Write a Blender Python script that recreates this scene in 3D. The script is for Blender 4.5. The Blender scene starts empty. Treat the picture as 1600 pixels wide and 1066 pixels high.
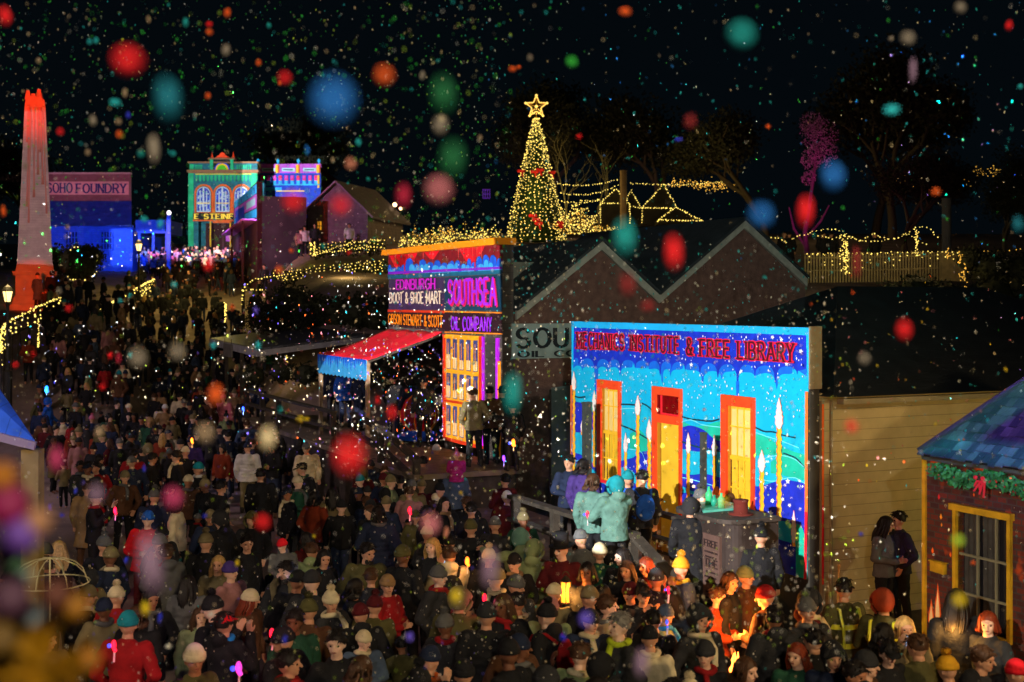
import bpy, bmesh, math, random
import numpy as np
from mathutils import Vector, Matrix
random.seed(7)
SC = bpy.context.scene
COL = SC.collection
PI = math.pi
def S(r, g, b, k=1.0):
    f = lambda v: ((v/255.0 + .055)/1.055)**2.4 if v > 10 else v/255.0/12.92
    return (f(r)*k, f(g)*k, f(b)*k)
# ------------------------------------------------------------------ camera
CH, F, HY = 5.5, 2000.0, 474.0
cam_d = bpy.data.cameras.new('camera'); cam = bpy.data.objects.new('camera', cam_d); COL.objects.link(cam)
cam.location = (0, 0, CH); cam.rotation_euler = (PI/2, 0, 0)
cam_d.sensor_width = 36; cam_d.lens = 45; cam_d.shift_y = -(533-HY)/1600
cam_d.clip_end = 2000; cam_d.clip_start = .05
cam_d.dof.use_dof = True; cam_d.dof.focus_distance = 24; cam_d.dof.aperture_fstop = 1.5
SC.camera = cam
# ------------------------------------------------------------------ world: the last of the night sky
W = bpy.data.worlds.new('World'); SC.world = W; W.use_nodes = True
wn = W.node_tree; wb = wn.nodes['Background']
sky = wn.nodes.new('ShaderNodeTexSky'); sky.sky_type = 'NISHITA'; sky.sun_disc = False
sky.sun_elevation = math.radians(-6); sky.sun_rotation = math.radians(200)
wn.links.new(sky.outputs[0], wb.inputs[0]); wb.inputs[1].default_value = .05
wb2 = wn.nodes.new('ShaderNodeBackground'); wb2.inputs[0].default_value = (.0011, .0024, .0036, 1)
wadd = wn.nodes.new('ShaderNodeAddShader'); wn.links.new(wb.outputs[0], wadd.inputs[0]); wn.links.new(wb2.outputs[0], wadd.inputs[1])
wn.links.new(wadd.outputs[0], wn.nodes['World Output'].inputs[0])
vs = SC.view_settings; vs.view_transform = 'Standard'; vs.look = 'None'; vs.exposure = 0; vs.gamma = 1
# moonlight, hardly there
sl = bpy.data.lights.new('moon', 'SUN'); sl.energy = .006; sl.angle = math.radians(.5); sl.color = (.7, .85, 1)
so = bpy.data.objects.new('moon', sl); COL.objects.link(so); so.rotation_euler = (math.radians(50), 0, math.radians(-30))

def P(x, y, D): return Vector(((x-800)*D/F, D, CH-(y-HY)*D/F))
class Plane:
    """vertical plane through (ox,oy) along unit (ux,uy); a picture point -> (s, z) on it"""
    def __init__(s, ox, oy, ux, uy):
        l = math.hypot(ux, uy); s.o = (ox, oy); s.u = (ux/l, uy/l)
        s.ang = math.atan2(s.u[1], s.u[0])
    def sz(s, x, y, d=0):
        ox = s.o[0]-s.u[1]*d*0 + d*s.n()[0]; oy = s.o[1]+d*s.n()[1]
        r = (x-800)/F
        t = (r*oy-ox)/(s.u[0]-r*s.u[1]); D = oy+t*s.u[1]
        return t, CH-(y-HY)*D/F
    def n(s): return (s.u[1], -s.u[0])          # outward (local -y)
    def w(s, t, d, z): return Vector((s.o[0]+t*s.u[0]+d*s.n()[0], s.o[1]+t*s.u[1]+d*s.n()[1], z))

# ------------------------------------------------------------------ lamps
def lamp(name, kind, loc, energy, color, target=None, size=60, blend=.3, soft=.05, quad=None, edge=.0012):
    l = bpy.data.lights.new(name, kind); l.energy = energy; l.color = color; l.shadow_soft_size = soft
    o = bpy.data.objects.new(name, l); COL.objects.link(o); o.location = loc
    if kind == 'SPOT':
        l.spot_size = math.radians(size); l.spot_blend = blend
        o.rotation_euler = (Vector(target)-Vector(loc)).to_track_quat('-Z', 'Y').to_euler()
    if quad:
        # a projector: light leaves only through the rectangle of its gate
        L = Vector(loc); c = sum((Vector(q) for q in quad), Vector())/len(quad)
        l.use_nodes = True; nt = l.node_tree; em = nt.nodes['Emission']
        g = nt.nodes.new('ShaderNodeNewGeometry'); prev = None
        for i in range(len(quad)):
            a = Vector(quad[i])-L; b = Vector(quad[(i+1) % len(quad)])-L
            nrm = a.cross(b).normalized()
            if nrm.dot(c-L) < 0: nrm = -nrm
            d = nt.nodes.new('ShaderNodeVectorMath'); d.operation = 'DOT_PRODUCT'
            nt.links.new(g.outputs['Incoming'], d.inputs[0]); d.inputs[1].default_value = nrm
            mr = nt.nodes.new('ShaderNodeMapRange'); mr.inputs[1].default_value = -edge; mr.inputs[2].default_value = edge
            nt.links.new(d.outputs['Value'], mr.inputs[0])
            if prev is None: prev = mr.outputs[0]
            else:
                m = nt.nodes.new('ShaderNodeMath'); m.operation = 'MULTIPLY'
                nt.links.new(prev, m.inputs[0]); nt.links.new(mr.outputs[0], m.inputs[1]); prev = m.outputs[0]
        nt.links.new(prev, em.inputs['Strength'])
    return o
def watts(L, r): return 4*PI*PI*r*r*L
MECH = Plane(1.31, 28.26, .4324, -.9017)
#@LAMPS
# ------------------------------------------------------------------ materials
MATS = {}
def mat(name, rgb, rough=.7, noise=0, scale=6, bump=0, bscale=30, emit=0, spec=.3, metal=0, kind=None, coord='Object'):
    if name in MATS: return MATS[name]
    m = bpy.data.materials.new(name); m.use_nodes = True; nt = m.node_tree; b = nt.nodes['Principled BSDF']
    b.inputs['Base Color'].default_value = (*rgb, 1); b.inputs['Roughness'].default_value = rough
    b.inputs['Specular IOR Level'].default_value = spec; b.inputs['Metallic'].default_value = metal
    if emit:
        b.inputs['Emission Color'].default_value = (*rgb, 1); b.inputs['Emission Strength'].default_value = emit
    tc = nt.nodes.new('ShaderNodeTexCoord')
    if noise:
        n = nt.nodes.new('ShaderNodeTexNoise'); n.inputs['Scale'].default_value = scale; n.inputs['Detail'].default_value = 6
        nt.links.new(tc.outputs[coord], n.inputs['Vector'])
        r = nt.nodes.new('ShaderNodeMapRange'); r.inputs[1].default_value = .3; r.inputs[2].default_value = .7
        r.inputs[3].default_value = 1-noise; r.inputs[4].default_value = 1+noise
        nt.links.new(n.outputs['Fac'], r.inputs[0])
        mx = nt.nodes.new('ShaderNodeVectorMath'); mx.operation = 'SCALE'; mx.inputs[0].default_value = rgb
        nt.links.new(r.outputs[0], mx.inputs['Scale']); nt.links.new(mx.outputs[0], b.inputs['Base Color'])
        m['col'] = 1
    if bump:
        n2 = nt.nodes.new('ShaderNodeTexNoise'); n2.inputs['Scale'].default_value = bscale; n2.inputs['Detail'].default_value = 4
        nt.links.new(tc.outputs[coord], n2.inputs['Vector'])
        bp = nt.nodes.new('ShaderNodeBump'); bp.inputs['Strength'].default_value = bump; bp.inputs['Distance'].default_value = .03
        nt.links.new(n2.outputs['Fac'], bp.inputs['Height']); nt.links.new(bp.outputs[0], b.inputs['Normal'])
    if emit: m.cycles.emission_sampling = 'NONE'
    MATS[name] = m; return m
def boards(name, rgb, axis='Z', n=5.5, depth=.35, rough=.7, rgb2=None, noise=.25):
    """lap boards or roofing ribs: saw/wave bump along one local axis plus weathering"""
    if name in MATS: return MATS[name]
    m = mat(name, rgb, rough, noise, 3); nt = m.node_tree; b = nt.nodes['Principled BSDF']
    tc = nt.nodes.new('ShaderNodeTexCoord'); wv = nt.nodes.new('ShaderNodeTexWave'); wv.wave_type = 'BANDS'; wv.bands_direction = axis
    wv.wave_profile = 'SAW'; wv.inputs['Scale'].default_value = n/ (20/(2*PI)) * 1.0
    wv.inputs['Distortion'].default_value = .1
    nt.links.new(tc.outputs['Object'], wv.inputs['Vector'])
    bp = nt.nodes.new('ShaderNodeBump'); bp.inputs['Strength'].default_value = depth; bp.inputs['Distance'].default_value = .04
    nt.links.new(wv.outputs['Fac'], bp.inputs['Height']); nt.links.new(bp.outputs[0], b.inputs['Normal'])
    # dark line where the boards lap
    lk = b.inputs['Base Color'].links[0].from_socket
    cr = nt.nodes.new('ShaderNodeMapRange'); cr.inputs[1].default_value = .0; cr.inputs[2].default_value = .09; cr.inputs[3].default_value = .45; cr.inputs[4].default_value = 1
    nt.links.new(wv.outputs['Fac'], cr.inputs[0])
    sc = nt.nodes.new('ShaderNodeVectorMath'); sc.operation = 'SCALE'; nt.links.new(lk, sc.inputs[0]); nt.links.new(cr.outputs[0], sc.inputs['Scale'])
    nt.links.new(sc.outputs[0], b.inputs['Base Color'])
    return m
# ------------------------------------------------------------------ mesh builder
class MB:
    def __init__(s): s.v = []; s.f = []; s.m = []; s.cur = 0; s.sm = []; s.smooth = False
    def mt(s, i): s.cur = i; return s
    def add(s, vs, fs):
        n = len(s.v); s.v += [tuple(v) for v in vs]
        for f in fs: s.f.append([n+i for i in f]); s.m.append(s.cur); s.sm.append(s.smooth)
        return s
    def box(s, x0, x1, y0, y1, z0, z1):
        return s.add([(x0,y0,z0),(x1,y0,z0),(x1,y1,z0),(x0,y1,z0),(x0,y0,z1),(x1,y0,z1),(x1,y1,z1),(x0,y1,z1)],
                     [(0,3,2,1),(4,5,6,7),(0,1,5,4),(1,2,6,5),(2,3,7,6),(3,0,4,7)])
    def prism(s, pts, d):
        """pts: planar loop of 3-D points, extruded by vector d"""
        n = len(pts); d = Vector(d); p = [Vector(q) for q in pts]
        return s.add(p+[q+d for q in p], [list(range(n))[::-1], list(range(n, 2*n))]+[(i, (i+1) % n, n+(i+1) % n, n+i) for i in range(n)])
    def beam(s, a, b, w, h=None):
        a = Vector(a); b = Vector(b); h = h or w; d = (b-a).normalized()
        up = Vector((0,0,1)) if abs(d.z) < .95 else Vector((0,1,0))
        sd = d.cross(up).normalized()*w/2; u = sd.cross(d).normalized()*h/2
        q = [a-sd-u, a+sd-u, a+sd+u, a-sd+u]
        return s.prism(q, b-a)
    def tube(s, path, rad, n=8, cap=True):
        path = [Vector(p) for p in path]; k = len(path)
        if not hasattr(rad, '__len__'): rad = [rad]*k
        vs = []; ref = Vector((0,0,1))
        for i, p in enumerate(path):
            d = (path[min(i+1, k-1)]-path[max(i-1, 0)]).normalized()
            r = ref if abs(d.dot(ref)) < .95 else Vector((1,0,0))
            a = d.cross(r).normalized(); b = d.cross(a)
            for j in range(n):
                t = 2*PI*j/n; vs.append(p+(a*math.cos(t)+b*math.sin(t))*rad[i])
        fs = [(i*n+j, i*n+(j+1) % n, (i+1)*n+(j+1) % n, (i+1)*n+j) for i in range(k-1) for j in range(n)]
        if cap: fs += [list(range(n)), list(range((k-1)*n, k*n))[::-1]]
        return s.add(vs, fs)
    def ball(s, c, rx, ry=None, rz=None, n=10, m=6, R=None):
        ry = ry or rx; rz = rz or rx; c = Vector(c); vs = []
        for i in range(m+1):
            ph = PI*i/m
            for j in range(n):
                t = 2*PI*j/n
                q = Vector((rx*math.sin(ph)*math.cos(t), ry*math.sin(ph)*math.sin(t), rz*math.cos(ph)))
                vs.append(c+(R @ q if R else q))
        fs = [(i*n+j, (i+1)*n+j, (i+1)*n+(j+1) % n, i*n+(j+1) % n) for i in range(m) for j in range(n)]
        return s.add(vs, fs)
    def octa(s, c, r, h=None):
        c = Vector(c); h = h or r
        return s.add([c+Vector(q) for q in ((r,0,0),(0,r,0),(-r,0,0),(0,-r,0),(0,0,h),(0,0,-h))],
                     [(0,1,4),(1,2,4),(2,3,4),(3,0,4),(1,0,5),(2,1,5),(3,2,5),(0,3,5)])
    def lathe(s, prof, n=16, c=(0,0,0)):
        vs = []; k = len(prof)
        for r, z in prof:
            for j in range(n): vs.append((c[0]+r*math.cos(2*PI*j/n), c[1]+r*math.sin(2*PI*j/n), c[2]+z))
        return s.add(vs, [(i*n+j, i*n+(j+1) % n, (i+1)*n+(j+1) % n, (i+1)*n+j) for i in range(k-1) for j in range(n)])
    def mesh(s, name, mats):
        me = bpy.data.meshes.new(name); me.from_pydata(s.v, [], s.f)
        for m in (mats if isinstance(mats, (list, tuple)) else [mats]): me.materials.append(m)
        me.polygons.foreach_set('material_index', s.m); me.polygons.foreach_set('use_smooth', s.sm); me.update()
        return me
    def build(s, name, mats, parent=None, **k):
        o = bpy.data.objects.new(name, s.mesh(name, mats)); COL.objects.link(o)
        if parent: o.parent = parent
        if k: tag(o, **k)
        return o
def tag(o, label=None, cat=None, group=None, kind=None):
    if label: o['label'] = label
    if cat: o['category'] = cat
    if group: o['group'] = group
    if kind: o['kind'] = kind
    return o
def thing(name, label, cat, loc=(0,0,0), rz=0, group=None):
    o = bpy.data.objects.new(name, None); COL.objects.link(o); o.location = loc; o.rotation_euler = (0,0,rz)
    o.empty_display_size = .1
    return tag(o, label, cat, group)
def on_plane(name, label, cat, pl, group=None):
    return thing(name, label, cat, (pl.o[0], pl.o[1], 0), pl.ang, group)
# ------------------------------------------------------------------ lettering (own stroke alphabet)
def arc(cx, cy, rx, ry, a0, a1, n=8):
    return [(cx+rx*math.cos(math.radians(a0+(a1-a0)*i/n)), cy+ry*math.sin(math.radians(a0+(a1-a0)*i/n))) for i in range(n+1)]
G = {
 'A': [[(0,0),(.35,1)],[(.35,1),(.7,0)],[(.13,.36),(.57,.36)]],
 'B': [[(0,0),(0,1)],[(0,1)]+arc(.32,.76,.24,.24,90,-90)+[(0,.52)],[(0,.52)]+arc(.34,.26,.28,.26,90,-90)+[(0,0)]],
 'C': [arc(.36,.5,.34,.5,50,310,12)],
 'D': [[(0,0),(0,1)],[(0,1)]+arc(.22,.5,.42,.5,90,-90,12)+[(0,0)]],
 'E': [[(0,0),(0,1)],[(0,1),(.5,1)],[(0,.52),(.4,.52)],[(0,0),(.5,0)]],
 'F': [[(0,0),(0,1)],[(0,1),(.5,1)],[(0,.52),(.4,.52)]],
 'G': [arc(.36,.5,.34,.5,50,360,14)+[(.42,.5)]],
 'H': [[(0,0),(0,1)],[(.56,0),(.56,1)],[(0,.5),(.56,.5)]],
 'I': [[(0.05,0),(0.05,1)]],
 'L': [[(0,0),(0,1)],[(0,0),(.5,0)]],
 'M': [[(0,0),(0,1)],[(0,1),(.38,.2)],[(.38,.2),(.76,1)],[(.76,1),(.76,0)]],
 'N': [[(0,0),(0,1)],[(0,1),(.56,0)],[(.56,0),(.56,1)]],
 'O': [arc(.36,.5,.34,.5,0,360,18)],
 'P': [[(0,0),(0,1)],[(0,1)]+arc(.3,.74,.26,.26,90,-90)+[(0,.48)]],
 'R': [[(0,0),(0,1)],[(0,1)]+arc(.3,.75,.25,.25,90,-90)+[(0,.5)],[(.28,.5),(.58,0)]],
 'S': [arc(.28,.74,.25,.26,20,250,10)+arc(.28,.25,.27,.26,70,-150,10)],
 'T': [[(.3,0),(.3,1)],[(0,1),(.6,1)]],
 'U': [[(0,1),(0,.3)]+arc(.28,.3,.28,.3,180,360,8)+[(.56,1)]],
 'W': [[(0,1),(.2,0)],[(.2,0),(.42,.8)],[(.42,.8),(.64,0)],[(.64,0),(.84,1)]],
 'Y': [[(0,1),(.3,.5)],[(.6,1),(.3,.5)],[(.3,.5),(.3,0)]],
 'K': [[(0,0),(0,1)],[(0,.4),(.52,1)],[(.15,.55),(.55,0)]],
 '&': [[(.62,0),(.16,.66)]+arc(.3,.8,.16,.18,190,-20,8)+[(.12,.34)]+arc(.3,.22,.24,.22,150,350,8)+[(.62,.42)]],
 "'": [[(0,1),(0,.8)]],
}
def glyph_w(ch): return .3 if ch == ' ' else max(p[0] for st in G[ch] for p in st)
def text_mb(mb, txt, x0, x1, zb, zt, y, wt=.13, serif=True, fn=None, depth=.004, kern=.2):
    """strokes between x0..x1 and zb..zt at local depth y; fn(u,v) may map the unit box to (x,z)"""
    if isinstance(zb, (int, float)): zb = (zb, zb)
    if isinstance(zt, (int, float)): zt = (zt, zt)
    tot = sum(glyph_w(c)+kern for c in txt)-kern
    sx = (x1-x0)/tot; cx = 0; k = 0
    def q(u, v):
        t = u/tot; b = zb[0]+(zb[1]-zb[0])*t; h = zt[0]+(zt[1]-zt[0])*t
        return (x0+u*sx, b+(h-b)*v)
    for c in txt:
        if c != ' ':
            strokes = [list(s) for s in G[c]]
            hh = (zt[0]-zb[0]); ar = hh/sx     # aspect so stroke width is even
            for st in strokes:
                for a, b in zip(st[:-1], st[1:]):
                    k += 1; yy = y-(k % 7)*.0006
                    dx, dz = (b[0]-a[0])*sx, (b[1]-a[1])*hh; L = math.hypot(dx, dz)
                    if L < 1e-6: continue
                    du, dv = b[0]-a[0], b[1]-a[1]; l_ = math.hypot(du, dv); w = wt/2
                    nx, nz = -dv/l_*w*sx, du/l_*w*.72*hh; ex, ez = du/l_*w*.4*sx, dv/l_*w*.4*hh
                    A = q(cx+a[0], a[1]); B = q(cx+b[0], b[1])
                    pts = [(A[0]+nx-ex, yy, A[1]+nz-ez), (A[0]-nx-ex, yy, A[1]-nz-ez), (B[0]-nx+ex, yy, B[1]-nz+ez), (B[0]+nx+ex, yy, B[1]+nz+ez)]
                    mb.prism(pts, (0, depth, 0))
                if serif:
                    for e, o in ((st[0], st[1]), (st[-1], st[-2])):
                        if c in 'O' or abs(e[1]-o[1]) < .25 or e[1] not in (0, 1): continue
                        k += 1; yy = y-.005-(k % 5)*.0005; E_ = q(cx+e[0], e[1]); w = max(wt*.95, wt/2+.06)*sx; t_ = wt*.42*hh
                        z0 = E_[1]-t_*.5; mb.prism([(E_[0]-w, yy, z0), (E_[0]+w, yy, z0), (E_[0]+w, yy, z0+t_), (E_[0]-w, yy, z0+t_)], (0, depth, 0))
        cx += glyph_w(c)+kern
# ================================================================== THE GROUND
def sstep(a, b, x): t = min(1, max(0, (x-a)/(b-a))); return t*t*(3-2*t)
YL = [-50, 46, 52, 60, 75, 85, 97, 112, 160, 400]; ZL = [0, 0, .45, 1.7, 3.9, 6.1, 8.1, 8.5, 11, 24]
YR = [-50, 42, 48, 60, 74, 88, 120, 200, 400]; ZR = [0, 0, 1.6, 6.3, 7.9, 9.6, 12, 16, 26]
YB = [-50, 44, 52, 60, 72, 85, 97, 112, 160, 400]; ZB = [0, 0, 2.6, 5.3, 5.7, 6.9, 8.1, 8.5, 11, 24]
def ground_z(x, y):
    l = float(np.interp(y, YL, ZL)); r = float(np.interp(y, YR, ZR)); b = float(np.interp(y, YB, ZB))
    bd = -8-.17*(max(y, 40)-40)
    w = sstep(bd-2.5, bd+2.5, x); z = l*(1-w)+r*w
    lb = -.292*y+0.0
    w2 = sstep(lb+1.0, lb-1.5, x) if False else (1-sstep(lb-1.5, lb+1.0, x))
    return z*(1-w2)+b*w2
def axis(pts):
    out = []
    for a, b, st in pts:
        n = int(round((b-a)/st)); out += [a+st*i for i in range(n)]
    return out+[pts[-1][1]]
gx = axis([(-160,-50,10),(-50,-25,2.5),(-25,15,1.0),(15,40,2.5),(40,160,10)])
gy = axis([(-20,40,4),(40,112,1.5),(112,200,8),(200,420,20)])
mb = MB(); mb.smooth = True
mb.add([(x, y, ground_z(x, y)) for y in gy for x in gx],
       [(j*len(gx)+i, j*len(gx)+i+1, (j+1)*len(gx)+i+1, (j+1)*len(gx)+i) for j in range(len(gy)-1) for i in range(len(gx)-1)])
mb.build('ground', mat('trodden earth', (.27, .195, .17), .95, .35, .8, .5, 9), kind='structure')
# ================================================================== LAMPS OF THE SHOW, ADDED FILL
def facade_quad(pl, s0, s1, z0, z1): return [pl.w(s0,0,z0), pl.w(s1,0,z0), pl.w(s1,0,z1), pl.w(s0,0,z1)]
# unseen fill added behind the camera: lights falling flakes, reaches the crowd faintly
lamp('flake_crowd_fill', 'SPOT', (1.5,-3.2,8.5), 2600, (1,.86,.66), (0,20,4.5), 100, .6, .12)
# ================================================================== MECHANICS INSTITUTE (projected mural)
M_ = {  # projected picture put in as base colours under a white lamp
 'sky': mat('mural sky blue', S(0,168,212), .75, .07, 2), 'strip': mat('mural pale blue', S(20,160,215), .75, .05, 3),
 'deep': mat('mural deep blue', S(14,44,178), .75, .25, 5), 'mid': mat('mural cloud blue', S(8,96,205), .75, .15, 4),
 'teal': mat('mural teal', S(14,170,204), .75, .18, 3), 'green': mat('mural sea green', S(22,176,146), .75, .15, 3),
 'indigo': mat('mural indigo', S(24,42,178), .75, .2, 4), 'line': mat('mural dark green line', S(6,60,74), .8),
 'white': mat('mural white', S(222,226,240), .8), 'cyanl': mat('mural light line', S(110,215,225), .8),
 'yellow': mat('mural candle yellow', S(236,178,34), .75, .1, 8), 'flame': mat('mural flame white', S(232,222,214), .8, .05, 9),
 'orange': mat('mural flame orange', S(236,110,40), .8), 'frame': mat('mural window red', S(228,68,26), .6, .08, 6),
 'red': mat('mural red edge', S(225,30,44), .6), 'panel': mat('lit blind yellow', S(222,174,40), .7, .1, 2),
 'panelp': mat('lit blind pale', S(226,190,112), .7, .06, 2), 'panelo': mat('reveal ochre', S(176,112,10), .8, .1, 3),
 'brown': mat('curtain gap brown', S(92,50,8), .8), 'dred': mat('transom dark red glass', S(110,4,8), .25, .25, 9),
 'maroon': mat('letter maroon', S(70,2,20), .7), 'crim': mat('letter crimson', S(205,20,60), .7)}
MK = list(M_); MM = [M_[k] for k in MK]; mi = {k: i for i, k in enumerate(MK)}
mech = on_plane('mechanics_institute_hall', 'timber hall whose false front glows with a projected blue mural of candles, hills and stars', 'building', MECH)
q = MECH.sz
S0, S1 = 0.0, q(1265, 600)[0]
ZT0 = q(893,502)[1]; ZT1 = q(1263,512)[1]; ZTOP = (ZT0+ZT1)/2
wood_w = boards('weatherboard cream', (.55,.44,.22), 'Z', 5.6, .5, noise=.12)
trim_w = mat('painted trim', (.3,.25,.15), .6, .15, 5)
iron = boards('dark corrugated roof', (.035,.04,.045), 'X', 11, .5, .5, noise=.3)
b = MB(); b.box(0, S1, 0, .2, .0, ZTOP); b.build('wall', mat('false front boards', (.05,.045,.035), .8, .2, 3), mech)
# side wall running back, and the room's other walls
b = MB(); b.box(S1-.14, S1-.02, .202, 11, 0, 4.02); b.box(.02, .14, .202, 11, 0, 4.02); b.box(.14, S1-.14, 10.85, 11, 0, 4.02)
b.build('side_wall', wood_w, mech)
b = MB(); b.box(S1-.018, S1+.05, .206, .26, .1, 3.9); b.box(S1-.018, S1+.03, .42, .45, .1, 3.9); b.build('corner_board', trim_w, mech)
b = MB(); rr = [(-.35,.205,3.98),(S1+.35,.205,3.98),(S1+.35,11.2,3.98),(-.35,11.2,3.98),(S1/2,4.0,5.85),(S1/2,8,5.85)]
b.add(rr, [(0,1,4),(1,2,5,4),(2,3,5),(3,0,4,5),(3,2,1,0)])
b.build('roof', iron, mech)
b = MB(); b.box(S1+.2, S1+.36, .4, 11.2, 3.86, 3.945); b.build('gutter', trim_w, mech)
b = MB(); b.box(S1+.002, S1+.04, -.02, .22, 4.1, ZTOP+.02); b.build('parapet_end_board', mat('parapet end khaki', (.30,.24,.14), .7, .15, 5), mech)
# --- the mural: flat sheets, each a few mm in front of the one below
mu = MB()
def sheet(pts, key, layer, pl=None, mb_=None):
    pp = [(pl or MECH).sz(x, y) for x, y in pts]
    (mb_ or mu).mt(mi[key]).add([(min(max(s, .003), S1-.003) if pl is None else s, -.0015*layer, z) for s, z in pp], [list(range(len(pp)))])
def blob(pts, n=6):
    """smooth closed or open polyline through points (Catmull-Rom)"""
    out = []; k = len(pts)
    for i in range(k-1):
        p0, p1, p2, p3 = pts[max(i-1,0)], pts[i], pts[i+1], pts[min(i+2,k-1)]
        for j in range(n):
            t = j/n
            out.append(tuple(.5*((2*p1[a])+(-p0[a]+p2[a])*t+(2*p0[a]-5*p1[a]+4*p2[a]-p3[a])*t*t+(-p0[a]+3*p1[a]-3*p2[a]+p3[a])*t**3) for a in (0,1)))
    return out+[pts[-1]]
sheet([(893,502),(1264,512),(1262,900),(893,800)], 'sky', 1)
sheet([(893,502),(1264,512),(1264,524),(893,511)], 'strip', 2)
def scallop(x0, x1, ytop, base, drops, amp=1):
    pts = [(x0, ytop(x0)), (x1, ytop(x1))]
    x = x1; out = []
    for (dx, dy) in drops[::-1]:
        out.append((dx, dy))
    low = [(x1, base(x1))]
    for i in range(len(out)):
        cx, cy = out[i]; nx = out[i+1][0] if i+1 < len(out) else x0
        low += [(cx+1.2, cy-6), (cx, cy), (cx-1.2, cy-6)]
        mid = (cx+nx)/2; top = base(mid)-3
        w = abs(cx-nx)/2
        for a in range(1, 8):
            t = PI*a/8; ny = out[i+1][1] if i+1 < len(out) else base(x0)+8
            yt = (cy+ny)/2+(cy-ny)/2*math.cos(t); low.append((mid+w*.93*math.cos(t), yt-(yt-top)*math.sin(t)**.55))
    low.append((x0, base(x0)))
    return pts+low
bl = lambda x: 562+ (x-893)*.04
sheet([(x, y+12) for x, y in scallop(896,1261, lambda x: 520+(x-893)*.035, bl, [(910,568),(932,583),(950,570),(969,577),(990,560),(1012,565),(1035,588),(1048,577),(1069,560),(1098,590),(1128,582),(1152,560),(1180,580),(1214,597),(1240,568)])], 'mid', 3)
sheet(scallop(897,1260, lambda x: 511.5+(x-893)*.034, bl, [(905,572),(931,594),(952,572),(970,582),(993,576),(1014,574),(1032,588),(1050,578),(1071,580),(1094,585),(1122,592),(1153,606),(1180,588),(1212,600),(1246,586)]), 'deep', 4)
for x, y0, y1, w in ((932,575,612,3.2),(1153,596,620,3),(1006,560,575,2)): sheet([(x-w,y0),(x+w,y0),(x+w*.6,y1),(x-w*.6,y1)], 'mid', 5)
# hills, back to front
hill_y = lambda x, a: a
def hill(pts, key, layer, low=905):
    p = blob(pts, 6); sheet(p+[(1262,low),(893,800)] if p[-1][0] > 1200 and p[0][0] < 900 else p+[(p[-1][0],low-(1262-p[-1][0])*.28),(p[0][0],low-(1262-p[0][0])*.28)], key, layer)
hill([(893,618),(915,624),(935,620),(960,640),(985,632),(1012,634),(1040,650),(1075,664),(1102,662),(1130,657),(1160,660),(1190,672),(1220,676),(1240,684),(1262,678)], 'teal', 3)
hill([(893,628),(915,630),(935,632),(950,650),(968,660)], 'green', 4)
hill([(1060,655),(1085,666),(1105,664),(1130,660),(1150,690)], 'green', 4)
hill([(1180,678),(1200,684),(1225,700),(1262,712)], 'green', 4)
hill([(893,626),(902,628),(915,632),(930,648),(945,665)], 'indigo', 5)
hill([(1066,668),(1080,665),(1100,672),(1120,688),(1140,686)], 'indigo', 5)
hill([(970,662),(990,664),(1008,640),(1020,652),(1040,690)], 'teal', 6)
hill([(893,672),(905,676),(930,672),(960,690),(985,675),(1010,690),(1040,712),(1065,702),(1090,706),(1118,704),(1150,720),(1185,712),(1215,712),(1240,720),(1262,740)], 'teal', 7)
hill([(985,678),(1000,672),(1015,690),(1030,712)], 'green', 8)
hill([(1205,722),(1228,712),(1250,720),(1262,736)], 'green', 8)
hill([(893,690),(915,695),(945,700),(985,700),(1005,712),(1030,722),(1065,718),(1090,728),(1118,728),(1150,735),(1190,738),(1220,742),(1262,752)], 'teal', 9)
hill([(893,706),(912,712),(935,728),(960,722),(988,716),(1003,706),(1022,708),(1040,726),(1062,738),(1082,742),(1100,740),(1118,744),(1150,752),(1185,760),(1225,750),(1262,756)], 'indigo', 10)
hill([(893,728),(912,722),(925,732),(945,742),(975,730),(1000,745),(1030,765),(1060,758),(1085,768),(1110,764),(1150,800),(1190,818),(1230,815),(1262,840)], 'teal', 11)
hill([(893,742),(915,738),(945,756),(985,750),(1030,790),(1062,770),(1100,780),(1140,812),(1180,830),(1262,856)], 'deep', 12)
hill([(1245,818),(1255,825),(1262,850)], 'green', 13)
def stroke(pts, w, key, layer):
    p = blob(pts, 6); up = [(x, y-w/2) for x, y in p]; dn = [(x, y+w/2) for x, y in p][::-1]; sheet(up+dn, key, layer)
for pts in ([(893,616),(905,621),(916,620)], [(968,632),(985,632),(1003,634)], [(1004,630),(1012,634),(1019,640)], [(1064,650),(1080,655),(1090,656),(1112,658),(1125,655)], [(1182,668),(1195,674),(1210,675),(1225,680),(1244,684)], [(970,664),(990,672),(1010,684),(1024,692)], [(1225,708),(1245,716),(1258,730)], [(1066,690),(1090,698),(1130,706)]):
    stroke(pts, 2.6, 'line', 14)
for pts in ([(968,640),(985,638),(1000,640)], [(1062,662),(1080,656),(1100,664),(1130,668)], [(1183,676),(1200,682),(1225,690),(1250,700)], [(985,702),(1003,706),(1012,728),(1020,745)], [(1062,745),(1085,750),(1120,760)], [(1185,720),(1215,712),(1240,716),(1258,730)], [(1185,748),(1210,752),(1240,746),(1260,756)], [(893,722),(910,720),(925,730)]):
    stroke(pts, 1.3, 'cyanl', 15)
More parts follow.
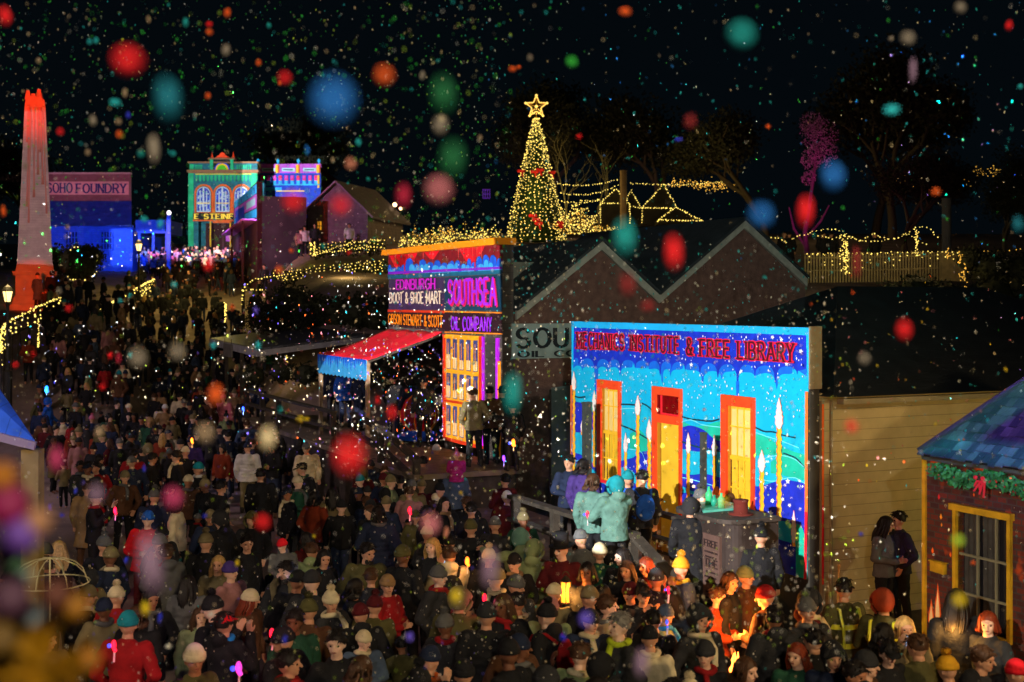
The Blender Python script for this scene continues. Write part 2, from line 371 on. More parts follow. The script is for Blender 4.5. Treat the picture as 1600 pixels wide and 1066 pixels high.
# candles with flames
def candle(x, y0, y1, w, layer=16, fl=34):
    n = int((y1-y0)/6); L = []; R = []
    for i in range(n+1):
        y = y0+(y1-y0)*i/n; o = w*.12*(1 if i % 2 else -1); L.append((x-w/2+o, y)); R.append((x+w/2+o, y))
    sheet(L+R[::-1], 'yellow', layer)
    sheet(L+[(a+w*.2, b) for a, b in L[::-1]], 'orange', layer+1)
    f = [(0,4),(-.45,-2),(-.8,-fl*.35),(-.55,-fl*.62),(-.3,-fl*.8),(0,-fl),(.25,-fl*.8),(.45,-fl*.6),(.75,-fl*.32),(.45,-2)]
    rj = random.Random(int(x)); f2 = []
    for i in range(16):
        t = i/15; wd = (math.sin(PI*min(1,t*1.0)**.75)**.8)*.95*(1-.45*t)+.05
        f2.append((wd*(1+.22*rj.uniform(-1,1)), -fl*t+3))
    pl_ = [(-a*(1+.15*rj.uniform(-1,1)), b) for a, b in f2]+[(a, b) for a, b in f2[::-1]]
    sheet([(x+a*w*.98, y0+b*1.04) for a, b in pl_], 'orange', layer); sheet([(x+a*w*.86, y0+b) for a, b in pl_], 'flame', layer+1)
for c in ((898,608,740,5,30),(930,640,730,5,32),(911,672,672,4,18),(998,646,770,6,30),(979,704,775,5,30),(1016,684,806,6.5,32),(1077,706,790,6,32),(1118,710,790,6,32),(1192,735,802,8,34),(1219,668,808,9,48),(1242,846,846,6,50),(965,760,760,5,0.1)):
    candle(c[0], c[1], max(c[2], c[1]+8), c[3]*.82, fl=c[4])
# stars and painted snow
def star(x, y, r, layer=18, k='white'):
    a0 = random.random(); sheet([(x+math.cos(a0+i*PI/5)*r*(1 if i % 2 else .45)*.8, y+math.sin(a0+i*PI/5)*r*(1 if i % 2 else .45)) for i in range(10)], k, layer)
for i in range(520):
    x = random.uniform(898,1258); t = random.random()
    y = 514+(x-893)*.04+ (t**1.6)*100 if random.random() < .72 else random.uniform(560, 640+(x-893)*.1)
    if random.random() < .3: y = random.uniform(720+(x-893)*.08, 800+(x-893)*.2)
    r = random.choice((.8,.9,1.1,1.3,1.7))
    sheet([(x-r*.6,y),(x,y-r*1.4),(x+r*.6,y),(x,y+r*1.4)], 'white', 18)
for x, y, r in ((1209,527,4),(1223,531,4),(1253,549,4.5),(1082,570,4),(1059,598,3),(1231,569,4),(1160,580,3.5),(1181,563,3.5),(1192,566,3),(1206,802,6),(1209,782,4),(1233,752,5),(1148,762,3.5),(1010,722,5),(1000,740,3.5),(1025,700,3.5),(980,730,3),(1225,780,4),(1200,740,3.5)): star(x, y, r)
# edge strips: orange and red light put in as colour
sheet([(893,602),(895.5,602),(894,755),(891,755)], 'orange', 19)
edge = MB(); edge.mt(mi['orange']).box(S1+.0505, S1+.056, .21, .25, 2.2, 3.85); edge.mt(mi['red']).box(S1+.0505, S1+.056, .21, .25, .9, 2.199); edge.build('lit_edge', MM, mech)
sheet([(1260,612),(1264.6,612),(1264,800),(1259.5,800)], 'orange', 19); sheet([(1259.5,800),(1264,800),(1262,905),(1258,905)], 'red', 19)
mu.build('mural', MM, mech)
# lettering
tl = MB()
def zat(x, y): return q(x, y)[1]
def sat(x): return q(x, 500)[0]
for (x0, x1, ya, yb, yc, yd, txt) in ((904,977,520,523.5,544,546,'MECHANICS'),(987,1063,524.5,527.5,547,552,'INSTITUTE'),(1075,1084,528.5,529,554,554.5,'&'),(1097,1142,531,533,556,558.5,'FREE'),(1156,1243,534,537.5,560,565.5,'LIBRARY')):
    zb = (zat(x0,yc), zat(x1,yd)); zt = (zat(x0,ya), zat(x1,yb))
    tl.mt(mi['crim']); text_mb(tl, txt, sat(x0), sat(x1), zb, zt, -.036, .34, True, kern=.30)
    tl.mt(mi['maroon']); text_mb(tl, txt, sat(x0), sat(x1), zb, zt, -.046, .17, True, kern=.30)
tl.build('lettering', MM, mech)
# windows and door, each in a frame proud of the wall
def win(name, x0, x1, y0, y1, fw, sash_y, parent=mech, door=False):
    (sa, z1), (sb, _) = q(x0, y0), q(x1, y0); z0 = q(x0, y1)[1]
    fwm = fw
    w = MB(); w.mt(mi['frame'])
    w.box(sa, sb, -.075, -.001, z1-fwm*1.1, z1); w.box(sa, sa+fwm, -.075, -.001, z0, z1-fwm*1.1-.002); w.box(sb-fwm*.45, sb, -.06, -.001, z0, z1-fwm*1.1-.002)
    if not door: w.mt(mi['red']).box(sa+fwm+.002, sb-fwm*.45-.002, -.07, -.001, z0, z0+.06)
    o = w.build('door_frame' if door else 'window', MM, parent)
    return o, sa+fwm, sb-fwm*.45, z0, z1-fwm*1.1
def fill_win(o, a, b_, z0, z1, zs, ncol, gap):
    p = MB(); p.mt(mi['panelo']).box(a+.002, a+.10, -.032, -.002, z0+.062, z1-.002)
    p.mt(mi['panel']).box(a+.102, b_-.002, -.032, -.002, z0+.062, z1-.002)
    p.mt(mi['panelp'])
    for i in range(ncol):
        w = (b_-a-.12)/ncol; s = a+.11+w*i; p.box(s+.012, s+w*.8, -.036, -.0325, zs+.05, z1-.05)
    p.mt(mi['brown'])
    for i in range(ncol+1):
        w = (b_-a-.12)/ncol; s = a+.10+w*i
        p.prism([(s-.008-(gap if i == 1 else 0),-.038,z0+.1),(s+.022,-.038,z0+.1),(s+.026,-.038,zs-.04),(s-.006,-.038,zs-.04)], (0,.005,0))
    p.build('blind', MM, o)
    m = MB(); m.mt(mi['yellow'])
    m.box(a+.1, b_-.002, -.058, -.039, zs-.025, zs+.03)
    for zz in ((z0+zs)/2, (z1+zs)/2+.1): m.box(a+.1, b_-.002, -.052, -.039, zz-.012, zz+.012)
    for i in range(1, 3): s = a+.1+(b_-a-.1)*i/3; m.box(s-.012, s+.012, -.051, -.0392, z0+.07, z1-.002)
    m.build('glazing_bars', MM, o)
o, a, b_, z0, z1 = win('w', 937, 971.5, 592.5, 752, .16, 0); fill_win(o, a, b_, z0, z1, q(955,676)[1], 3, .07)
o, a, b_, z0, z1 = win('w', 1131, 1181, 616, 803, .17, 0); fill_win(o, a, b_, z0, z1, q(1155,716)[1], 3, .03)
o, a, b_, z0, z1 = win('d', 1023, 1067, 603, 856, .14, 0, door=True)
zt = q(1045,660)[1]
t = MB(); t.mt(mi['frame']).box(a+.002, b_-.002, -.074, -.003, zt-.02, zt+.14); t.mt(mi['dred']).box(a+.002, b_-.002, -.032, -.003, zt+.142, z1-.002)
t.mt(mi['red']).box(a+.16, a+.19, -.06, -.0321, zt+.145, z1-.01); t.mt(mi['red']).box(a+.192, b_-.01, -.06, -.0322, zt+.145, zt+.175); t.build('transom', MM, o)
d = MB(); d.mt(mi['panelo']).box(a+.002, a+.13, -.033, -.004, z0, zt-.022); d.mt(mi['brown']).box(a+.132, a+.15, -.0325, -.004, z0, zt-.022)
d.mt(mi['panel']).box(a+.152, b_-.002, -.034, -.004, z0, zt-.022)
do = d.build('door', MM, mech)
h = MB(); h.mt(mi['brown']); h.ball((a+.21,-.085,z0+1.0), .035, n=8, m=6); h.beam((a+.21,-.0345,z0+1.0),(a+.21,-.09,z0+1.0), .02); h.build('handle', MM, do)
lamp('mural_projector', 'SPOT', (-7.5,5,7.0), watts(1.5, 23.5), (1,1,1), MECH.w(S1/2,0,3), 50, 0, .03, quad=facade_quad(MECH, -.02, S1+.02, .3, ZTOP+.01))
# ------------------------------------------------------------------ deck, ramp and rails
tim = mat('weathered timber', (.055,.044,.032), .85, .35, 5, .35, 40); tim2 = boards('deck planks', (.24,.18,.11), 'X', 8, .5, noise=.3)
dk = on_plane('timber_deck', 'raised plank deck running along the front of the candle mural', 'deck', MECH)
b = MB(); b.box(-3.2, 6.9, -2.6, -.36, .62, .75); b.build('planks', tim2, dk)
b = MB(); b.box(-3.15, 6.85, -2.55, -2.45, 0, .618); b.box(6.75, 6.85, -2.4, -.4, 0, .618); b.build('skirt_board', tim, dk)
b = MB(); b.prism([(-3.202,-2.6,.62),(-3.202,-.4,.62),(-3.202,-.4,.75),(-3.202,-2.6,.75)][::-1], (-.001,0,0))
def rail(name, label, pl, pts, off, zb, h, posts, low=True, w=.1, base=None):
    """pts: list of (s, z_of_deck)"""
    r = on_plane('handrail_fence', label, 'handrail', pl, 'timber rails along the decks')
    for s in posts:
        z = float(np.interp(s, [p[0] for p in pts], [p[1] for p in pts])); zz = zb if base is None else base
        b = MB(); b.box(s-.075, s+.075, -off-.07, -off+.07, zz, z+h-.004); b.build('post', tim, r)
    for k, dz in enumerate((h, h*.52) if low else (h,)):
        b = MB()
        for (s0, z0), (s1, z1) in zip(pts[:-1], pts[1:]): b.prism([(s0,-off-.09,z0+dz),(s0,-off-.09 if k else -off+.09,z0+dz+.06),(s1,-off+.09,z1+dz+.06),(s1,-off-.09,z1+dz)] if False else [(s0,-off-.1,z0+dz),(s0,-off+.1,z0+dz),(s0,-off+.1,z0+dz+.07),(s0,-off-.1,z0+dz+.07)], (s1-s0,0,z1-z0))
        b.build('top_rail' if k == 0 else 'mid_rail', tim, r)
    return r
rail('r', 'weathered timber handrail at the outer edge of the deck before the candle mural', MECH, [(2.2,.75),(6.9,.75)], 2.52, .752, .92, (2.4,4.05,5.6,6.8))
rail('r', 'shorter dark handrail close to the orange door of the mural front', MECH, [(5.0,.752),(6.9,.752)], 1.1, .753, .95, (5.1,6.75))
rail('r', 'sloping timber handrail leading down from the deck end beside the kiosk', MECH, [(6.95,.70),(8.6,.05)], 2.52, 0.0, .92, (8.4,))
for xp, yp, wd, lab in ((917,632,.075,'near its orange window'),(1099,680,.045,'between its door and wider window')):
    sx, zz = MECH.sz(xp, yp, .55); yy = -.55
    p = on_plane('timber_post', 'tall dark post standing before the mural, '+lab, 'post', MECH)
    b = MB(); b.box(sx-wd, sx+wd, yy-wd, yy+wd, .751, zz); b.build('shaft', mat('dark post', (.04,.045,.04), .9, .3, 8, .3, 30), p)
    b = MB(); b.box(sx-wd*1.15, sx+wd*1.15, yy-wd*1.15, yy+wd*1.15, zz+.001, zz+.05); b.build('cap', mat('dark post', (.04,.045,.04)), p)
# ------------------------------------------------------------------ kiosk
kp = MECH.w(7.5, 1.0, 0)
ki = thing('counter_kiosk', 'rounded brown timber kiosk with teal counter, red panel and paper poster', 'kiosk', kp, MECH.ang)
kw = boards('kiosk boards', (.034,.022,.018), 'X', 10, .5, noise=.3)
b = MB(); n = 14; pr = [(-1.1,.3)]+[(-1.1+.0, -.35)]+[(-.6-.5*math.cos(t*PI/16)*1.0+.0, -.35-.3*math.sin(t*PI/16)) for t in range(1, 8)]+[(.6+.5*math.sin(t*PI/16), -.35-.3*math.cos(t*PI/16)) for t in range(1, 9)]+[(1.1,.3)]
pr = [(x*.72,y) for x, y in pr]; b.prism([(x,y,0) for x, y in pr], (0,0,2.02)); b.build('body', kw, ki)
b = MB(); b.prism([(x*1.06,y*1.12-.02,2.022) for x, y in pr], (0,0,.07)); b.build('rim', mat('kiosk rim', (.045,.034,.028), .7, .3, 8), ki)
b = MB(); b.prism([(-.83,-.2,2.093),(.0,-.6,2.093),(.0,.3,2.093),(-.83,.33,2.093)], (0,0,.035)); b.build('counter_top', mat('teal counter', S(90,180,160), .4, .2, 6), ki)
b = MB(); b.box(-.50, -.12, -.675, -.6, .45, 1.75); b.build('red_panel', mat('red panel', S(84,20,20), .7, .2, 6), ki)
b = MB(); b.box(.1, .56, -.676, -.6, .5, 1.8); pb = b.build('poster', mat('poster paper', S(86,64,56), .9, .2, 8), ki)
b = MB(); ink = mat('poster ink', S(38,22,20), .9)
for zz, txt, h in ((1.6,'FREE',.1),(1.28,'THE',.12)): text_mb(b, txt, .15, .51, zz, zz+h, -.684, .2, True)
for i, zz in enumerate((1.5,1.42,1.18,1.1,1.02,.86,.76,.66)): b.box(.15+.02*(i % 3), .51-.03*(i % 2), -.684, -.6765, zz, zz+.025)
b.build('lettering', ink, pb)
def small_prop(nm, label, cat, builder, m, loc, group=None):
    t = thing(nm, label, cat, loc, MECH.ang, group); b = MB(); nm2, mb2 = builder(b); b.build(nm2, m, t)
    return t
hat = thing('display_hat', 'small red top hat resting on the kiosk rim', 'hat', MECH.w(7.9,1.15,2.093), MECH.ang)
b = MB(); b.smooth = True; b.lathe([(0,0),(.2,0),(.2,.02),(.12,.03),(.115,.2),(.13,.24),(0,.24)], 16); b.build('crown', mat('dark red felt', S(96,34,26), .9), hat)
for i, (dx, c) in enumerate(((-.25,(60,190,120)),(-.05,(40,150,120)),(.2,(70,200,140)))):
    t = thing('toy_bottle', ['tall green bottle standing on the kiosk counter','squat dark green bottle between two others on the kiosk','pale green bottle beside the small red hat'][i], 'bottle', MECH.w(7.2+dx*.8,1.15,2.13), 0, 'green bottles on the kiosk')
    b = MB(); b.smooth = True; h_ = (.3,.18,.24)[i]; b.lathe([(0,0),(.06,0),(.06,h_*.6),(.02,h_*.8),(.02,h_),(0,h_)], 12); b.build('body', mat('bottle glass %d' % i, S(*c), .2), t)
# ================================================================== SOUTHSEA OIL COMPANY / BOOT & SHOE MART
SP = Plane(-3.74, 38.8, 3.54, -7.4)
ss = on_plane('corner_shop', 'tall shop front with a glowing red curtain band over boot mart and oil company signs', 'building', SP)
qs = SP.sz
def sh2(pts, key, layer, mb_): sheet(pts, key, layer, SP, mb_)
K2 = {  # colours of the projection put into the base colour of front and signs
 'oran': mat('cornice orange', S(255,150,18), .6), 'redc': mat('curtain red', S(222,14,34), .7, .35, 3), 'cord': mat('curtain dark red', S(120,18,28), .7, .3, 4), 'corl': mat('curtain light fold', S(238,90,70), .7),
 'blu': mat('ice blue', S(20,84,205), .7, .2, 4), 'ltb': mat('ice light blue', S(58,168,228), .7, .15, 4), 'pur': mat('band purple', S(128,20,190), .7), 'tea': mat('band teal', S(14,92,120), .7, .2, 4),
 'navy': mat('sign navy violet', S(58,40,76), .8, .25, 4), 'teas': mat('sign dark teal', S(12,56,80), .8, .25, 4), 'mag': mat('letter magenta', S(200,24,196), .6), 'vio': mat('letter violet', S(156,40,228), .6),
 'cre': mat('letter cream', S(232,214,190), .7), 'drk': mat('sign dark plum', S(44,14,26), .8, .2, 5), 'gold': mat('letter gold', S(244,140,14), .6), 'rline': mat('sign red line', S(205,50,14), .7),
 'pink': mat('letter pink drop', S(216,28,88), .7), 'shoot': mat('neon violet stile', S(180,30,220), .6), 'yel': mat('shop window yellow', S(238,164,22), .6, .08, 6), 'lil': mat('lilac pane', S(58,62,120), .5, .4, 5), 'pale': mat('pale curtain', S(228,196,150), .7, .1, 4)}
K2k = list(K2); K2m = [K2[k] for k in K2k]; MK0, mi0 = mi, None
mi2 = {k: i for i, k in enumerate(K2k)}
def sh3(pts, key, layer, mb_, pl=SP, mp=None):
    pp = [pl.sz(x, y) for x, y in pts]; mb_.mt((mp or mi2)[key]).add([(s, -.003*layer, z) for s, z in pp], [list(range(len(pp)))])
L2 = qs(785,400)[0]; sj = qs(695,500)[0]
zt_ = qs(700,382)[1]; zb_ = qs(700,523)[1]
dark_wall = boards('dark shop boards', (.07,.055,.05), 'Z', 5.6, .4, noise=.3)
b = MB(); b.box(0, L2, 0, .3, zb_, zt_-.15); b.box(L2-.16, L2, .002, .3, 0, zb_-.002); b.box(sj-.01, sj+.14, .002, .3, 0, zb_-.002); b.box(L2-1.15, L2-1.0, .001, .3, 0, zb_-.002)
b.build('wall', dark_wall, ss)
b = MB(); b.box(0,.14,.3,8,0,5.3); b.box(.14,L2-.14,4.6,4.75,0,4.6); b.build('shop_interior_wall', dark_wall, ss)
zc = qs(700,378)[1]
b = MB(); b.mt(mi2['oran']).box(-.08, L2+.08, -.2, .34, zt_-.148, zt_+.02); b.build('cornice', K2m, ss)
c2 = MB()
sh3([(607,396),(786,377),(786,424),(607,428)], 'cord', 1, c2)
for x0, x1, yy in ((607,640,424),(612,655,429),(622,648,430),(715,760,420),(726,757,416),(735,748,418),(660,690,405)):
    t = lambda x: 396-(x-607)*.106
    sh3([(x0,t(x0)),(x1,t(x1)),((x0+x1)/2+3,yy),((x0+x1)/2-3,yy)], 'redc', 2+.2*(x0 % 5), c2)
for x in (618,628,638,716,724,731,738,745,752,661,676): sh3([(x,398-(x-607)*.106),(x+1.6,398-(x-607)*.106),(x+.9,412-(x-607)*.03)], 'corl', 4, c2)
def cliff(x0, x1, key, layer, step, hi, seed):
    r = random.Random(seed); pts = []; x = x0
    base = lambda x: 428-(x-607)*.02
    while x < x1:
        w = r.uniform(*step); h = r.uniform(*hi)*.66
        for a in range(7): t = PI*a/6; pts.append((min(x1, x+w/2-w/2*math.cos(t)), base(x)-h*(.45+.55*math.sin(t)**.7)))
        x += w
    sh3([(x0, base(x0))]+pts+[(x1, base(x1))], key, layer, c2)
cliff(607,632,'blu',5,(5,9),(12,24),1); cliff(634,703,'blu',5,(8,13),(22,37),2); cliff(703,742,'blu',5,(7,12),(20,36),3); cliff(744,786,'blu',5,(8,12),(24,42),5)
cliff(608,618,'ltb',6,(5,7),(10,18),4); cliff(640,672,'ltb',6,(6,10),(14,24),6); cliff(676,716,'ltb',6,(9,14),(16,30),7); cliff(722,742,'ltb',6,(6,9),(12,20),8); cliff(748,786,'ltb',6,(7,11),(12,32),9)
sh3([(607,425),(786,416.5),(786,420.5),(607,429)], 'pur', 8, c2)
sh3([(607,430),(786,422),(786,428),(607,436)], 'tea', 8, c2)
sh3([(608,437),(695,434),(695,484),(607,485)], 'navy', 1, c2); sh3([(695,434),(785,429),(785,486),(695,484)], 'teas', 1, c2)
sh3([(606,486),(695,489),(695,518),(606,510)], 'drk', 1, c2); sh3([(695,487),(785,490),(785,522),(695,519)], 'drk', 1.2, c2)
sh3([(606,484),(695,485.5),(695,489.5),(606,487.5)], 'rline', 3, c2); sh3([(695,486),(785,488),(785,490),(695,488)], 'gold', 3, c2); sh3([(695,518),(786,521),(786,523),(695,520)], 'gold', 3, c2)
c2.build('sign_board', K2m, ss)
lt = MB()
def word(txt, x0, x1, y0t, y1t, y0b, y1b, key, d=-.035, wt=.15, serif=False, kern=.2):
    a = qs(x0, y0b); bb = qs(x1, y1b); c = qs(x0, y0t); e = qs(x1, y1t)
    lt.mt(mi2[key]); text_mb(lt, txt, a[0], bb[0], (a[1], bb[1]), (c[1], e[1]), d, wt, serif, kern=kern)
word('EDINBURGH', 621, 681, 438, 435.5, 452, 451.5, 'mag', wt=.2)
word('BOOT & SHOE MART', 610.5, 691, 458, 455.5, 473, 474.5, 'cre', wt=.19)
word('SOUTHSEA', 704.5, 778.5, 441, 437, 476, 478.5, 'pink', -.03, .2); word('SOUTHSEA', 702.5, 777, 439, 434.5, 473, 476, 'mag', -.045, .21); word('SOUTHSEA', 703, 777, 440, 435.5, 472.5, 475.5, 'vio', -.052, .14)
word('GIBSON STEWART & SCOTT', 608.5, 693, 491, 494, 505.5, 511.5, 'gold', wt=.19, kern=.16)
word('OIL COMPANY', 707, 770, 496, 496.5, 514.5, 517.5, 'vio', wt=.22, kern=.26)
lt.build('lettering', K2m, ss)
# shop window bay: three tiers of tall panes
zB = qs(720,688)[1]; zA = qs(720,523)[1]; sa, sb = qs(698,600)[0], qs(753,600)[0]
w = MB(); w.mt(mi2['rline']); w.box(sa-.07, sb+.07, -.09, 0, zB-.08, zB); w.box(sa-.07, sa, -.09, 0, zB, zA-.01); w.box(sb, sb+.07, -.09, 0, zB, zA-.01)
w.mt(mi2['yel']); w.box(sa, sb, -.03, .02, zB, zA-.01)
wo = w.build('shop_window', K2m, ss)
rows = [(zA-.32, 2.62/3*1.05), ]
H = zA-zB; tiers = [(.665,.955), (.385,.625), (.03,.315)]
for r_, (v0, v1) in enumerate(tiers):
    b = MB(); n = 5
    for c in range(n):
        s0 = sa+.06+(sb-sa-.08)*c/n; s1 = s0+(sb-sa-.08)/n*.62; z0, z1 = zB+H*v0, zB+H*v1
        b.mt(mi2['lil']).box(s0, s1, -.036, -.031, z0, z1)
        b.mt(mi2['pale']).box(s0+.02, s1-.02, -.041, -.0365, z0+.02, z0+(z1-z0)*random.uniform(.3,.55))
        b.mt(mi2['oran']).box((s0+s1)/2-.012, (s0+s1)/2+.012, -.048, -.0415, z0+.04, z1-.1)
    b.build('pane_row', K2m, wo)
b = MB(); b.mt(mi2['rline'])
for v in (.355,): b.box(sa, sb, -.075, -.031, zB+H*v-.03, zB+H*v+.03)
b.mt(mi2['yel'])
for v in (.64, .975): b.box(sa, sb, -.085, -.031, zB+H*v-.035, zB+H*v+.035)
b.build('transom_bar', K2m, wo)
for k_, v_ in (('shoot',(sa-.15, sa-.072, -.06, 0, zB, zA-.02)),('shoot',(sb+.072, sb+.17, -.04, 0, zB, zA-.02)),('shoot',(L2-.30, L2-.16, -.05, 0, 1.7, zA-.03)),('oran',(L2-.158, L2-.09, -.055, 0, 1.7, zA-.6))):
    b = MB(); b.mt(mi2[k_]).box(*v_); b.build('stile', K2m, ss)
# dark curved display urn striped red and gold beside the bay
ur = thing('striped_kettle', 'big red and gold striped pot glowing at the corner of the yellow shop window', 'pot', SP.w(sj-1.0, .35, 1.72), SP.ang)
b = MB(); b.smooth = True
for j in range(10):
    b.mt(mi2['redc'] if j % 2 else mi2['cord']); a0 = j*PI/5
    pr = [(.3,.25),(.5,.5),(.52,.8),(.4,1.1),(.2,1.25),(.12,1.3)]
    vs = []; 
    for r2, z in pr: vs += [(r2*math.cos(a0+t*PI/5/3), r2*math.sin(a0+t*PI/5/3), z) for t in range(4)]
    b.add(vs, [(i*4+t, i*4+t+1, (i+1)*4+t+1, (i+1)*4+t) for i in range(5) for t in range(3)])
b.build('body', K2m, ur)
b = MB()
for j in range(10): a0 = j*PI/5; b.mt(mi2['gold']).tube([((r2+.012)*math.cos(a0), (r2+.012)*math.sin(a0), z) for r2, z in pr], .018, 5)
b.build('rib', K2m, ur)
b = MB(); b.mt(mi2['blu']).lathe([(0,0),(.55,0),(.62,.12),(.45,.2),(.3,.26),(0,.26)], 14); b.build('base', K2m, ur)
# side wall, gables and roofs behind
bw = mat('dark red brick', (.13,.065,.05), .9, .3, 5, .4, 30)
GP = Plane(*SP.w(L2, 0, 0)[:2], .9017, .4324)
gb = on_plane('twin_gabled_store', 'dark store with two brick gables edged in pale bargeboard behind the sign front', 'building', GP)
gq = GP.sz
gp = [(802,487),(937,378),(1027,462),(1160,345),(1258,437)]
gs = [gq(*p) for p in gp]; gs[0] = (.34, gs[0][1])
b = MB(); b.prism([(gs[0][0],0,0)]+[(s,0,z) for s, z in gs]+[(gs[-1][0],0,0)], (0,.25,0)); b.build('wall', bw, gb)
bb_ = MB()
for (s0, z0), (s1, z1) in zip(gs[:-1], gs[1:]):
    dx, dz = s1-s0, z1-z0; L = math.hypot(dx, dz); nx, nz = -dz/L*.11, dx/L*.11; e = .0 if s1 > s0 else 0
    bb_.prism([(s0,-.12,z0-.2),(s1,-.12,z1-.2),(s1,-.12,z1+.02),(s0,-.12,z0+.02)], (0,.10,0))
bb_.build('bargeboard', mat('grey bargeboard', (.30,.285,.235), .7, .2, 5), gb)
rf = MB()
for k, ((s0, z0), (s1, z1)) in enumerate(zip(gs[:-1], gs[1:])):
    o0 = .0; rf.prism([(s0,-.2,z0+.025),(s1,-.2,z1+.025),(s1,-.2,z1+.1),(s0,-.2,z0+.1)], (0,9+.01*k,0))
rf.build('roof', boards('dark store roof', (.028,.032,.036), 'Y', 11, .5, .55, noise=.3), gb)
# flat hall roof and box gutter rear of the curtain band
b = MB(); b.box(.3, 3.2, 2.2, 8, 5.6, 6.6); b.build('rear_wall', mat('pale rear wall', (.16,.15,.12), .8, .2, 3), gb)
b = MB(); b.box(1.2, 1.28, 2.12, 2.198, 6.1, 6.35); b.box(.9, 1.6, 2.13, 2.199, 6.0, 6.06); b.build('vent', mat('vent black', (.01,.01,.01)), gb)
# side sign
b = MB(); (s0, z1), (s1, _) = gq(799,506), gq(930,506); z0 = gq(799,561)[1]
b.box(s0, s1, -.06, -.005, z0, z1); sg = b.build('side_sign', mat('grey sign board', (.26,.31,.29), .8, .2, 4), gb)
b = MB(); text_mb(b, 'SOUTHSEA', gq(806,530)[0], gq(806,530)[0]+3.9, gq(806,543)[1], gq(806,514)[1], -.075, .2, False, kern=.25)
text_mb(b, 'OIL COMPANY', gq(808,530)[0], gq(808,530)[0]+3.4, gq(808,558)[1], gq(808,549)[1], -.075, .2, False, kern=.25)
b.build('lettering', mat('sign black', (.012,.016,.02), .8), sg)
# lean-to canvas between the stores
ct = on_plane('canvas_screen', 'grey-teal canvas screen hung between the oil store and the mural front', 'screen', GP)
b = MB(); b.prism([(.9,-.9,1.1),(3.2,-1.3,1.1),(3.2,-1.3,3.7),(.9,-.9,3.45)], (0,.03,0)); b.build('canvas', mat('grey canvas', (.10,.13,.12), .9, .35, 1.5, .4, 6), ct)
for s in (.95, 3.15):
    b = MB(); yy = -.9-(s-.9)*.174+.09; b.box(s-.05, s+.05, yy-.05, yy+.05, 0, 3.4); b.build('pole', tim, ct)
# boardwalk
bd = on_plane('shop_boardwalk', 'raised timber boardwalk before the boot mart and oil company', 'deck', SP)
b = MB(); b.box(-6.5, L2+1.5, -2.9, -.21, 1.5, 1.62); b.build('planks', tim2, bd)
b = MB(); b.box(-6.4, L2+1.4, -2.8, -2.72, 0, 1.498); b.box(L2+1.3, L2+1.4, -2.7, -.3, 0, 1.498); b.build('skirt_board', tim, bd)
rail('r', 'timber handrail along the boardwalk under the red awning', SP, [(-6.3,1.62),(3.4,1.62)], 2.8, 1.622, .9, (-6.2,-4.2,-2.2,3.3))
rail('r', 'weathered rail stepping down from the boardwalk towards the mural deck', SP, [(5.0,1.62),(7.2,1.4),(9.6,.9)], 2.8, 1, 1.0, (5.1,7.1,9.5), base=0)
# awning
aw = on_plane('red_awning', 'scarlet sloping awning with a jagged ice blue valance over the boardwalk', 'awning', SP)
s0, s1 = qs(606,512)[0]+.05, qs(693,518)[0]
zt2 = 4.72
def sag(t): return -.10*math.sin(PI*t)
b = MB(); b.smooth = True; n = 8; m = 10
for j in range(n+1):
    t = j/n
    for i in range(m+1): b.v.append((s0+(s1-s0)*i/m, -.05-2.15*t, zt2-.72*t+sag(t)*.6+.03*math.sin(i*2.2)))
for j in range(n):
    for i in range(m): a = j*(m+1)+i; b.f.append([a, a+m+1, a+m+2, a+1]); b.m.append(0); b.sm.append(True)
me = b.build('canvas', mat('awning red', S(214,26,44), .65, .18, 1.2, .2, 4), aw); md = me.modifiers.new('th', 'SOLIDIFY'); md.thickness = .02
b = MB(); n = 26; zv = zt2-.72
b.mt(mi2['ltb']); vx = []
for i in range(n+1): vx.append((s0+(s1-s0)*i/n, zv-.52-.05*(i % 2)))
b.prism([(s, -2.215, z) for s, z in [(s0, zv+.0)]+vx+[(s1, zv)]], (0,.012,0))
b.mt(mi2['blu'])
for i in range(n):
    a = s0+(s1-s0)*i/n; w_ = (s1-s0)/n; b.prism([(a, -2.222, zv), (a+w_, -2.222, zv), (a+w_*.5, -2.222, zv-.16-.2*random.random())], (0,.004,0))
b.build('valance', K2m, aw)
for s in (s0+.1, s1-.06):
    b = MB(); b.box(s-.05, s+.05, -2.2, -2.1, 1.62, zv-.02); b.build('post', mat('awning post', (.34,.24,.14), .8, .2, 6), aw)
b = MB(); b.beam((s1-.02,-.1,zt2-.1),(s1-.02,-2.15,zv-.05), .06); b.build('side_rafter', tim, aw)
# grey verandah further up the street
VP_ = Plane(-9.2-.3, 48, .4324, -.9017)
vr = on_plane('grey_verandah', 'low grey iron verandah on thin posts standing up the street from the red awning', 'verandah', VP_)
b = MB(); b.prism([(0,-.05,3.72),(0,4.2,4.2),(0,4.2,4.28),(0,-.05,3.8)], (-8,0,.2)); b.build('roof', boards('verandah iron', (.10,.11,.125), 'X', 9, .5, .5, noise=.25), vr)
b = MB(); b.prism([(.02,-.1,3.5),(.02,-.06,3.5),(.02,-.06,3.78),(.02,-.1,3.78)], (-8,0,.2)); b.prism([(.03,-.1,3.5),(.03,4.2,4.0),(.03,4.2,4.19),(.03,-.1,3.72)], (.04,0,0)); b.build('fascia', mat('verandah fascia', (.42,.42,.42), .7, .2, 4), vr)
for s in (-.05, -2.7, -5.3, -7.8):
    wz = VP_.w(s, .0, 0); b = MB(); b.box(s-.07, s+.07, -.04, .08, ground_z(wz.x, wz.y)-.3, 3.6-s*.02+.1); b.build('post', tim, vr)
for s in (-.05,-5.5):
    b = MB(); b.box(s-.07,s+.07,4.0,4.14, 0, 4.0-s*.02); b.build('post', tim, vr)
b = MB(); b.box(-7.9, -.1, 4.3, 4.5, 0, 4.3); b.build('wall', dark_wall, vr)
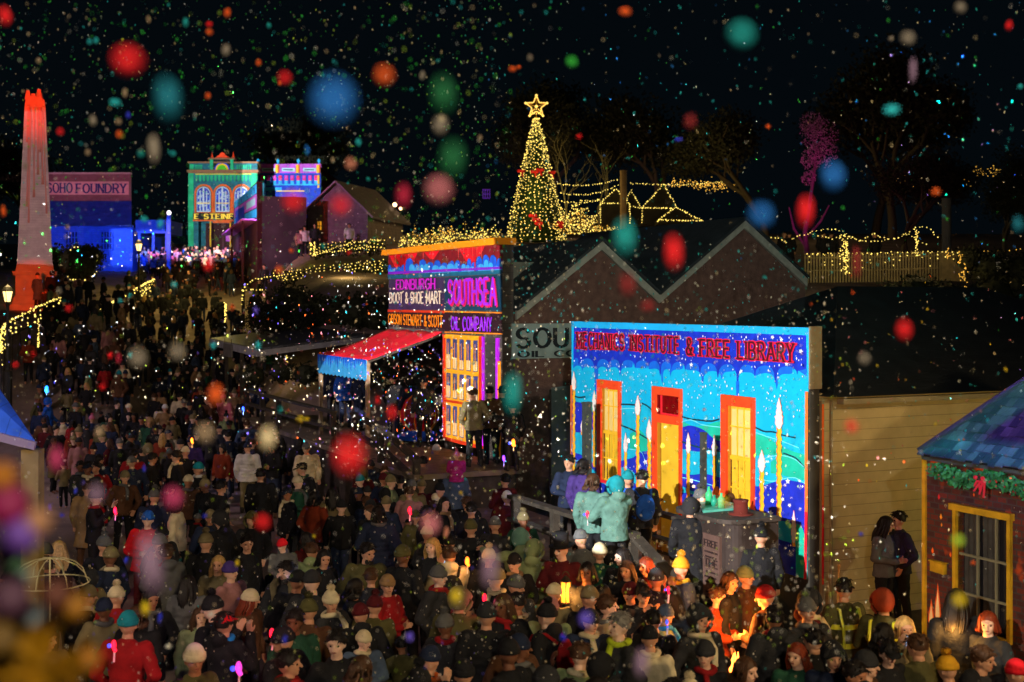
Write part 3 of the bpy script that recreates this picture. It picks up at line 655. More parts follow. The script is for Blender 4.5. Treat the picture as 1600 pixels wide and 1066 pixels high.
nb = thing('notice_board', 'small pale notice board hung from the verandah edge', 'notice', VP_.w(-4.4,.12,3.35), VP_.ang)
b = MB(); b.box(-.75,.75,-.03,.0,-.02,.5); b.build('panel', mat('faded notice', (.2,.19,.16), .8, .25, 5), nb)
b = MB(); b.box(-.6,-.56,-.015,.0,.5,.72); b.box(.56,.6,-.015,.0,.5,.72); b.build('hanger', tim, nb)
# light on the shop front
fq = [SP.w(-.1,.1,zb_-.02), SP.w(L2+.03,.1,zb_-.02), SP.w(L2+.03,.3,zt_+.05), SP.w(-.1,.3,zt_+.05)]
lamp('shop_window_projector', 'SPOT', (-12,12,6.5), watts(1.35, 26), (1,.97,.95), SP.w(L2*.8,0,3.2), 50, 0, .03, quad=[SP.w(sj-.12,.08,1.64), SP.w(L2+.02,.08,1.64), SP.w(L2+.02,.08,zb_-.01), SP.w(sj-.12,.08,zb_-.01)])
lamp('shop_projector', 'SPOT', (-12,12,6.5), watts(1.35, 26), (1,.97,.95), SP.w(L2/2,0,4.2), 50, 0, .03, quad=fq)
aq = [SP.w(s0,2.4,3.3), SP.w(s1+.02,2.3,3.3), SP.w(s1+.02,0,zt2+.05), SP.w(s0,0,zt2+.05)]
lamp('awning_spot', 'SPOT', (-5,16,10.5), watts(1.8, 22), (1,.9,.9), SP.w(1.5,1.2,4.3), 40, 0, .03, quad=aq)
# ================================================================== COTTAGE AT THE END OF THE ROW
KP = Plane((1447-800)/F*17.4, 17.4, .4324, -.9017)
kt = on_plane('slate_cottage', 'dark brick cottage with violet-teal lit slate roof and a yellow sash window', 'building', KP)
kq = KP.sz
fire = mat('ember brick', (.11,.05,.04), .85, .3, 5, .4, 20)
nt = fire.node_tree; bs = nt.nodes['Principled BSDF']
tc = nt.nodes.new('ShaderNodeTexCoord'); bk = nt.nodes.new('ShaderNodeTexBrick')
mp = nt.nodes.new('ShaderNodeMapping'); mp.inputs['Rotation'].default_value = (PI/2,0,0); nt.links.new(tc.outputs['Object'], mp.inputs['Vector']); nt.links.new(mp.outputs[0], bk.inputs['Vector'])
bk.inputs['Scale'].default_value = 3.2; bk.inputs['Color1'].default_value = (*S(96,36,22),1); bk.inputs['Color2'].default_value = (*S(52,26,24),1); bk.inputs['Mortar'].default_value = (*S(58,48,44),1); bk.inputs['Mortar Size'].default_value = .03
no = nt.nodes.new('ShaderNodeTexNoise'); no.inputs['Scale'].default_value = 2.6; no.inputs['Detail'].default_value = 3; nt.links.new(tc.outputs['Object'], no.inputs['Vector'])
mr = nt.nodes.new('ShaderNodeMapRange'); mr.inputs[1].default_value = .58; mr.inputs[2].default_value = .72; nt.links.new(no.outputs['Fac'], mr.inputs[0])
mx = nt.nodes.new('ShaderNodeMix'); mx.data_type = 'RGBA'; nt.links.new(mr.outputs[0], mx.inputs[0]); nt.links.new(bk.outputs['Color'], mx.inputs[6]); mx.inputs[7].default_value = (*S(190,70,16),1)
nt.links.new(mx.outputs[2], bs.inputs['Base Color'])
zE = kq(1447,711)[1]
(ws0, wz1), (ws1, _) = kq(1497,797), kq(1577,806); wz0 = kq(1497,975)[1]
b = MB(); LK = 6.5
b.box(0, ws0, 0, .25, 0, zE); b.box(ws1, LK, 0, .25, 0, zE); b.box(ws0, ws1, 0, .25, wz1, zE); b.box(ws0, ws1, 0, .25, 0, wz0)
b.box(0, .2, .251, 6, 0, zE); b.box(LK-.2, LK, .251, 6, 0, zE); b.build('wall', fire, kt)
ye = mat('lit yellow trim', S(176,134,22), .6, .35, 5, .3, 30)
b = MB(); b.box(-.05, .015, -.03, .05, 0, zE-.05); b.build('corner_board', ye, kt)
b = MB(); t = .055; b.box(ws0-t, ws0, -.05, .08, wz0-t, wz1); b.box(ws1, ws1+t, -.05, .08, wz0-t, wz1); b.box(ws0-t-.04, ws1+t+.03, -.08, .08, wz1+.001, wz1+.085); b.box(ws0, ws1, -.07, .08, wz0-t, wz0)
wf = b.build('window', ye, kt)
b = MB(); gm = mat('greyed glazing bar', (.17,.15,.09), .6)
for k in (.36, .72): b.box(ws0+(ws1-ws0)*k-.012, ws0+(ws1-ws0)*k+.012, .02, .05, wz0, wz1)
for k in (.28, .62): b.box(ws0, ws1, .015, .045, wz0+(wz1-wz0)*k-.015, wz0+(wz1-wz0)*k+.015)
b.build('glazing_bars', gm, wf)
b = MB(); b.box(ws0, ws1, .10, .12, wz0, wz1); b.build('pane', mat('dark window glass', (.012,.01,.012), .12, spec=.6), wf)
b = MB(); b.smooth = True
for s in (ws0+.04, ws0+.42*(ws1-ws0)):
    for i in range(6): x = s+i*.045; b.add([(x,.075+.015*(i % 2),wz0+.02),(x+.045,.075+.015*((i+1) % 2),wz0+.02),(x+.045,.075+.015*((i+1) % 2),wz1),(x,.075+.015*(i % 2),wz1)], [(0,1,2,3)])
b.build('curtain', mat('faded curtain', (.035,.03,.026), .9, .3, 8), wf)
# hipped roof laid in real slates
slm = [mat('slate %d' % i, c, .45, .25, 6, .2, 30, spec=.5) for i, c in enumerate((S(60,58,72), S(48,48,64), S(72,70,86), S(40,42,58)))]
ex0, ex1 = .02, LK+.1; ey = -.15; zEv = zE+.02; pit = 1.0
rise = 2.6
b = MB(); b.box(ex0+.02, ex1, ey+.03, ey+.06, zEv-.07, zEv-.02); b.build('gutter', mat('dark gutter', (.04,.035,.03), .5), kt)
b = MB()
yrow = 0; row = 0
while yrow < rise-.05:
    # front slope goes in (y) as it rises; hip trims both ends
    z = zEv+yrow*pit; y = ey+yrow; a0 = ex0+yrow*.92; a1 = ex1-yrow*.92; x = a0-(row % 2)*.06
    while x < a1:
        w_ = .118; xx0, xx1 = max(x, a0), min(x+w_, a1)
        if xx1-xx0 > .03:
            j = random.uniform(-.016,.016); dz = random.uniform(0,.012)
            b.mt(random.randrange(4)); b.prism([(xx0,y-.03+j,z-.03+j+.02+dz),(xx1,y-.03+j,z-.03+j+.02+dz),(xx1,y+.155,z+.155*pit),(xx0,y+.155,z+.155*pit)], (0,-.008,.014))
        x += .124
    yrow += .115; row += 1
b.build('slate', slm, kt)
b = MB(); A = Vector((ex0,ey+.03,zEv-.03)); B_ = Vector((ex1,ey+.03,zEv-.03)); C_ = Vector((ex0+rise*.92, ey+rise, zEv+rise-.03)); D_ = Vector((ex1-rise*.92, ey+rise, zEv+rise-.03))
b.add([A,B_,D_,C_,Vector((ex0,6.2,zEv-.03)),Vector((ex1,6.2,zEv-.03))], [(0,1,2,3),(0,3,4),(1,5,2),(4,3,2,5)]); b.build('roof_deck', mat('roof battens', (.02,.02,.025), .9), kt)
b = MB(); b.tube([Vector((ex0,ey,zEv+.04)), Vector((ex0+rise*.92, ey+rise, zEv+rise+.05))], .05, 6); b.build('hip_ridge', slm[1], kt)
# garland under the eave
def leaves_mb(b, c, r, n, size, rng=random, flat=1):
    for _ in range(n):
        d = Vector((rng.gauss(0,1), rng.gauss(0,1), rng.gauss(0,1))).normalized()*r*rng.random()**.4; d.z *= flat; p = Vector(c)+d
        a = Vector((rng.gauss(0,1), rng.gauss(0,1), rng.gauss(0,1))).normalized()*size; e = a.cross(Vector((rng.gauss(0,1), rng.gauss(0,1), rng.gauss(0,1)))).normalized()*size*.55
        b.add([p-a, p+e, p+a, p-e], [(0,1,2,3)])
ga = on_plane('pine_garland', 'green pine garland with red ribbon bows hung under the slate eave', 'garland', KP)
b = MB(); s = .3
while s < 6: zz = zE-.16-.07*math.sin((s-.3)*3.2)**2; leaves_mb(b, (s,-.12,zz), .12, 34, .045); s += .07
b.build('foliage', [mat('garland green', S(44,120,66), .7, .4, 9)], ga)
b = MB()
for k in range(90): s_ = random.uniform(.4,5.6); b.octa((s_, -.22, zE-.18-.07*math.sin((s_-.3)*3.2)**2+random.uniform(-.09,.09)), .014)
b.build('berry_pattern', mat('berry red', S(150,20,30), .4), ga)
rb = mat('ribbon red', S(190,40,56), .5)
for s in (1.15,2.3,3.4):
    b = MB()
    for k in range(5): a = random.uniform(-.9,.9); b.prism([(s+.03*k,-.25,zE-.18),(s+.03*k+.035,-.25,zE-.18),(s+a*.16+.04,-.26,zE-.27-.03*k),(s+a*.16+.01,-.26,zE-.27-.03*k)], (0,-.006,0))
    for sg_ in (-1,1): b.ball((s+.05+sg_*.06,-.26,zE-.15), .036,.022,.028, 8, 5)
    b.build('bow', rb, ga)
lb = on_plane('letter_box', 'small yellow box fixed to the cottage brick beside the corner', 'box', KP)
(ls0, lz1), (ls1, _) = kq(1459,876), kq(1480,884); b = MB(); b.prism([(ls0,-.07,lz1-.13),(ls1,-.07,lz1-.14),(ls1,-.07,lz1-.01),(ls0,-.07,lz1)], (0,.065,0)); b.build('body', ye, lb)
b = MB(); b.box(ls0-.02, ls1+.02, -.08, -.002, lz1+.002, lz1+.015); b.build('lid', ye, lb)
# projected flames of the show, put in as base colour along the wall foot
b = MB()
for s, z, h in ((.10,1.15,.36),(.22,1.25,.5),(.33,1.1,.36),(1.9,1.2,.5),(2.1,1.1,.6),(.45,1.3,.24),(2.4,1.4,.4)):
    for k, (mm, w_, hh) in enumerate(((0,.07,1),(1,.045,.8))):
        b.mt(mm).add([(s+a*w_, -.004-.004*k, z+c*h*hh) for a, c in ((0,-.1),(.9,.15),(.6,.5),(.35,.72),(0,1),(-.25,.7),(-.7,.45),(-.8,.1))], [tuple(range(8))])
for k in range(70):
    s = random.uniform(.05,LK-.1); z = random.uniform(.9,3.2); w_ = random.uniform(.01,.035)
    if ws0-.1 < s < ws1+.1 and z < wz1+.15: continue
    b.mt(random.choice((0,2,3))).add([(s-w_,-.003,z),(s,-.003,z-w_*1.6),(s+w_,-.003,z),(s,-.003,z+w_*2.2)], [(0,1,2,3)])
b.build('flame_pattern', [mat('flame orange', S(232,96,20), .7), mat('flame cream', S(250,214,150), .7), mat('flame red', S(200,30,30), .7), mat('spark gold', S(240,150,30), .7)], kt)
cq = [KP.w(-.08,.1,.9), KP.w(5,.1,.9), KP.w(5,.1,zE), KP.w(-.08,.1,zE)]
lamp('cottage_projector', 'SPOT', (-.5,6,5.2), watts(.62, 13), (1,.9,.72), KP.w(2,0,2), 70, 0, .03, quad=cq)
rq = [KP.w(-.35,.45,zE-.06), KP.w(5,.45,zE-.06), KP.w(5,-2.6,zE+3), KP.w(-.35,.1,zE+3)]
lamp('roof_spot_violet', 'SPOT', (1.5,7,9.5), watts(1.6, 12), (.30,.12,1), KP.w(2,-1,4.5), 60, 0, .03, quad=[KP.w(-.05,.36,zE+.02), KP.w(6,.36,zE+.02), KP.w(6,-1.9,zE+2.4), KP.w(2.1,-1.9,zE+2.4)], edge=.03)
lamp('roof_spot_teal', 'SPOT', (2.2,6.6,8.6), watts(2.8, 11), (.0,.70,.62), KP.w(1.5,.2,zE+.2), 50, 0, .03, quad=[KP.w(-.0,.17,zE), KP.w(6,.17,zE), KP.w(6,-.10,zE+.27), KP.w(.35,-.10,zE+.27)], edge=.006)
lamp('roof_spot_green', 'SPOT', (2.2,6.2,8.2), watts(2.6, 11), (.0,.8,.30), KP.w(.6,-.3,zE+1), 40, 0, .03, quad=[KP.w(.06,.15,zE+.06), KP.w(.7,.1,zE+.14), KP.w(2.45,-1.9,zE+2.0), KP.w(2.1,-2.1,zE+2.3)], edge=.003)
# alley lamp on the cottage's side wall (lights hall side wall, throws the couple's shadow)
al = thing('wall_lamp', 'small bracket lamp on the cottage side wall lighting the alley', 'lamp', KP.w(0,-3.9,0), KP.ang)
b = MB(); b.beam((0,0,2.75),(-.25,0,2.75), .03); b.build('bracket', mat('black iron', (.01,.01,.01), .4, metal=.8), al)
b = MB(); b.lathe([(0,2.78),(.03,2.76),(.06,2.72),(.07,2.70)], 12, (-.3,0,0)); b.build('lamp_shade', mat('black iron', (.01,.01,.01)), al)
b = MB(); b.smooth = True; b.ball((-.3,0,2.62), .045, n=10, m=6); b.build('bulb', mat('lamp bulb warm', (1,.8,.45), emit=12), al)
lp = KP.w(-.5,-3.9,2.5)
lamp('alley_lamp_light', 'POINT', lp, 80, (1,.80,.30), soft=.04)
lamp('lane_fill', 'SPOT', (1.5,8,9), watts(.18, 25), (.85,.9,.85), GP.w(4,0,5), 60, 0, .03, quad=[GP.w(.2,.1,3.2), GP.w(9.4,.1,3.2), GP.w(9.4,.1,8), GP.w(.2,.1,8)])  # fill added from the camera side to brighten the dark gable wall
# ================================================================== LIGHT STRINGS
warm = mat('fairy bulb warm', S(255,222,110), emit=2.3); warm2 = mat('fairy bulb amber', S(240,180,70), emit=1.9); cordm = mat('black flex', (.01,.012,.01))
def light_string(label, path, step, r, group, m=None, jit=.02, cord=True, parent=None, drip=None, name='light_string'):
    """path of 3-D points; bulbs every step metres on a black flex"""
    path = [Vector(p) for p in path]; b = MB()
    if cord:
        b.mt(1); b.tube(path, .012, 3)
    b.mt(0)
    def run(a, c):
        L = (c-a).length; n = max(1, int(L/step))
        for i in range(n):
            p = a.lerp(c, (i+random.random()*.6)/n)+Vector((random.gauss(0,jit), random.gauss(0,jit), random.gauss(0,jit))); b.octa(p, r*random.uniform(.75,1.35))
    for a, c in zip(path[:-1], path[1:]):
        run(a, c)
        if drip:
            n = max(1, int((c-a).length/drip[0]))
            for i in range(n):
                p = a.lerp(c, (i+.5)/n); run(p, p-Vector((0,0,drip[1]*random.uniform(.5,1))))
    o = b.build(name, [m or warm, cordm], parent)
    if not parent: tag(o, label, 'fairy lights', group)
    return o
def PP(pts, D):
    if isinstance(D, (int, float)): D = [D]*len(pts)
    return [P(x, y, d) for (x, y), d in zip(pts, D)]
# ================================================================== OBELISK
D = 62; ox, oz = P(55,475,D).x, P(55,475,D).z; k = D/F
ob = thing('obelisk', 'tall stone obelisk with wax-like drips glowing red at its tip and plinth', 'monument', (ox, D, oz))
stone = boards('obelisk stone', (.42,.37,.37), 'Z', 8, .3, noise=.15)
def frust(b, w0, w1, z0, z1, rot=.62):
    c, s = math.cos(rot), math.sin(rot)
    q = lambda w, z: [(c*x-s*y, s*x+c*y, z) for x, y in ((-w,-w),(w,-w),(w,w),(-w,w))]
    b.add(q(w0, z0)+q(w1, z1), [(0,3,2,1),(4,5,6,7),(0,1,5,4),(1,2,6,5),(2,3,7,6),(3,0,4,7)])
b = MB(); frust(b, 25.5*k, 15*k, 62*k, 306*k, .34); b.build('shaft', stone, ob)
b = MB(); frust(b, 15*k, 13.5*k, 306.1*k, 318*k, .34)
for a_, c_, h_ in ((-9,-8,14),(0,-10,9),(8,-7,16),(-5,4,11),(7,5,12)): frust(b, 4.5*k, 2.5*k, 318.1*k, (318+h_)*k, .34); b.v[-8:] = [(v[0]+a_*k, v[1]+c_*k*.8, v[2]) for v in b.v[-8:]]
frust(b, 12*k, 9*k, 318.05*k, 323*k, .34); b.build('tip', mat('tip stone', (.4,.25,.2), .8, .3, 4), ob)
b = MB(); frust(b, 33*k, 30*k, 0, 12*k, .34); frust(b, 28*k, 28*k, 12.1*k, 44*k, .34); frust(b, 31*k, 33*k, 44.1*k, 50*k, .34); frust(b, 28*k, 26*k, 50.1*k, 61.9*k, .34); b.build('plinth', mat('plinth stone', (.42,.35,.3), .85, .15, 3), ob)
b = MB(); b.smooth = True; rr = 19; c, s = math.cos(.34), math.sin(.34)
for dx, z0, z1, w in ((-8,150,318,1.6),(-6,125,300,1.3),(-1,165,318,1.5),(3.5,200,318,1.6),(8.5,185,318,1.6),(11.5,140,300,1.2),(6,235,318,1.3),(-10,250,318,1.3)):
    pth = []
    for i in range(7):
        z = min(z0+(z1-z0)*i/6, 305); hw = 25.5+(15-25.5)*(z-62)/(306-62); fx = min(max(dx*(hw/15), -hw*.92), hw*.92); x, y = fx, -hw-.2
        pth.append(((c*x-s*y)*k, (s*x+c*y)*k, z*k))
    b.tube(pth, [w*1.35*k]+[w*.8*k]*5+[w*k], 7)
b.build('drip', mat('drip wax stone', (.55,.24,.2), .6), ob)
b = MB(); b.box(-2.2,2.2,-2.2,2.2,-3,-.01); b.build('footing', mat('plinth stone', (.4,.3,.3)), ob)
T0 = Vector((ox, D, oz))
lamp('obelisk_red_top', 'SPOT', T0+Vector((-3,-14,13)), watts(3.0, 14), (1,.05,.01), T0+Vector((0,0,10.6)), 26, 1.0, .03)
lamp('obelisk_red_foot', 'SPOT', T0+Vector((3,-12,1.5)), watts(.8, 12), (1,.06,.0), T0+Vector((0,0,.6)), 16, .45, .03)
lamp('obelisk_pink', 'SPOT', T0+Vector((5,-24,4)), watts(.40, 24.5), (1,.56,.56), T0+Vector((0,0,5)), 26, .5, .03, quad=[T0+Vector(v) for v in ((-1.5,-.9,1.9),(1.5,-.9,1.9),(1.5,-.9,9.2),(-1.5,-.9,9.2))])
# ================================================================== FOUNDRY
D = 95; k = D/F
fo = thing('foundry', 'long low foundry washed in blue light, its name board on a ribbed parapet', 'building', P(141,420,D))
X = lambda x: (x-141)*k
Xd = lambda x, d: (x-800)*(D+d)/F-(141-800)*k
Z = lambda y: (420-y)*k
bl_w = boards('foundry boards', (.05,.11,.34), 'Z', 6, .45, noise=.15); bl_r = boards('foundry iron', (.06,.08,.17), 'X', 12, .6, .5, noise=.25)  # blue light partly put into the base colour of boards and iron
b = MB(); b.box(X(60), X(207), 0, .3, -3, Z(352)); b.box(X(60), X(207), .301, 9, -3, Z(356)); b.build('wall', bl_w, fo)
b = MB(); b.prism([(X(60),-.5,Z(354)),(X(208.5),-.5,Z(354)),(Xd(205,1.9),1.9,Z(312)),(X(60),1.9,Z(312))], (0,.05,.06)); b.build('skillion_roof', bl_r, fo)
b = MB(); b.box(X(60), Xd(203.5,2), 1.95, 2.3, Z(312), Z(268)); b.build('parapet', boards('parapet iron', (.26,.12,.17), 'X', 9, .9, .5, noise=.2), fo)
b = MB(); b.box(X(60), Xd(204,2), 1.85, 2.4, Z(268), Z(265.5)); b.build('coping', mat('coping lilac', (.4,.3,.38)), fo)
b = MB(); b.box(X(60), Xd(201,1.9), 1.86, 1.93, Z(301), Z(280)); sg = b.build('name_board', mat('name board lilac', S(205,150,170), .7, .1, 5), fo)
b = MB(); text_mb(b, 'SOHO', Xd(74,1.9), Xd(113,1.9), Z(297.5), Z(283), 1.84, .2, True, kern=.24); text_mb(b, 'FOUNDRY', Xd(120,1.9), Xd(197,1.9), Z(298), Z(284), 1.84, .2, True, kern=.24); b.build('lettering', mat('foundry letter', S(50,50,120), .7), sg)
for x0, x1 in ((103,122),(158,176)):
    b = MB(); b.box(X(x0), X(x1), -.05, -.002, Z(390), Z(362)); wo = b.build('window', mat('foundry pane dark', (.01,.015,.05), .3), fo)
    b = MB()
    for i in range(5): s = X(x0)+(X(x1)-X(x0))*i/4; b.box(s-.04, s+.04, -.12, -.051, Z(390), Z(362))
    for i in range(4): z = Z(390)+(Z(362)-Z(390))*i/3; b.box(X(x0), X(x1), -.11, -.052, z-.035, z+.035)
    b.build('glazing_bars', bl_w, wo)
an = thing('side_verandah', 'flat blue-lit verandah joined to the foundry end, on square posts', 'verandah', P(236,420,D))
X2 = lambda x: (x-236)*k
b = MB(); b.box(X2(208.5), X2(258), .5, 5, Z(364), Z(343)); b.build('roof', bl_w, an)
for x in (214, 236, 257): b = MB(); b.box(X2(x)-.1, X2(x)+.1, .55, .75, -3, Z(364)-.002); b.build('post', bl_w, an)
mp_ = thing('lit_post', 'tall blue post with a small white lamp on top at the verandah end', 'post', P(264,420,D-2))
b = MB(); b.box(-.14,.14,-.14,.14,-3,Z(338)); b.build('shaft', bl_w, mp_); b = MB(); b.smooth = True; b.ball((0,0,Z(334.5)), .16, n=8, m=6); b.build('bulb', mat('lamp bulb white', (1,.85,.8), emit=3), mp_)
FQ = [P(74,425,D-.6), P(266,425,D-.6), P(266,314,D-.6), P(74,314,D-.6)]
lamp('foundry_blue', 'SPOT', P(300,400,62)+Vector((0,0,3)), watts(1.5, 34), (.02,.10,1), P(150,380,D), 50, 0, .03, quad=FQ)
lamp('foundry_pink', 'SPOT', P(300,400,62)+Vector((0,0,5)), watts(.55, 35), (1,.42,.58), P(150,290,D), 50, 0, .03, quad=[P(74,313,D+1), P(207,313,D+1), P(207,262,D+1), P(74,262,D+1)])
# ================================================================== STEINFELD'S (arched shop) 
D = 105; k = D/F
st = thing('arched_shop', 'two storey shop outlined in emerald light with three arched windows and a red crest', 'building', P(348,424,D))
X = lambda x: (x-348)*k
Z = lambda y: (424-y)*k
E_ = {'emer': mat('lit emerald', S(14,150,104), .7, .35, 2), 'ted': mat('lit deep teal', S(10,88,104), .7, .5, 2.5), 'ter': mat('lit terracotta', S(196,84,26), .7, .2, 3), 'cor': mat('lit cornice brown', S(120,84,58), .7, .2, 3),  # coloured projection put into base colours, under near-white lamps
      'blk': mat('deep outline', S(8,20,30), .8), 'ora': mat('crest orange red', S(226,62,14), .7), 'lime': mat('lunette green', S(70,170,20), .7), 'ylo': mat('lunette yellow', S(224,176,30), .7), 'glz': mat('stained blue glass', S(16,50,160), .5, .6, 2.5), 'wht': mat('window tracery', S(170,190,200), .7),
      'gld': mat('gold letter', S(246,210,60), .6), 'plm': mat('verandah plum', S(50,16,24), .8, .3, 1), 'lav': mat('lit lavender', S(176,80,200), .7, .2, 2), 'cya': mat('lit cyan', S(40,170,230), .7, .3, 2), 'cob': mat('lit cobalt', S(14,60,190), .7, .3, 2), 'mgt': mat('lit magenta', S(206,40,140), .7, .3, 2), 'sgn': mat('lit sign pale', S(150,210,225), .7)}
Ek = list(E_); Em = [E_[a] for a in Ek]; ei = {a: i for i, a in enumerate(Ek)}
def bxx(b, key, x0, x1, y0, y1, d0, d1): b.mt(ei[key]).box(X(x0), X(x1), d0, d1, Z(y1), Z(y0))
b = MB(); bxx(b,'ted',296,402,281,346,0,.3); bxx(b,'ted',296,310,346.1,470,0,.3); bxx(b,'ted',388,402,346.1,470,0,.3); bxx(b,'plm',310.1,387.9,346.1,470,2.5,2.8); bxx(b,'ted',296,402,281,470,2.81,3.6); b.build('wall', Em, st)
b = MB(); bxx(b,'emer',295,303,271,440,-.18,-.002); bxx(b,'ted',303.1,306,271,440,-.1,-.002); bxx(b,'emer',393,401,271,440,-.18,-.002); b.build('pilaster', Em, st)
b = MB(); bxx(b,'ted',296,402,255.5,268,0,.5); bxx(b,'emer',297,303,257,266,-.1,-.002); bxx(b,'cor',294,404,253,255.4,-.2,.5); bxx(b,'cor',293,405,266,269.5,-.35,.5); bxx(b,'cor',295,403,269.6,271,-.2,.5); bxx(b,'emer',296,402,271.1,281,-.05,.3)
for i in range(14):
    x = 305+i*1.7 if i < 7 else 370+(i-7)*3.5; bxx(b,'emer',x,x+.9 if i < 7 else x+1.8,257.5,265,-.08,-.002)
b.build('parapet', Em, st)
b = MB(); bxx(b,'blk',330,365,249,265.9,-.1,.3); bxx(b,'emer',329,334,250,265.9,-.3,-.101); bxx(b,'emer',361,366,250,265.9,-.3,-.101); bxx(b,'cor',327,368,247.5,249.9,-.4,.4)
for rr, kk, dd in ((12,'cob',-.13),(10,'ylo',-.17),(7.5,'lime',-.21)):
    b.mt(ei[kk]).add([(X(347.5+rr*math.cos(t*PI/12)), dd, Z(265.8-rr*1.0*math.sin(t*PI/12))) for t in range(13)], [tuple(range(13))])
b.mt(ei['ora']).prism([(X(x), -.2, Z(y)) for x, y in ((337,247.4),(340,244.5),(344,242.5),(345,239.8),(348,238.2),(351,239.8),(352,242.5),(356,244.5),(360,247.4))], (0,.4,0))
for x in (331.5,364.5): b.lathe([(0,0),(1.9*k,0),(1.9*k,2*k),(1.2*k,4*k),(.4*k,8*k),(0,11*k)], 8, (X(x),0,Z(247.4)))
b.build('crest', Em, st)
b = MB()
for x in range(306,393,3): b.mt(ei['ted' if x % 2 else 'emer']).box(X(x), X(x+2), -.1, -.002, Z(283.5), Z(274))
bxx(b,'ylo',306,394,272,272.8,-.14,-.001); b.build('frieze', Em, st)
for cx in (319,348.5,378):
    b = MB()
    def arch(r, top, key, d0, d1, y1):
        pts = [(X(cx-r), d0, Z(y1)), (X(cx+r), d0, Z(y1))]+[(X(cx+r*math.cos(t*PI/10)), d0, Z(top+r-r*math.sin(t*PI/10))) for t in range(11)]
        b.mt(ei[key]).prism(pts, (0, d1-d0, 0))
    arch(14.5,288,'ter',-.14,-.002,333); arch(12,291,'blk',-.18,-.141,332); arch(10.8,292,'wht',-.2,-.181,331.5); arch(9.8,293.5,'glz',-.24,-.201,330)
    b.mt(ei['wht']); b.box(X(cx)-.06, X(cx)+.06, -.28, -.241, Z(330), Z(294)); b.mt(ei['gld']).box(X(cx-9.8), X(cx+9.8), -.28, -.241, Z(318.6), Z(317.4)); b.mt(ei['wht'])
    for dx in (-5,5): b.box(X(cx+dx)-.04, X(cx+dx)+.04, -.27, -.241, Z(330), Z(299))
    for t in range(26): a = random.uniform(-9,9); yy = random.uniform(299,329); b.box(X(cx+a)-.05, X(cx+a)+.05, -.26, -.241, Z(yy)-.05, Z(yy)+.06)
    b.build('window', Em, st)
b = MB(); bxx(b,'blk',303,395,333.2,344,-.3,-.002); bxx(b,'ter',303,395,344.1,346,-.35,-.002); sb = b.build('name_band', Em, st)
b = MB(); b.mt(ei['gld']); text_mb(b, 'E STEINFELD', X(306), X(392), Z(342.3), Z(335), -.34, .2, True, kern=.25); b.build('lettering', Em, sb)
b = MB()
for x in (329,360): bxx(b,'ylo',x-.6,x+.6,346.1,440,-.1,.1)
bxx(b,'ter',333,362,346.1,348.5,-.1,.1); b.build('verandah_post', Em, st)
b = MB(); bxx(b,'mgt',340,352,363,364.5,2.3,2.49); bxx(b,'lav',343,350,364.6,375,2.35,2.49); b.build('shop_light', Em, st)
SQ = [P(292,440,D-.6), P(404,440,D-.6), P(404,236,D-.6), P(292,236,D-.6)]
lamp('arched_shop_projector', 'SPOT', P(260,380,74)+Vector((0,0,1)), watts(1.0, 33), (1,1,1), P(348,330,D), 40, 0, .03, quad=SQ)
# ================================================================== BALUSTRADED HALL behind
D = 114; k = D/F
ha = thing('balustraded_hall', 'violet and cobalt lit hall with urns, name panels and a row of small pink columns', 'building', P(451,410,D))
X = lambda x: (x-451)*k
Z = lambda y: (410-y)*k
b = MB(); bxx(b,'cob',401,501,262,410,0,.4); bxx(b,'plm',401,501,262,410,.401,12); b.build('wall', Em, ha)
b = MB(); bxx(b,'lav',400,502,256.5,262,-.15,.5); bxx(b,'lav',405,500,262.1,271,-.08,-.002); bxx(b,'cob',400,502,271.1,273.5,-.3,-.002); b.build('cornice', Em, ha)
b = MB()
for x0, x1 in ((410,430),(441,461),(474,494)): bxx(b,'sgn',x0,x1,263,268,-.16,-.081); bxx(b,'blk',x0+2,x1-3,265,266.4,-.18,-.161)
b.build('name_panel', Em, ha)
for x in (403,434,466,498):
    b = MB(); bxx(b,'ylo',x-3,x+3,258,271,-.25,-.151); bxx(b,'ter',x+1,x+3,258,271,-.27,-.251); b.mt(ei['cya']).lathe([(0,0),(2.4*k,0),(1.2*k,1.5*k),(2.8*k,4*k),(2.2*k,7*k),(.8*k,8*k),(0,9*k)], 10, (X(x),.1,Z(256.4))); b.build('urn_pier', Em, ha)
for i in range(10):
    x = 408+i*9.3; b = MB(); bxx(b,'mgt',x,x+5,274.5,282.5,-.2,-.002); bxx(b,'cya',x,x+5,282.6,288,-.2,-.002); bxx(b,'ora' if i % 3 == 0 else 'lav',x+1.5,x+3.5,275,279,-.25,-.201); b.build('column', Em, ha)
b = MB(); bxx(b,'cya',404,500,288.2,290,-.3,-.002); bxx(b,'cob',401,404,274,300,-.2,-.002); bxx(b,'ylo',401.5,403.5,274,296,-.24,-.201); bxx(b,'ylo',496.5,499.5,274,294,-.24,-.201); bxx(b,'cya',406,440,293,298,-.1,-.002); bxx(b,'cob',442,500,291,296,-.1,-.002); bxx(b,'gld',432,476,298,299.5,-.1,-.002)
b.build('string_course', Em, ha)
HQ = [P(398,325,D-.6), P(504,325,D-.6), P(504,246,D-.6), P(398,246,D-.6)]
lamp('hall_projector', 'SPOT', P(300,330,80)+Vector((0,0,3)), watts(1.15, 37), (1,1,1), P(450,280,D), 40, 0, .03, quad=HQ)
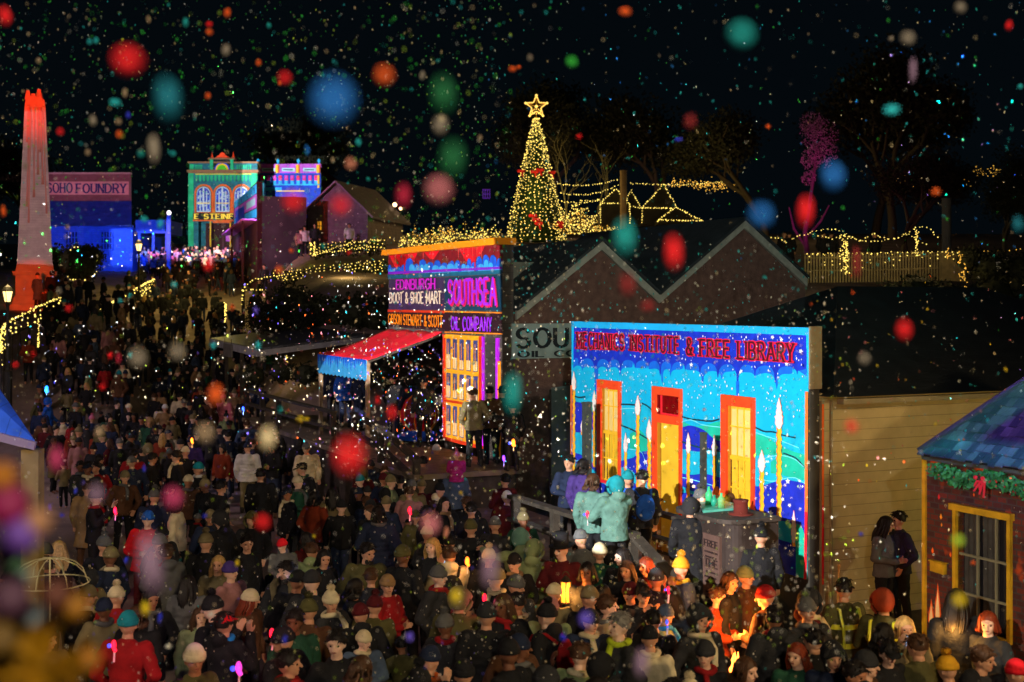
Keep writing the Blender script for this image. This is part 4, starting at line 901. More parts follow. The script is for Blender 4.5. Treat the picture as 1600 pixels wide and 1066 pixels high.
# ================================================================== STREET SHOP in sharp perspective
TP = Plane(-21.75, 100, -16.1+21.75, 81-100)
ts = on_plane('side_street_shop', 'narrow shop seen along its front, striped cyan, cobalt and lavender', 'building', TP)
tq = TP.sz
tb = MB()
def sh4(pts, key, layer): sh3(pts, key, layer, tb, TP, ei)
a0, a1 = 0, tq(402,300)[0]
b = MB(); b.mt(ei['plm']); b.box(0, a1, 0, .3, 4, tq(385,300)[1]); b.build('wall', Em, ts)
b = MB(); b.mt(ei['plm']); b.box(a1-.2, a1-.001, .31, 3.1, 4, 12.3); b.build('end_wall', mat('end wall grey plum', (.05,.045,.06), .9, .3, 1), ts)
sh4([(366,316),(401,287),(401,302),(366,326)], 'cya', 1); sh4([(366,327),(401,303),(401,324),(366,341)], 'lav', 1); sh4([(366,342),(401,326),(401,340),(366,352)], 'cya', 1)
sh4([(368,330),(382,321),(382,343),(368,350)], 'cob', 2); sh4([(385,318),(399,308),(399,320),(385,328)], 'teas' if False else 'sgn', 2)
for x in (371,377,386,392,397): sh4([(x,320-(x-366)*.85),(x+1,319.5-(x-366)*.85),(x+1,325-(x-366)*.75),(x,325.5-(x-366)*.75)], 'cob', 3)
sh4([(357,354),(401,343),(401,345),(357,357)], 'mgt', 3) if False else None
tb.build('front_stripe', Em, ts)
b = MB(); b.mt(ei['lav']).box(.5, a1-.3, -.95, -.01, 10.75, 10.87); b.build('verandah_roof', Em, ts)
for s in (.8, a1*.5, a1-.5): b = MB(); b.mt(ei['plm']).box(s-.07, s+.07, -.93, -.8, ground_z(TP.w(s,.9,0).x, TP.w(s,.9,0).y)-.2, 10.74); b.build('verandah_post', Em, ts)
lamp('street_shop_projector', 'SPOT', P(330,380,70)+Vector((0,0,2)), watts(1.0, 22), (.8,.9,1), TP.w(a1/2,0,13), 40, 0, .03, quad=[TP.w(0,.1,tq(366,356)[1]), TP.w(a1,.1,tq(401,345)[1]), TP.w(a1,.1,tq(401,284)[1]), TP.w(0,.1,tq(366,312)[1])])
# ================================================================== GABLED HOUSE
D = 84; k = D/F
gh = thing('gabled_house', 'tall grey gabled house in mauve half light with one small amber window', 'house', P(520,405,D), math.radians(-14))
X = lambda x: (x-520)*k
Z = lambda y: (405-y)*k
hw = boards('house boards mauve', (.16,.12,.14), 'Z', 5, .4, noise=.2)
b = MB(); b.prism([(X(478),0,-3),(X(578),0,-3),(X(578),0,Z(334)),(X(527),0,Z(287)),(X(478),0,Z(330))], (0,7,0)); b.build('wall', hw, gh)
b = MB(); b.prism([(X(472),-.35,Z(334)),(X(527),-.35,Z(286)),(X(527),-.35,Z(282.5)),(X(470),-.35,Z(332))], (0,7.7,0)); b.prism([(X(527.02),-.352,Z(286)),(X(588),-.352,Z(343)),(X(590),-.352,Z(340)),(X(527.02),-.352,Z(282.5))], (0,7.7,0)); b.build('roof', boards('house iron', (.17,.14,.17), 'Y', 10, .5, .5, noise=.2), gh)
b = MB(); b.box(X(495.5), X(501), -.06, -.002, Z(359), Z(346)); wo = b.build('window', mat('amber lit pane', S(228,150,30), emit=.9), gh)
b = MB(); b.box(X(498)-.03, X(498)+.03, -.09, -.062, Z(359), Z(346)); b.box(X(495), X(501.5), -.1, -.062, Z(353)-.03, Z(353)+.03); b.build('glazing_bars', hw, wo)
b = MB(); b.prism([(X(428),-2.2,Z(372)),(X(478),-2.2,Z(366)),(X(478),-.02,Z(362)),(X(428),-.02,Z(364))], (0,0,.07)); b.build('verandah_roof', hw, gh)
for x in (430,453,476): b = MB(); b.box(X(x)-.07, X(x)+.07, -2.15, -2.0, -3, Z(373)); b.build('verandah_post', hw, gh)
b = MB(); b.box(X(430), X(477.9), .0, .2, -3, Z(340)); b.build('lean_to_wall', mat('end wall grey plum', (.05,.045,.06)), gh)
lamp('mauve_wash', 'SPOT', (-24,62,13), watts(.75, 26), (.75,.32,.75), P(520,350,84), 34, .8, .3)
lamp('pink_crowd_wash', 'SPOT', (-27,74,15.5), watts(1.3, 24), (1,.30,.62), P(330,412,98), 50, .3, .2, quad=[P(255,445,98), P(450,445,98), P(450,377,98), P(255,377,98)])
lamp('blue_crowd_wash', 'SPOT', (-34,80,15), watts(2.2, 20), (.12,.22,1), P(300,412,97), 60, .3, .2, quad=[P(210,445,98), P(450,445,98), P(450,377,98), P(210,377,98)])
sgb = thing('hanging_shop_sign', 'small square pale sign under the dark verandah beside the gabled house', 'sign', P(432,365,82.5))
b = MB(); b.box(-.45,.45,-.04,.04,-.4,.35); b.build('board', mat('faded sign', (.3,.24,.16), .8, .3, 4, emit=0), sgb)
b = MB(); b.box(-.03,.03,-.02,.02,.35,.7); b.build('hanger', tim, sgb)
# ================================================================== LAMP POSTS
def lamp_post(label, x, ytop, D, h, strength=3):
    p = P(x, ytop, D); t = thing('street_lamp', label, 'lamp post', (p.x, p.y, p.z-h), 0, 'street lamps with square lanterns')
    ir = mat('lamp iron', (.03,.028,.02), .5, .2, 8)
    b = MB(); b.lathe([(.16,-1.5),(.16,.3),(.1,.36),(.07,.9),(.055,h-.75),(.09,h-.7),(.05,h-.62)], 10); b.build('pole', ir, t)
    b = MB(); b.lathe([(.10,h-.6),(.18,h-.22),(.0,h-.22)], 4); b.build('lantern_glass', mat('lantern glow', (1,.62,.22), emit=strength), t)
    b = MB(); b.lathe([(.21,h-.215),(.24,h-.2),(.12,h-.05),(.03,h),(0,h+.06)], 4); b.lathe([(.05,h-.62),(.11,h-.6),(.11,h-.59)], 4)
    for i in range(4): a = i*PI/2; b.tube([(.10*math.cos(a),.10*math.sin(a),h-.6),(.185*math.cos(a),.185*math.sin(a),h-.21)], .012, 4)
    b.build('lantern_frame', ir, t)
    lamp('street_lamp_light', 'POINT', p+Vector((0,-.0,.12)), 60, (1,.7,.3), soft=.25)
    return t
lamp_post('iron street lamp with amber lantern between the foundry and the path of people', 217, 375, 70, 3.9)
lamp_post('iron street lamp with amber lantern beside the obelisk plinth', 12, 446, 46, 3.4)
# ================================================================== LIT HANDRAILS ON THE STEPS
lf = []
def lit_fence(label, pts, Ds, posts, h, dripl=.5, grp='fences wound with fairy lights'):
    base = PP(pts, Ds)
    t = thing('lit_fence', label, 'fence', base[0], 0, grp); o0 = base[0]
    b = MB()
    tot = len(base)-1
    for a, c in zip(base[:-1], base[1:]):
        b.beam(a-o0, c-o0, .07, .07); b.beam(a-o0-Vector((0,0,h*.5)), c-o0-Vector((0,0,h*.5)), .05, .05)
    b.build('rail', tim, t)
    for i in range(posts):
        f = i/(posts-1)*tot; j = min(int(f), tot-1); p = base[j].lerp(base[j+1], f-j)-o0
        b = MB(); b.beam(p+Vector((0,0,.05)), p-Vector((0,0,h+.8)), .09); b.build('post', tim, t)
    light_string(None, [p-o0+Vector((0,-.06,.06)) for p in base], .16, .038, None, parent=t, jit=.03, drip=(.62, dripl))
    return t
lit_fence('fence of hanging fairy lights climbing away from the obelisk foot', [(5,512),(30,497),(60,482),(98,466)], [50,52,54,57], 7, 1.1, .75)
lit_fence('fence wound with fairy lights dropping to the lantern at the street corner', [(0,556),(4,520),(12,508)], [44,47,49], 3, 1.0, 1.0)
lit_fence('stair fence wound with fairy lights rising toward the blue foundry', [(150,488),(185,470),(215,452),(242,438)], [58,66,74,82], 8, 1.3, 1.0)
lamp('stair_glow', 'POINT', P(200,478,68), 60, (1,.75,.25), soft=.6); lamp('path_glow', 'POINT', P(300,440,80)+Vector((0,0,2.5)), 560, (1,.76,.20), soft=1.2); lamp('path_glow_low', 'POINT', P(300,470,74)+Vector((0,0,3)), 330, (1,.76,.2), soft=1.2)
# rounded hedge with garlands
def leafy(name, label, cat, loc, blobs, m, n, size, group=None, trunk=None, limbs=None, seed=1, part='foliage'):
    rng = random.Random(seed); t = thing(name, label, cat, loc, 0, group); b = MB()
    for (c, r, fl) in blobs:
        b.ball(c, r*.72, r*.72, r*.72*fl, 12, 8); leaves_mb(b, c, r, int(n*2*r*r), size, rng, fl)
    b.build(part, m, t)
    if trunk or limbs:
        b = MB(); b.smooth = True
        for path, rad in (trunk or []): b.tube(path, rad, 7)
        b.build('trunk', mat('bark', (.11,.085,.055), .9, .4, 4, .5, 12), t)
    return t
hedg = [mat('hedge leaf', (.035,.04,.018), .8, .5, 3)]
g0 = P(122,440,64); leafy('clipped_bush', 'dark rounded bush with a garland of lights beside the obelisk', 'bush', g0, [((0,0,.9),1.25,.9),((-1.6,.3,1.0),1.1,1),((.5,.4,1.3),.8,.8)], hedg, 420, .09)
light_string('garland of fairy lights drooping below the rounded dark bush', PP([(105,432),(112,437),(124,439),(137,437),(147,430),(152,421)], 62.3), .13, .035, None)
light_string('short arc of fairy lights over the crown of the rounded dark bush', PP([(108,391),(114,388),(120,386.5),(126,388)], 62.4), .13, .035, None)
# ================================================================== RIGHT HAND HILL: CHRISTMAS TREE AND LIGHTS
D = 88; k = D/F; xb = P(838,378,D)
xt = thing('christmas_tree', 'tall cone Christmas tree hung with golden lights and red bows under a star', 'tree', xb)
Hx = (378-186)*k; Rx = 43*k
b = MB()
rng = random.Random(3)
for i in range(9000):
    u = 1-math.sqrt(rng.random()); z = u*Hx*.985; r = (Rx*(1-u)**.92+.12)*(.72+.28*rng.random()); a = rng.uniform(0, 2*PI)
    p = Vector((r*math.cos(a), r*math.sin(a), z)); d = Vector((math.cos(a), math.sin(a), -.25+.3*rng.random()))*.16; e = Vector((-math.sin(a), math.cos(a), rng.uniform(-.4,.4)))*.05
    b.add([p-d, p+e, p+d, p-e], [(0,1,2,3)])
b.lathe([(Rx*.7,0),(.1,Hx*.97)], 18); b.build('crown', [mat('fir green', (.05,.105,.03), .8, .4, 3)], xt)
for j in range(34):
    a = 2*PI*j/34+rng.uniform(-.05,.05); path = []
    for i in range(15):
        u = 1-i/14; z = u*Hx; r = (Rx*(1-u)**.92+.14)*1.03; aa = a+.05*math.sin(i*1.3+j); path.append(((r*math.cos(aa)), r*math.sin(aa), z))
    light_string(None, path, .19 if j % 3 else .25, .036, None, parent=xt, jit=.05)
b = MB(); b.mt(0)
sz = Hx+.85; R1 = .78; pts = []
for i in range(10): a = PI/2+i*PI/5; r = R1 if i % 2 == 0 else R1*.42; pts.append((r*math.cos(a), 0, sz+r*math.sin(a)))
for i in range(10):
    A_ = Vector(pts[i]); B_ = Vector(pts[(i+1) % 10]); b.mt(1).tube([A_, B_], .05, 5)
    for q_ in range(5): b.mt(0).octa(A_.lerp(B_, (q_+.5)/5)+Vector((0,-.07,0)), .055)
    if i % 2 == 0: b.mt(1).tube([A_, Vector((0,0,sz))], .03, 5); b.mt(0).octa(A_, .1)
b.mt(0); b.octa((0,-.1,sz), .13)
for i in range(12): a = i*PI/6; b.octa((.3*math.cos(a), -.08, sz-.35+.16*math.sin(a)), .045)
b.mt(1).tube([(0,0,Hx-.1),(0,0,sz-.3)], .03, 6); b.build('star', [mat('star bulb', S(255,216,110), emit=1.5), mat('star gold', S(190,140,40), .4, emit=.25)], xt)
for dx, yy in ((-24,268),(5,268),(-3,271),(24,270),(3,352),(-1,346),(36,353),(-6,340),(38,349)):
    u = (378-yy)/192; r = Rx*(1-u)**.92+.2; x = max(-r*.97, min(r*.97, dx*k)); y = -math.sqrt(max(0, r*r-x*x))-.05
    b = MB(); b.smooth = True; b.ball((x-.16,y,u*Hx),.14,.09,.12,8,6); b.ball((x+.16,y,u*Hx),.14,.09,.12,8,6); b.ball((x,y-.06,u*Hx),.09,n=8,m=6); b.prism([(x-.05,y-.05,u*Hx),(x+.05,y-.05,u*Hx),(x+.18,y-.05,u*Hx-.4),(x+.04,y-.05,u*Hx-.4)], (0,.02,0)); b.build('bow', mat('tree bow red', S(200,26,24), .5, emit=.15), xt)  # bow surfaces given a faint added emission
lamp('tree_glow', 'POINT', xb+Vector((-1.5,-4.6,3)), 700, (1,.74,.24), soft=1.5); lamp('tree_glow_rear', 'POINT', xb+Vector((2.5,3.5,6.5)), 750, (1,.70,.24), soft=1.5); lamp('tree_glow_right', 'POINT', xb+Vector((11,4,4)), 420, (1,.74,.24), soft=1.5)
# bushes with wound lights rear of the curtain band
def lit_shrub(label, x, y, D, w, h, n, seed, grp='leafless shrubs wound with fairy lights', m=None, bright=1, z0=None):
    rng = random.Random(seed); p = P(x, y, D); t = thing('lit_shrub', label, 'shrub', p, 0, grp); s = D/F
    b = MB(); strings = []
    for i in range(n):
        x0 = rng.uniform(-w/2, w/2)*s*.8; a = rng.gauss(0,.55); pth = [Vector((x0, rng.uniform(-.8,.8), 0))]; L = h*s*rng.uniform(.45,1.05); d = Vector((math.sin(a), rng.gauss(0,.3), math.cos(a)))
        for j in range(5): d = (d+Vector((rng.gauss(0,.35), rng.gauss(0,.3), rng.gauss(0,.22)))).normalized(); pth.append(pth[-1]+d*L/5)
        b.tube(pth, [.05,.04,.035,.03,.02,.012], 4); strings.append(pth)
    b.build('branch', mat('bark', (.1,.08,.05)), t)
    for pth in strings: light_string(None, pth, .13, .034, None, parent=t, jit=.07, cord=False, m=m or (warm if rng.random() < .7 else warm2))
    return t
lit_shrub('wide leafless shrub wound with fairy lights rising above the red curtain band', 705, 388, 72, 130, 46, 70, 11)
lit_shrub('low glittering shrub between the curtain band and the Christmas tree', 770, 384, 76, 70, 36, 44, 12)
lit_shrub('bushy lit shrub just beside the foot of the Christmas tree', 905, 364, 84, 66, 54, 56, 13)
lit_shrub('narrow lit shrub standing against the gap between two lit tents', 945, 366, 86, 46, 46, 30, 14)
lit_shrub('spiky lit shrub beside the hedges up the bank', 652, 388, 66, 60, 40, 34, 15)
def post(label, x, y0, y1, D, w, m):
    p = P(x, y1, D); s = D/F; t = thing('timber_post', label, 'post', p); b = MB(); b.smooth = False
    b.lathe([(w*s/2,-2),(w*s/2*.96,(y1-y0)*s)], 12); b.build('shaft', m, t); b = MB(); b.lathe([(w*s*.52,(y1-y0)*s+.001),(w*s*.52,(y1-y0)*s+.06),(0,(y1-y0)*s+.1)], 12); b.build('cap', m, t)
pm = mat('amber lit post', (.32,.2,.09), .8, .25, 3)
post('thick amber pole holding light strings above the tents', 974, 268, 350, 82, 11, pm)
post('tall faint pole standing over the picket fence', 1479, 312, 440, 62, 15, mat('faint post', (.10,.10,.11), .9, .2, 2))
lamp('pole_glow', 'POINT', P(965,330,79), 60, (1,.72,.3), soft=.5)
def sagp(a, c, sg, n=8): return [(a[0]+(c[0]-a[0])*i/n, a[1]+(c[1]-a[1])*i/n+sg*math.sin(PI*i/n)) for i in range(n+1)]
G1 = 'strings of fairy lights across the hill'
for lab, pts, d in (
  ('top string of fairy lights from the Christmas tree to the amber pole', sagp((870,287),(968,280),6), 83),
  ('second string of fairy lights below the one reaching the amber pole top', sagp((876,302),(968,289),8), 83),
  ('third short string of fairy lights drooping near the Christmas tree', sagp((876,315),(940,312),3), 83),
  ('string of fairy lights running from the amber pole across the far lit roofs', sagp((985,286),(1130,284),4), 84),
  ('string of fairy lights joining the amber pole to the small tent eave', sagp((905,314),(968,300),5), 83)):
    light_string(lab, PP(pts, d), .14, .034, G1)
# tents outlined by lights
def tent(label, peak, eL, eR, foot, D):
    t = thing('lit_tent', label, 'tent', P(peak[0], foot, D), 0, 'small tents outlined in fairy lights'); o = P(peak[0], foot, D)
    a, b_, c = P(*peak, D)-o, P(*eL, D)-o, P(*eR, D)-o; fl = P(eL[0], foot, D)-o; fr = P(eR[0], foot, D)-o
    b = MB(); b.prism([fl, fr, c, a, b_], (0,3,0)); b.build('canvas', mat('dark tent canvas', (.035,.03,.02), .9, .3, 2), t)
    for pth in ([b_, a, c], [b_, fl], [c, fr], [b_, c]): light_string(None, [p+Vector((0,-.06,0)) for p in pth], .13, .036, None, parent=t, cord=False)
tent('steep small tent outlined in lights beside the amber pole', (962,295), (938,318), (984,318), 350, 82.5)
tent('taller steep tent outlined in lights in the middle of the row', (1037,288), (1003,325), (1058,326), 350, 82)
tent('flat low tent outlined in lights beside the taller steep one', (1055,324), (1028,344), (1098,345), 350, 80)
tent('narrow tent outlined in lights hidden by the amber pole', (986,298), (975,320), (1002,326), 350, 83.5)
# rear street of tiny lights
for i, (lab, x0, x1, y, d) in enumerate((('patch of tiny fairy lights on far roofs right of the amber pole',1048,1142,287,105),('tiny amber fairy lights along the far skyline',1396,1520,284,118),('tiny fairy lights on the far slope above the pink trunk',1090,1150,292,112),('tiny lone lights at the end of the far skyline',1520,1566,268,118))):
    b = MB(); rng = random.Random(40+i)
    for j in range(int((x1-x0)*1.1)):
        q_ = P(rng.uniform(x0,x1), y+rng.gauss(0,4.2), d+rng.uniform(-1,1)); b.octa(q_, .045*rng.uniform(.6,1.2))
    b.build('light_string', [warm2], label=lab, cat='fairy lights', group=G1)
light_string('small square of fairy lights outlining a far chimney at the skyline end', PP([(1525,265),(1526,272),(1536,272),(1535,265),(1525,265)],118), .2, .045, None, m=warm2)
light_string('string of dim fairy lights at the edge of the picket fence hill', PP(sagp((1535,392),(1598,389),3),62), .35, .025, G1, m=warm2)
# picket fence with lights above the brick gables
def pickets(label, pts, Ds, hpx, n, seed, lit=True):
    base = PP(pts, Ds); o0 = base[0]; t = thing('picket_fence', label, 'fence', o0, 0, 'picket fences on the hill'); rng = random.Random(seed)
    b = MB(); tot = len(base)-1; h = hpx*Ds[0]/F
    for i in range(n):
        f = i/(n-1)*tot; j = min(int(f), tot-1); p = base[j].lerp(base[j+1], f-j)-o0; hh = h*rng.uniform(.92,1.03); b.box(p.x-.035, p.x+.035, p.y-.012, p.y+.012, p.z-.3, p.z+hh)
    b.build('picket', mat('olive picket', (.16,.13,.07), .85, .3, 4), t)
    b = MB()
    for a, c in zip(base[:-1], base[1:]):
        for fr in (.25,.8): b.beam(a-o0+Vector((0,.05,h*fr)), c-o0+Vector((0,.05,h*fr)), .04, .07)
    b.build('rail', mat('olive picket', (.1,.08,.05)), t)
    if lit: light_string(None, [p-o0+Vector((0,-.06,h*.97)) for p in base], .22, .024, None, parent=t, drip=(.30, h*.75), cord=False)
    return t
pickets('picket fence hung with fairy lights above the second brick gable', [(1258,432),(1330,431),(1400,430),(1470,428),(1508,430)], [58]*5, 36, 64, 5)
pickets('unlit grey picket fence lower down the dark bank', [(1480,500),(1540,505),(1598,508)], [48]*3, 26, 32, 6, False)
light_string('wavy string of fairy lights arching over the picket fence', PP([(1198,370),(1215,372),(1230,378),(1250,368),(1290,358),(1315,360),(1330,372),(1345,377),(1365,364),(1380,372),(1398,374),(1420,362),(1435,354),(1452,357),(1468,375)], 59.5), .15, .026, G1)
light_string('upper looping string of fairy lights on the fence hill', PP([(1270,366),(1300,374),(1318,366),(1340,375),(1352,378),(1375,376),(1395,375),(1420,366),(1440,380),(1455,383)], 60), .17, .026, G1)
for i, (x, y0, y1) in enumerate(((1318,368,430),(1323,372,428),(1432,355,400),(1505,410,456),(1480,388,405),(1500,392,415))):
    b = MB(); rng = random.Random(60+i)
    for j in range(int((y1-y0)*.8)): b.octa(P(x+rng.gauss(0,1.6+2.2*(i in (0,3))), rng.uniform(y0,y1), 57.6), .024)
    b.build('light_string', [warm2 if i > 2 else warm], label=['cluster of lights wound round the main picket post','thin line of lights beside the brightest wound post','line of lights hanging from the tallest arch over the pickets','drooping amber cluster at the end of the picket fence','short amber drop near the faint pole','small amber drop above the drooping cluster'][i], cat='fairy lights', group='vertical drops of lights at the picket fence')
lamp('fence_glow', 'POINT', P(1320,400,56), 90, (1,.78,.3), soft=.6); lamp('fence_glow_b', 'POINT', P(1440,395,56), 70, (1,.7,.3), soft=.6)
for i, x in enumerate((1228,1238,1292,1305,1358,1372,1384)):
    pass
# hedges with lights up the bank on the street side
def lit_hedge(label, pts, Ds, hpx, seed, dens=1.0, lights=True):
    base = PP(pts, Ds); o0 = base[0]; t = thing('lit_hedge', label, 'hedge', o0, 0, 'hedges strung with fairy lights'); rng = random.Random(seed); b = MB(); h = hpx*Ds[0]/F
    for a, c in zip(base[:-1], base[1:]):
        L = (c-a).length
        for i in range(int(L/.45)): p = a.lerp(c, i*.45/L)-o0; leaves_mb(b, p+Vector((0,.2,h*.45)), h*.62, 80, .10, rng, .95)
    b.build('foliage', hedg, t)
    if lights:
        bb = MB()
        for a, c in zip(base[:-1], base[1:]):
            L = (c-a).length; n = int(L/.27)
            for i in range(n):
                p = a.lerp(c, i/n)-o0; zt = h*rng.uniform(.8,1.0); zb = h*rng.uniform(.0,.45); z = zt
                while z > zb: bb.octa(p+Vector((rng.gauss(0,.04), -h*.5-.05, z)), .030); z -= .15/dens
        bb.build('light_string', [warm], t)
lit_hedge('long hedge hung with rows of golden lights below the gabled house', [(432,446),(480,442),(540,436),(606,430)], [70,69,68,66], 24, 21)
lit_hedge('upper hedge strung with a mesh of golden lights near the small statue', [(495,404),(540,398),(575,398),(602,396)], [74,73,72,71], 22, 22, .8)
light_string('upper border string of lights along the bank hedge', PP([(488,400),(520,388),(555,378),(604,374)], 71), .14, .032, G1); light_string('lower border string of lights along the bank hedge', PP([(490,396),(530,392),(570,386),(604,388)], 71), .14, .032, G1)
light_string('lit arch outline beside the street at the foot of the bank', PP([(378,478),(379,462),(384,446),(394,437),(412,434),(440,430),(446,434),(445,446),(440,452)], 62), .14, .034, None)
light_string('straight lit crossbar inside the arch outline at the bank foot', PP([(379,454),(395,453),(440,453)], 62), .14, .034, None)
arb = thing('garden_arch', 'small dark arbour under the lit arch outline', 'arbour', P(412,478,62.3))
b = MB()
for x in (380,443): q_ = P(x,478,62.3)-P(412,478,62.3); b.box(q_.x-.07,q_.x+.07,-.07,.07,-1,1.1)
b.build('post', tim, arb); b = MB(); b.beam(P(380,453,62.3)-P(412,478,62.3), P(443,453,62.3)-P(412,478,62.3), .1); b.beam(P(384,446,62.3)-P(412,478,62.3), P(412,434,62.3)-P(412,478,62.3), .08); b.beam(P(412,434,62.3)-P(412,478,62.3), P(443,432,62.3)-P(412,478,62.3), .08); b.build('beam', tim, arb)
ss_ = thing('stall_screen', 'faint pinkish board leaning inside the lit arch', 'board', P(428,490,61)); b = MB(); b.prism([(-.5,0,0),(.4,0,0),(.5,0,1.5),(-.25,0,1.7)], (0,.08,0)); b.build('panel', mat('mauve board', (.16,.10,.09), .8, .3, 3), ss_); b = MB(); b.box(-.4,-.33,.09,.14,-.5,1.4); b.box(.3,.37,.09,.14,-.5,1.3); b.build('leg', tim, ss_)
for i, (x, y0, y1) in enumerate(((433,560,592),(441,560,590),(448,556,586),(352,470,505),(486,380,398),(491,376,400),(60,498,545),(118,500,528))):
    b = MB(); rng = random.Random(80+i); d = (52,52,52,60,72,72,50,55)[i]
    for j in range(int((y1-y0)*.9)): b.octa(P(x+rng.gauss(0,.8), rng.uniform(y0,y1), d), .022 if d < 60 else .034)
    b.build('light_string', [warm], label=['column of lights wound on a post beneath the grey verandah','second column of lights beneath the grey verandah','third shorter column of lights beneath the grey verandah','faint vertical light drop beyond the crowd on the path','lights wound on the small statue at the hedge corner','second strand of lights round the small statue','vertical lights on the slope below the obelisk','short vertical lights on the slope beside the stair fence'][i], cat='fairy lights', group='vertical drops of lights along the street')
lamp('hedge_glow', 'POINT', P(540,420,64), 130, (1,.74,.25), soft=.8); lamp('verandah_glow', 'POINT', P(440,570,50.5), 14, (1,.75,.25), soft=.4)
# two lit street lamps in the far trees
for i, (x, y) in enumerate(((617,320),(626,326))):
    t = thing('street_lamp', ['small bare street light glowing among far trees','lower of two bare street lights glowing among far trees'][i], 'lamp post', P(x,360,90)); b = MB(); b.lathe([(.06,-2),(.05,(358-y)*.045)], 6); b.build('pole', tim, t); b = MB(); b.smooth = True; b.ball((0,0,(360-y)*.045), .16-.04*i, n=8, m=6); b.build('bulb', mat('far street bulb', (1,.66,.35), emit=4), t)
vp = thing('lit_window_frame', 'tiny violet and blue lit window far behind the bank trees', 'window', P(760,303,110)); b = MB(); 
for i in range(4): b.box(-.45+i*.28,-.4+i*.28,-.05,.0,-.5,.5)
for i in range(3): b.box(-.45,.44,-.055,-.001,-.5+i*.45,-.45+i*.45)
b.build('frame', mat('violet tube', S(120,60,220), emit=.35), vp); vp.scale = (.7,.7,.8); b = MB(); b.box(-.5,.5,.01,.06,-.55,.55); b.build('pane', mat('far dark pane', (.01,.01,.03)), vp)
# ================================================================== TREES
leafm = [mat('gum leaf', (.032,.032,.016), .8, .4, .6), mat('gum leaf dark', (.022,.025,.014), .8, .4, .6)]
def make_tree(seed, H, R):
    rng = random.Random(seed); tb = MB(); tb.smooth = True; cr = MB(); ends = []
    def grow(p, d, L, r, lv):
        pth = [p]; 
        for i in range(4): d = (d+Vector((rng.gauss(0,.14), rng.gauss(0,.14), rng.gauss(.02,.1)))).normalized(); pth.append(pth[-1]+d*L/4)
        tb.tube(pth, [r, r*.9, r*.8, r*.7, r*.58], 6 if lv < 2 else 4, cap=False)
        if lv == 3: ends.append(pth[-1]); ends.append(pth[2]); return
        for i in range(3 if lv else 4):
            a = rng.uniform(0, 2*PI); sp = rng.uniform(.45,.95); nd = (d+Vector((math.cos(a), math.sin(a), .1))*sp).normalized(); grow(pth[-1] if i else pth[3], nd, L*rng.uniform(.62,.8), r*.55, lv+1)
    grow(Vector((0,0,-1)), Vector((0,0,1)), H*.36, H*.028, 0)
    for e in ends:
        rr = R*rng.uniform(.16,.30); cr.mt(rng.randrange(2)); leaves_mb(cr, e, rr, int(90+60*rng.random()), .13, rng, .75)
    return tb.mesh('trunk', mat('bark', (.1,.08,.05))), cr.mesh('crown', leafm)
variants = [make_tree(s, 11, 6.5) for s in (1,2,3,4)]
def put_tree(v, x, y, s, label, rz=0, group='dark gum trees on the hill', leaf=True):
    z = ground_z(x, y); t = thing('gum_tree', label, 'tree', (x, y, z-.2), rz, group); t.scale = (s, s, s*1.05)
    o = bpy.data.objects.new('trunk', variants[v][0]); COL.objects.link(o); o.parent = t
    if leaf: o = bpy.data.objects.new('crown', variants[v][1]); COL.objects.link(o); o.parent = t
TL = [(0,3.5,106,1.2,'dark spreading gum tree just behind the Christmas tree'),(1,12,108,1.4,'broad gum tree behind the row of lit tents'),(2,20,100,1.2,'gum tree rising behind the amber pole strings'),
      (0,29,98,1.5,'dense gum tree left of the pink lit trunk'),(2,40,94,1.4,'dense gum tree behind the faint pole'),(3,50,100,1.5,'last gum tree at the edge of the far skyline lights'),
      (1,-50,130,1.5,'black gum tree behind the obelisk'),(2,-60,120,1.3,'gum tree at the edge beyond the obelisk'),(0,4,125,1.5,'tall dim gum tree high behind the star'),(3,34,120,1.6,'very tall gum tree over the hill crest'),(2,24,78,.8,'shorter gum tree above the picket fence'),(1,33,76,.75,'shorter gum tree behind the wavy light string'),(0,27,70,.55,'little tree just beyond the pickets'),(3,-20,135,1.4,'gum tree beyond the balustraded hall'),(2,-34,140,1.3,'gum tree beyond the arched shop'),(3,-10.5,55,.36,'dark bushy tree beside the shop side wall')]
for i, (v, x, y, s, lab) in enumerate(TL): put_tree(v, x, y, s, lab, i*1.3)
# bare eucalypt caught by the tree's light
bt = thing('bare_tree', 'leafless pale tree spreading thin branches beside the Christmas tree', 'tree', P(900,350,86)+Vector((0,0,-.5)))
rng = random.Random(9); b = MB(); b.smooth = True
def grow2(p, d, L, r, lv):
    pth = [p]
    for i in range(5): d = (d+Vector((rng.gauss(0,.16), rng.gauss(0,.12), rng.gauss(.03,.08)))).normalized(); pth.append(pth[-1]+d*L/5)
    b.tube(pth, [r,r*.9,r*.8,r*.7,r*.6,r*.5], 5, cap=False)
    if lv >= 4: return
    for i in range(2+(lv > 0)): a = rng.uniform(0,2*PI); nd = (d+Vector((math.cos(a)*.9, math.sin(a)*.5, .1))*rng.uniform(.4,.9)).normalized(); grow2(pth[-1 if i < 2 else 3], nd, L*rng.uniform(.6,.85), r*.52, lv+1)
for sx in (-.25,.4): grow2(Vector((sx*1.5,0,0)), Vector((sx*1.1,0,1)).normalized(), 2.6, .10, 1)
b.build('trunk', mat('pale bark', (.20,.17,.09), .8, .3, 3), bt)
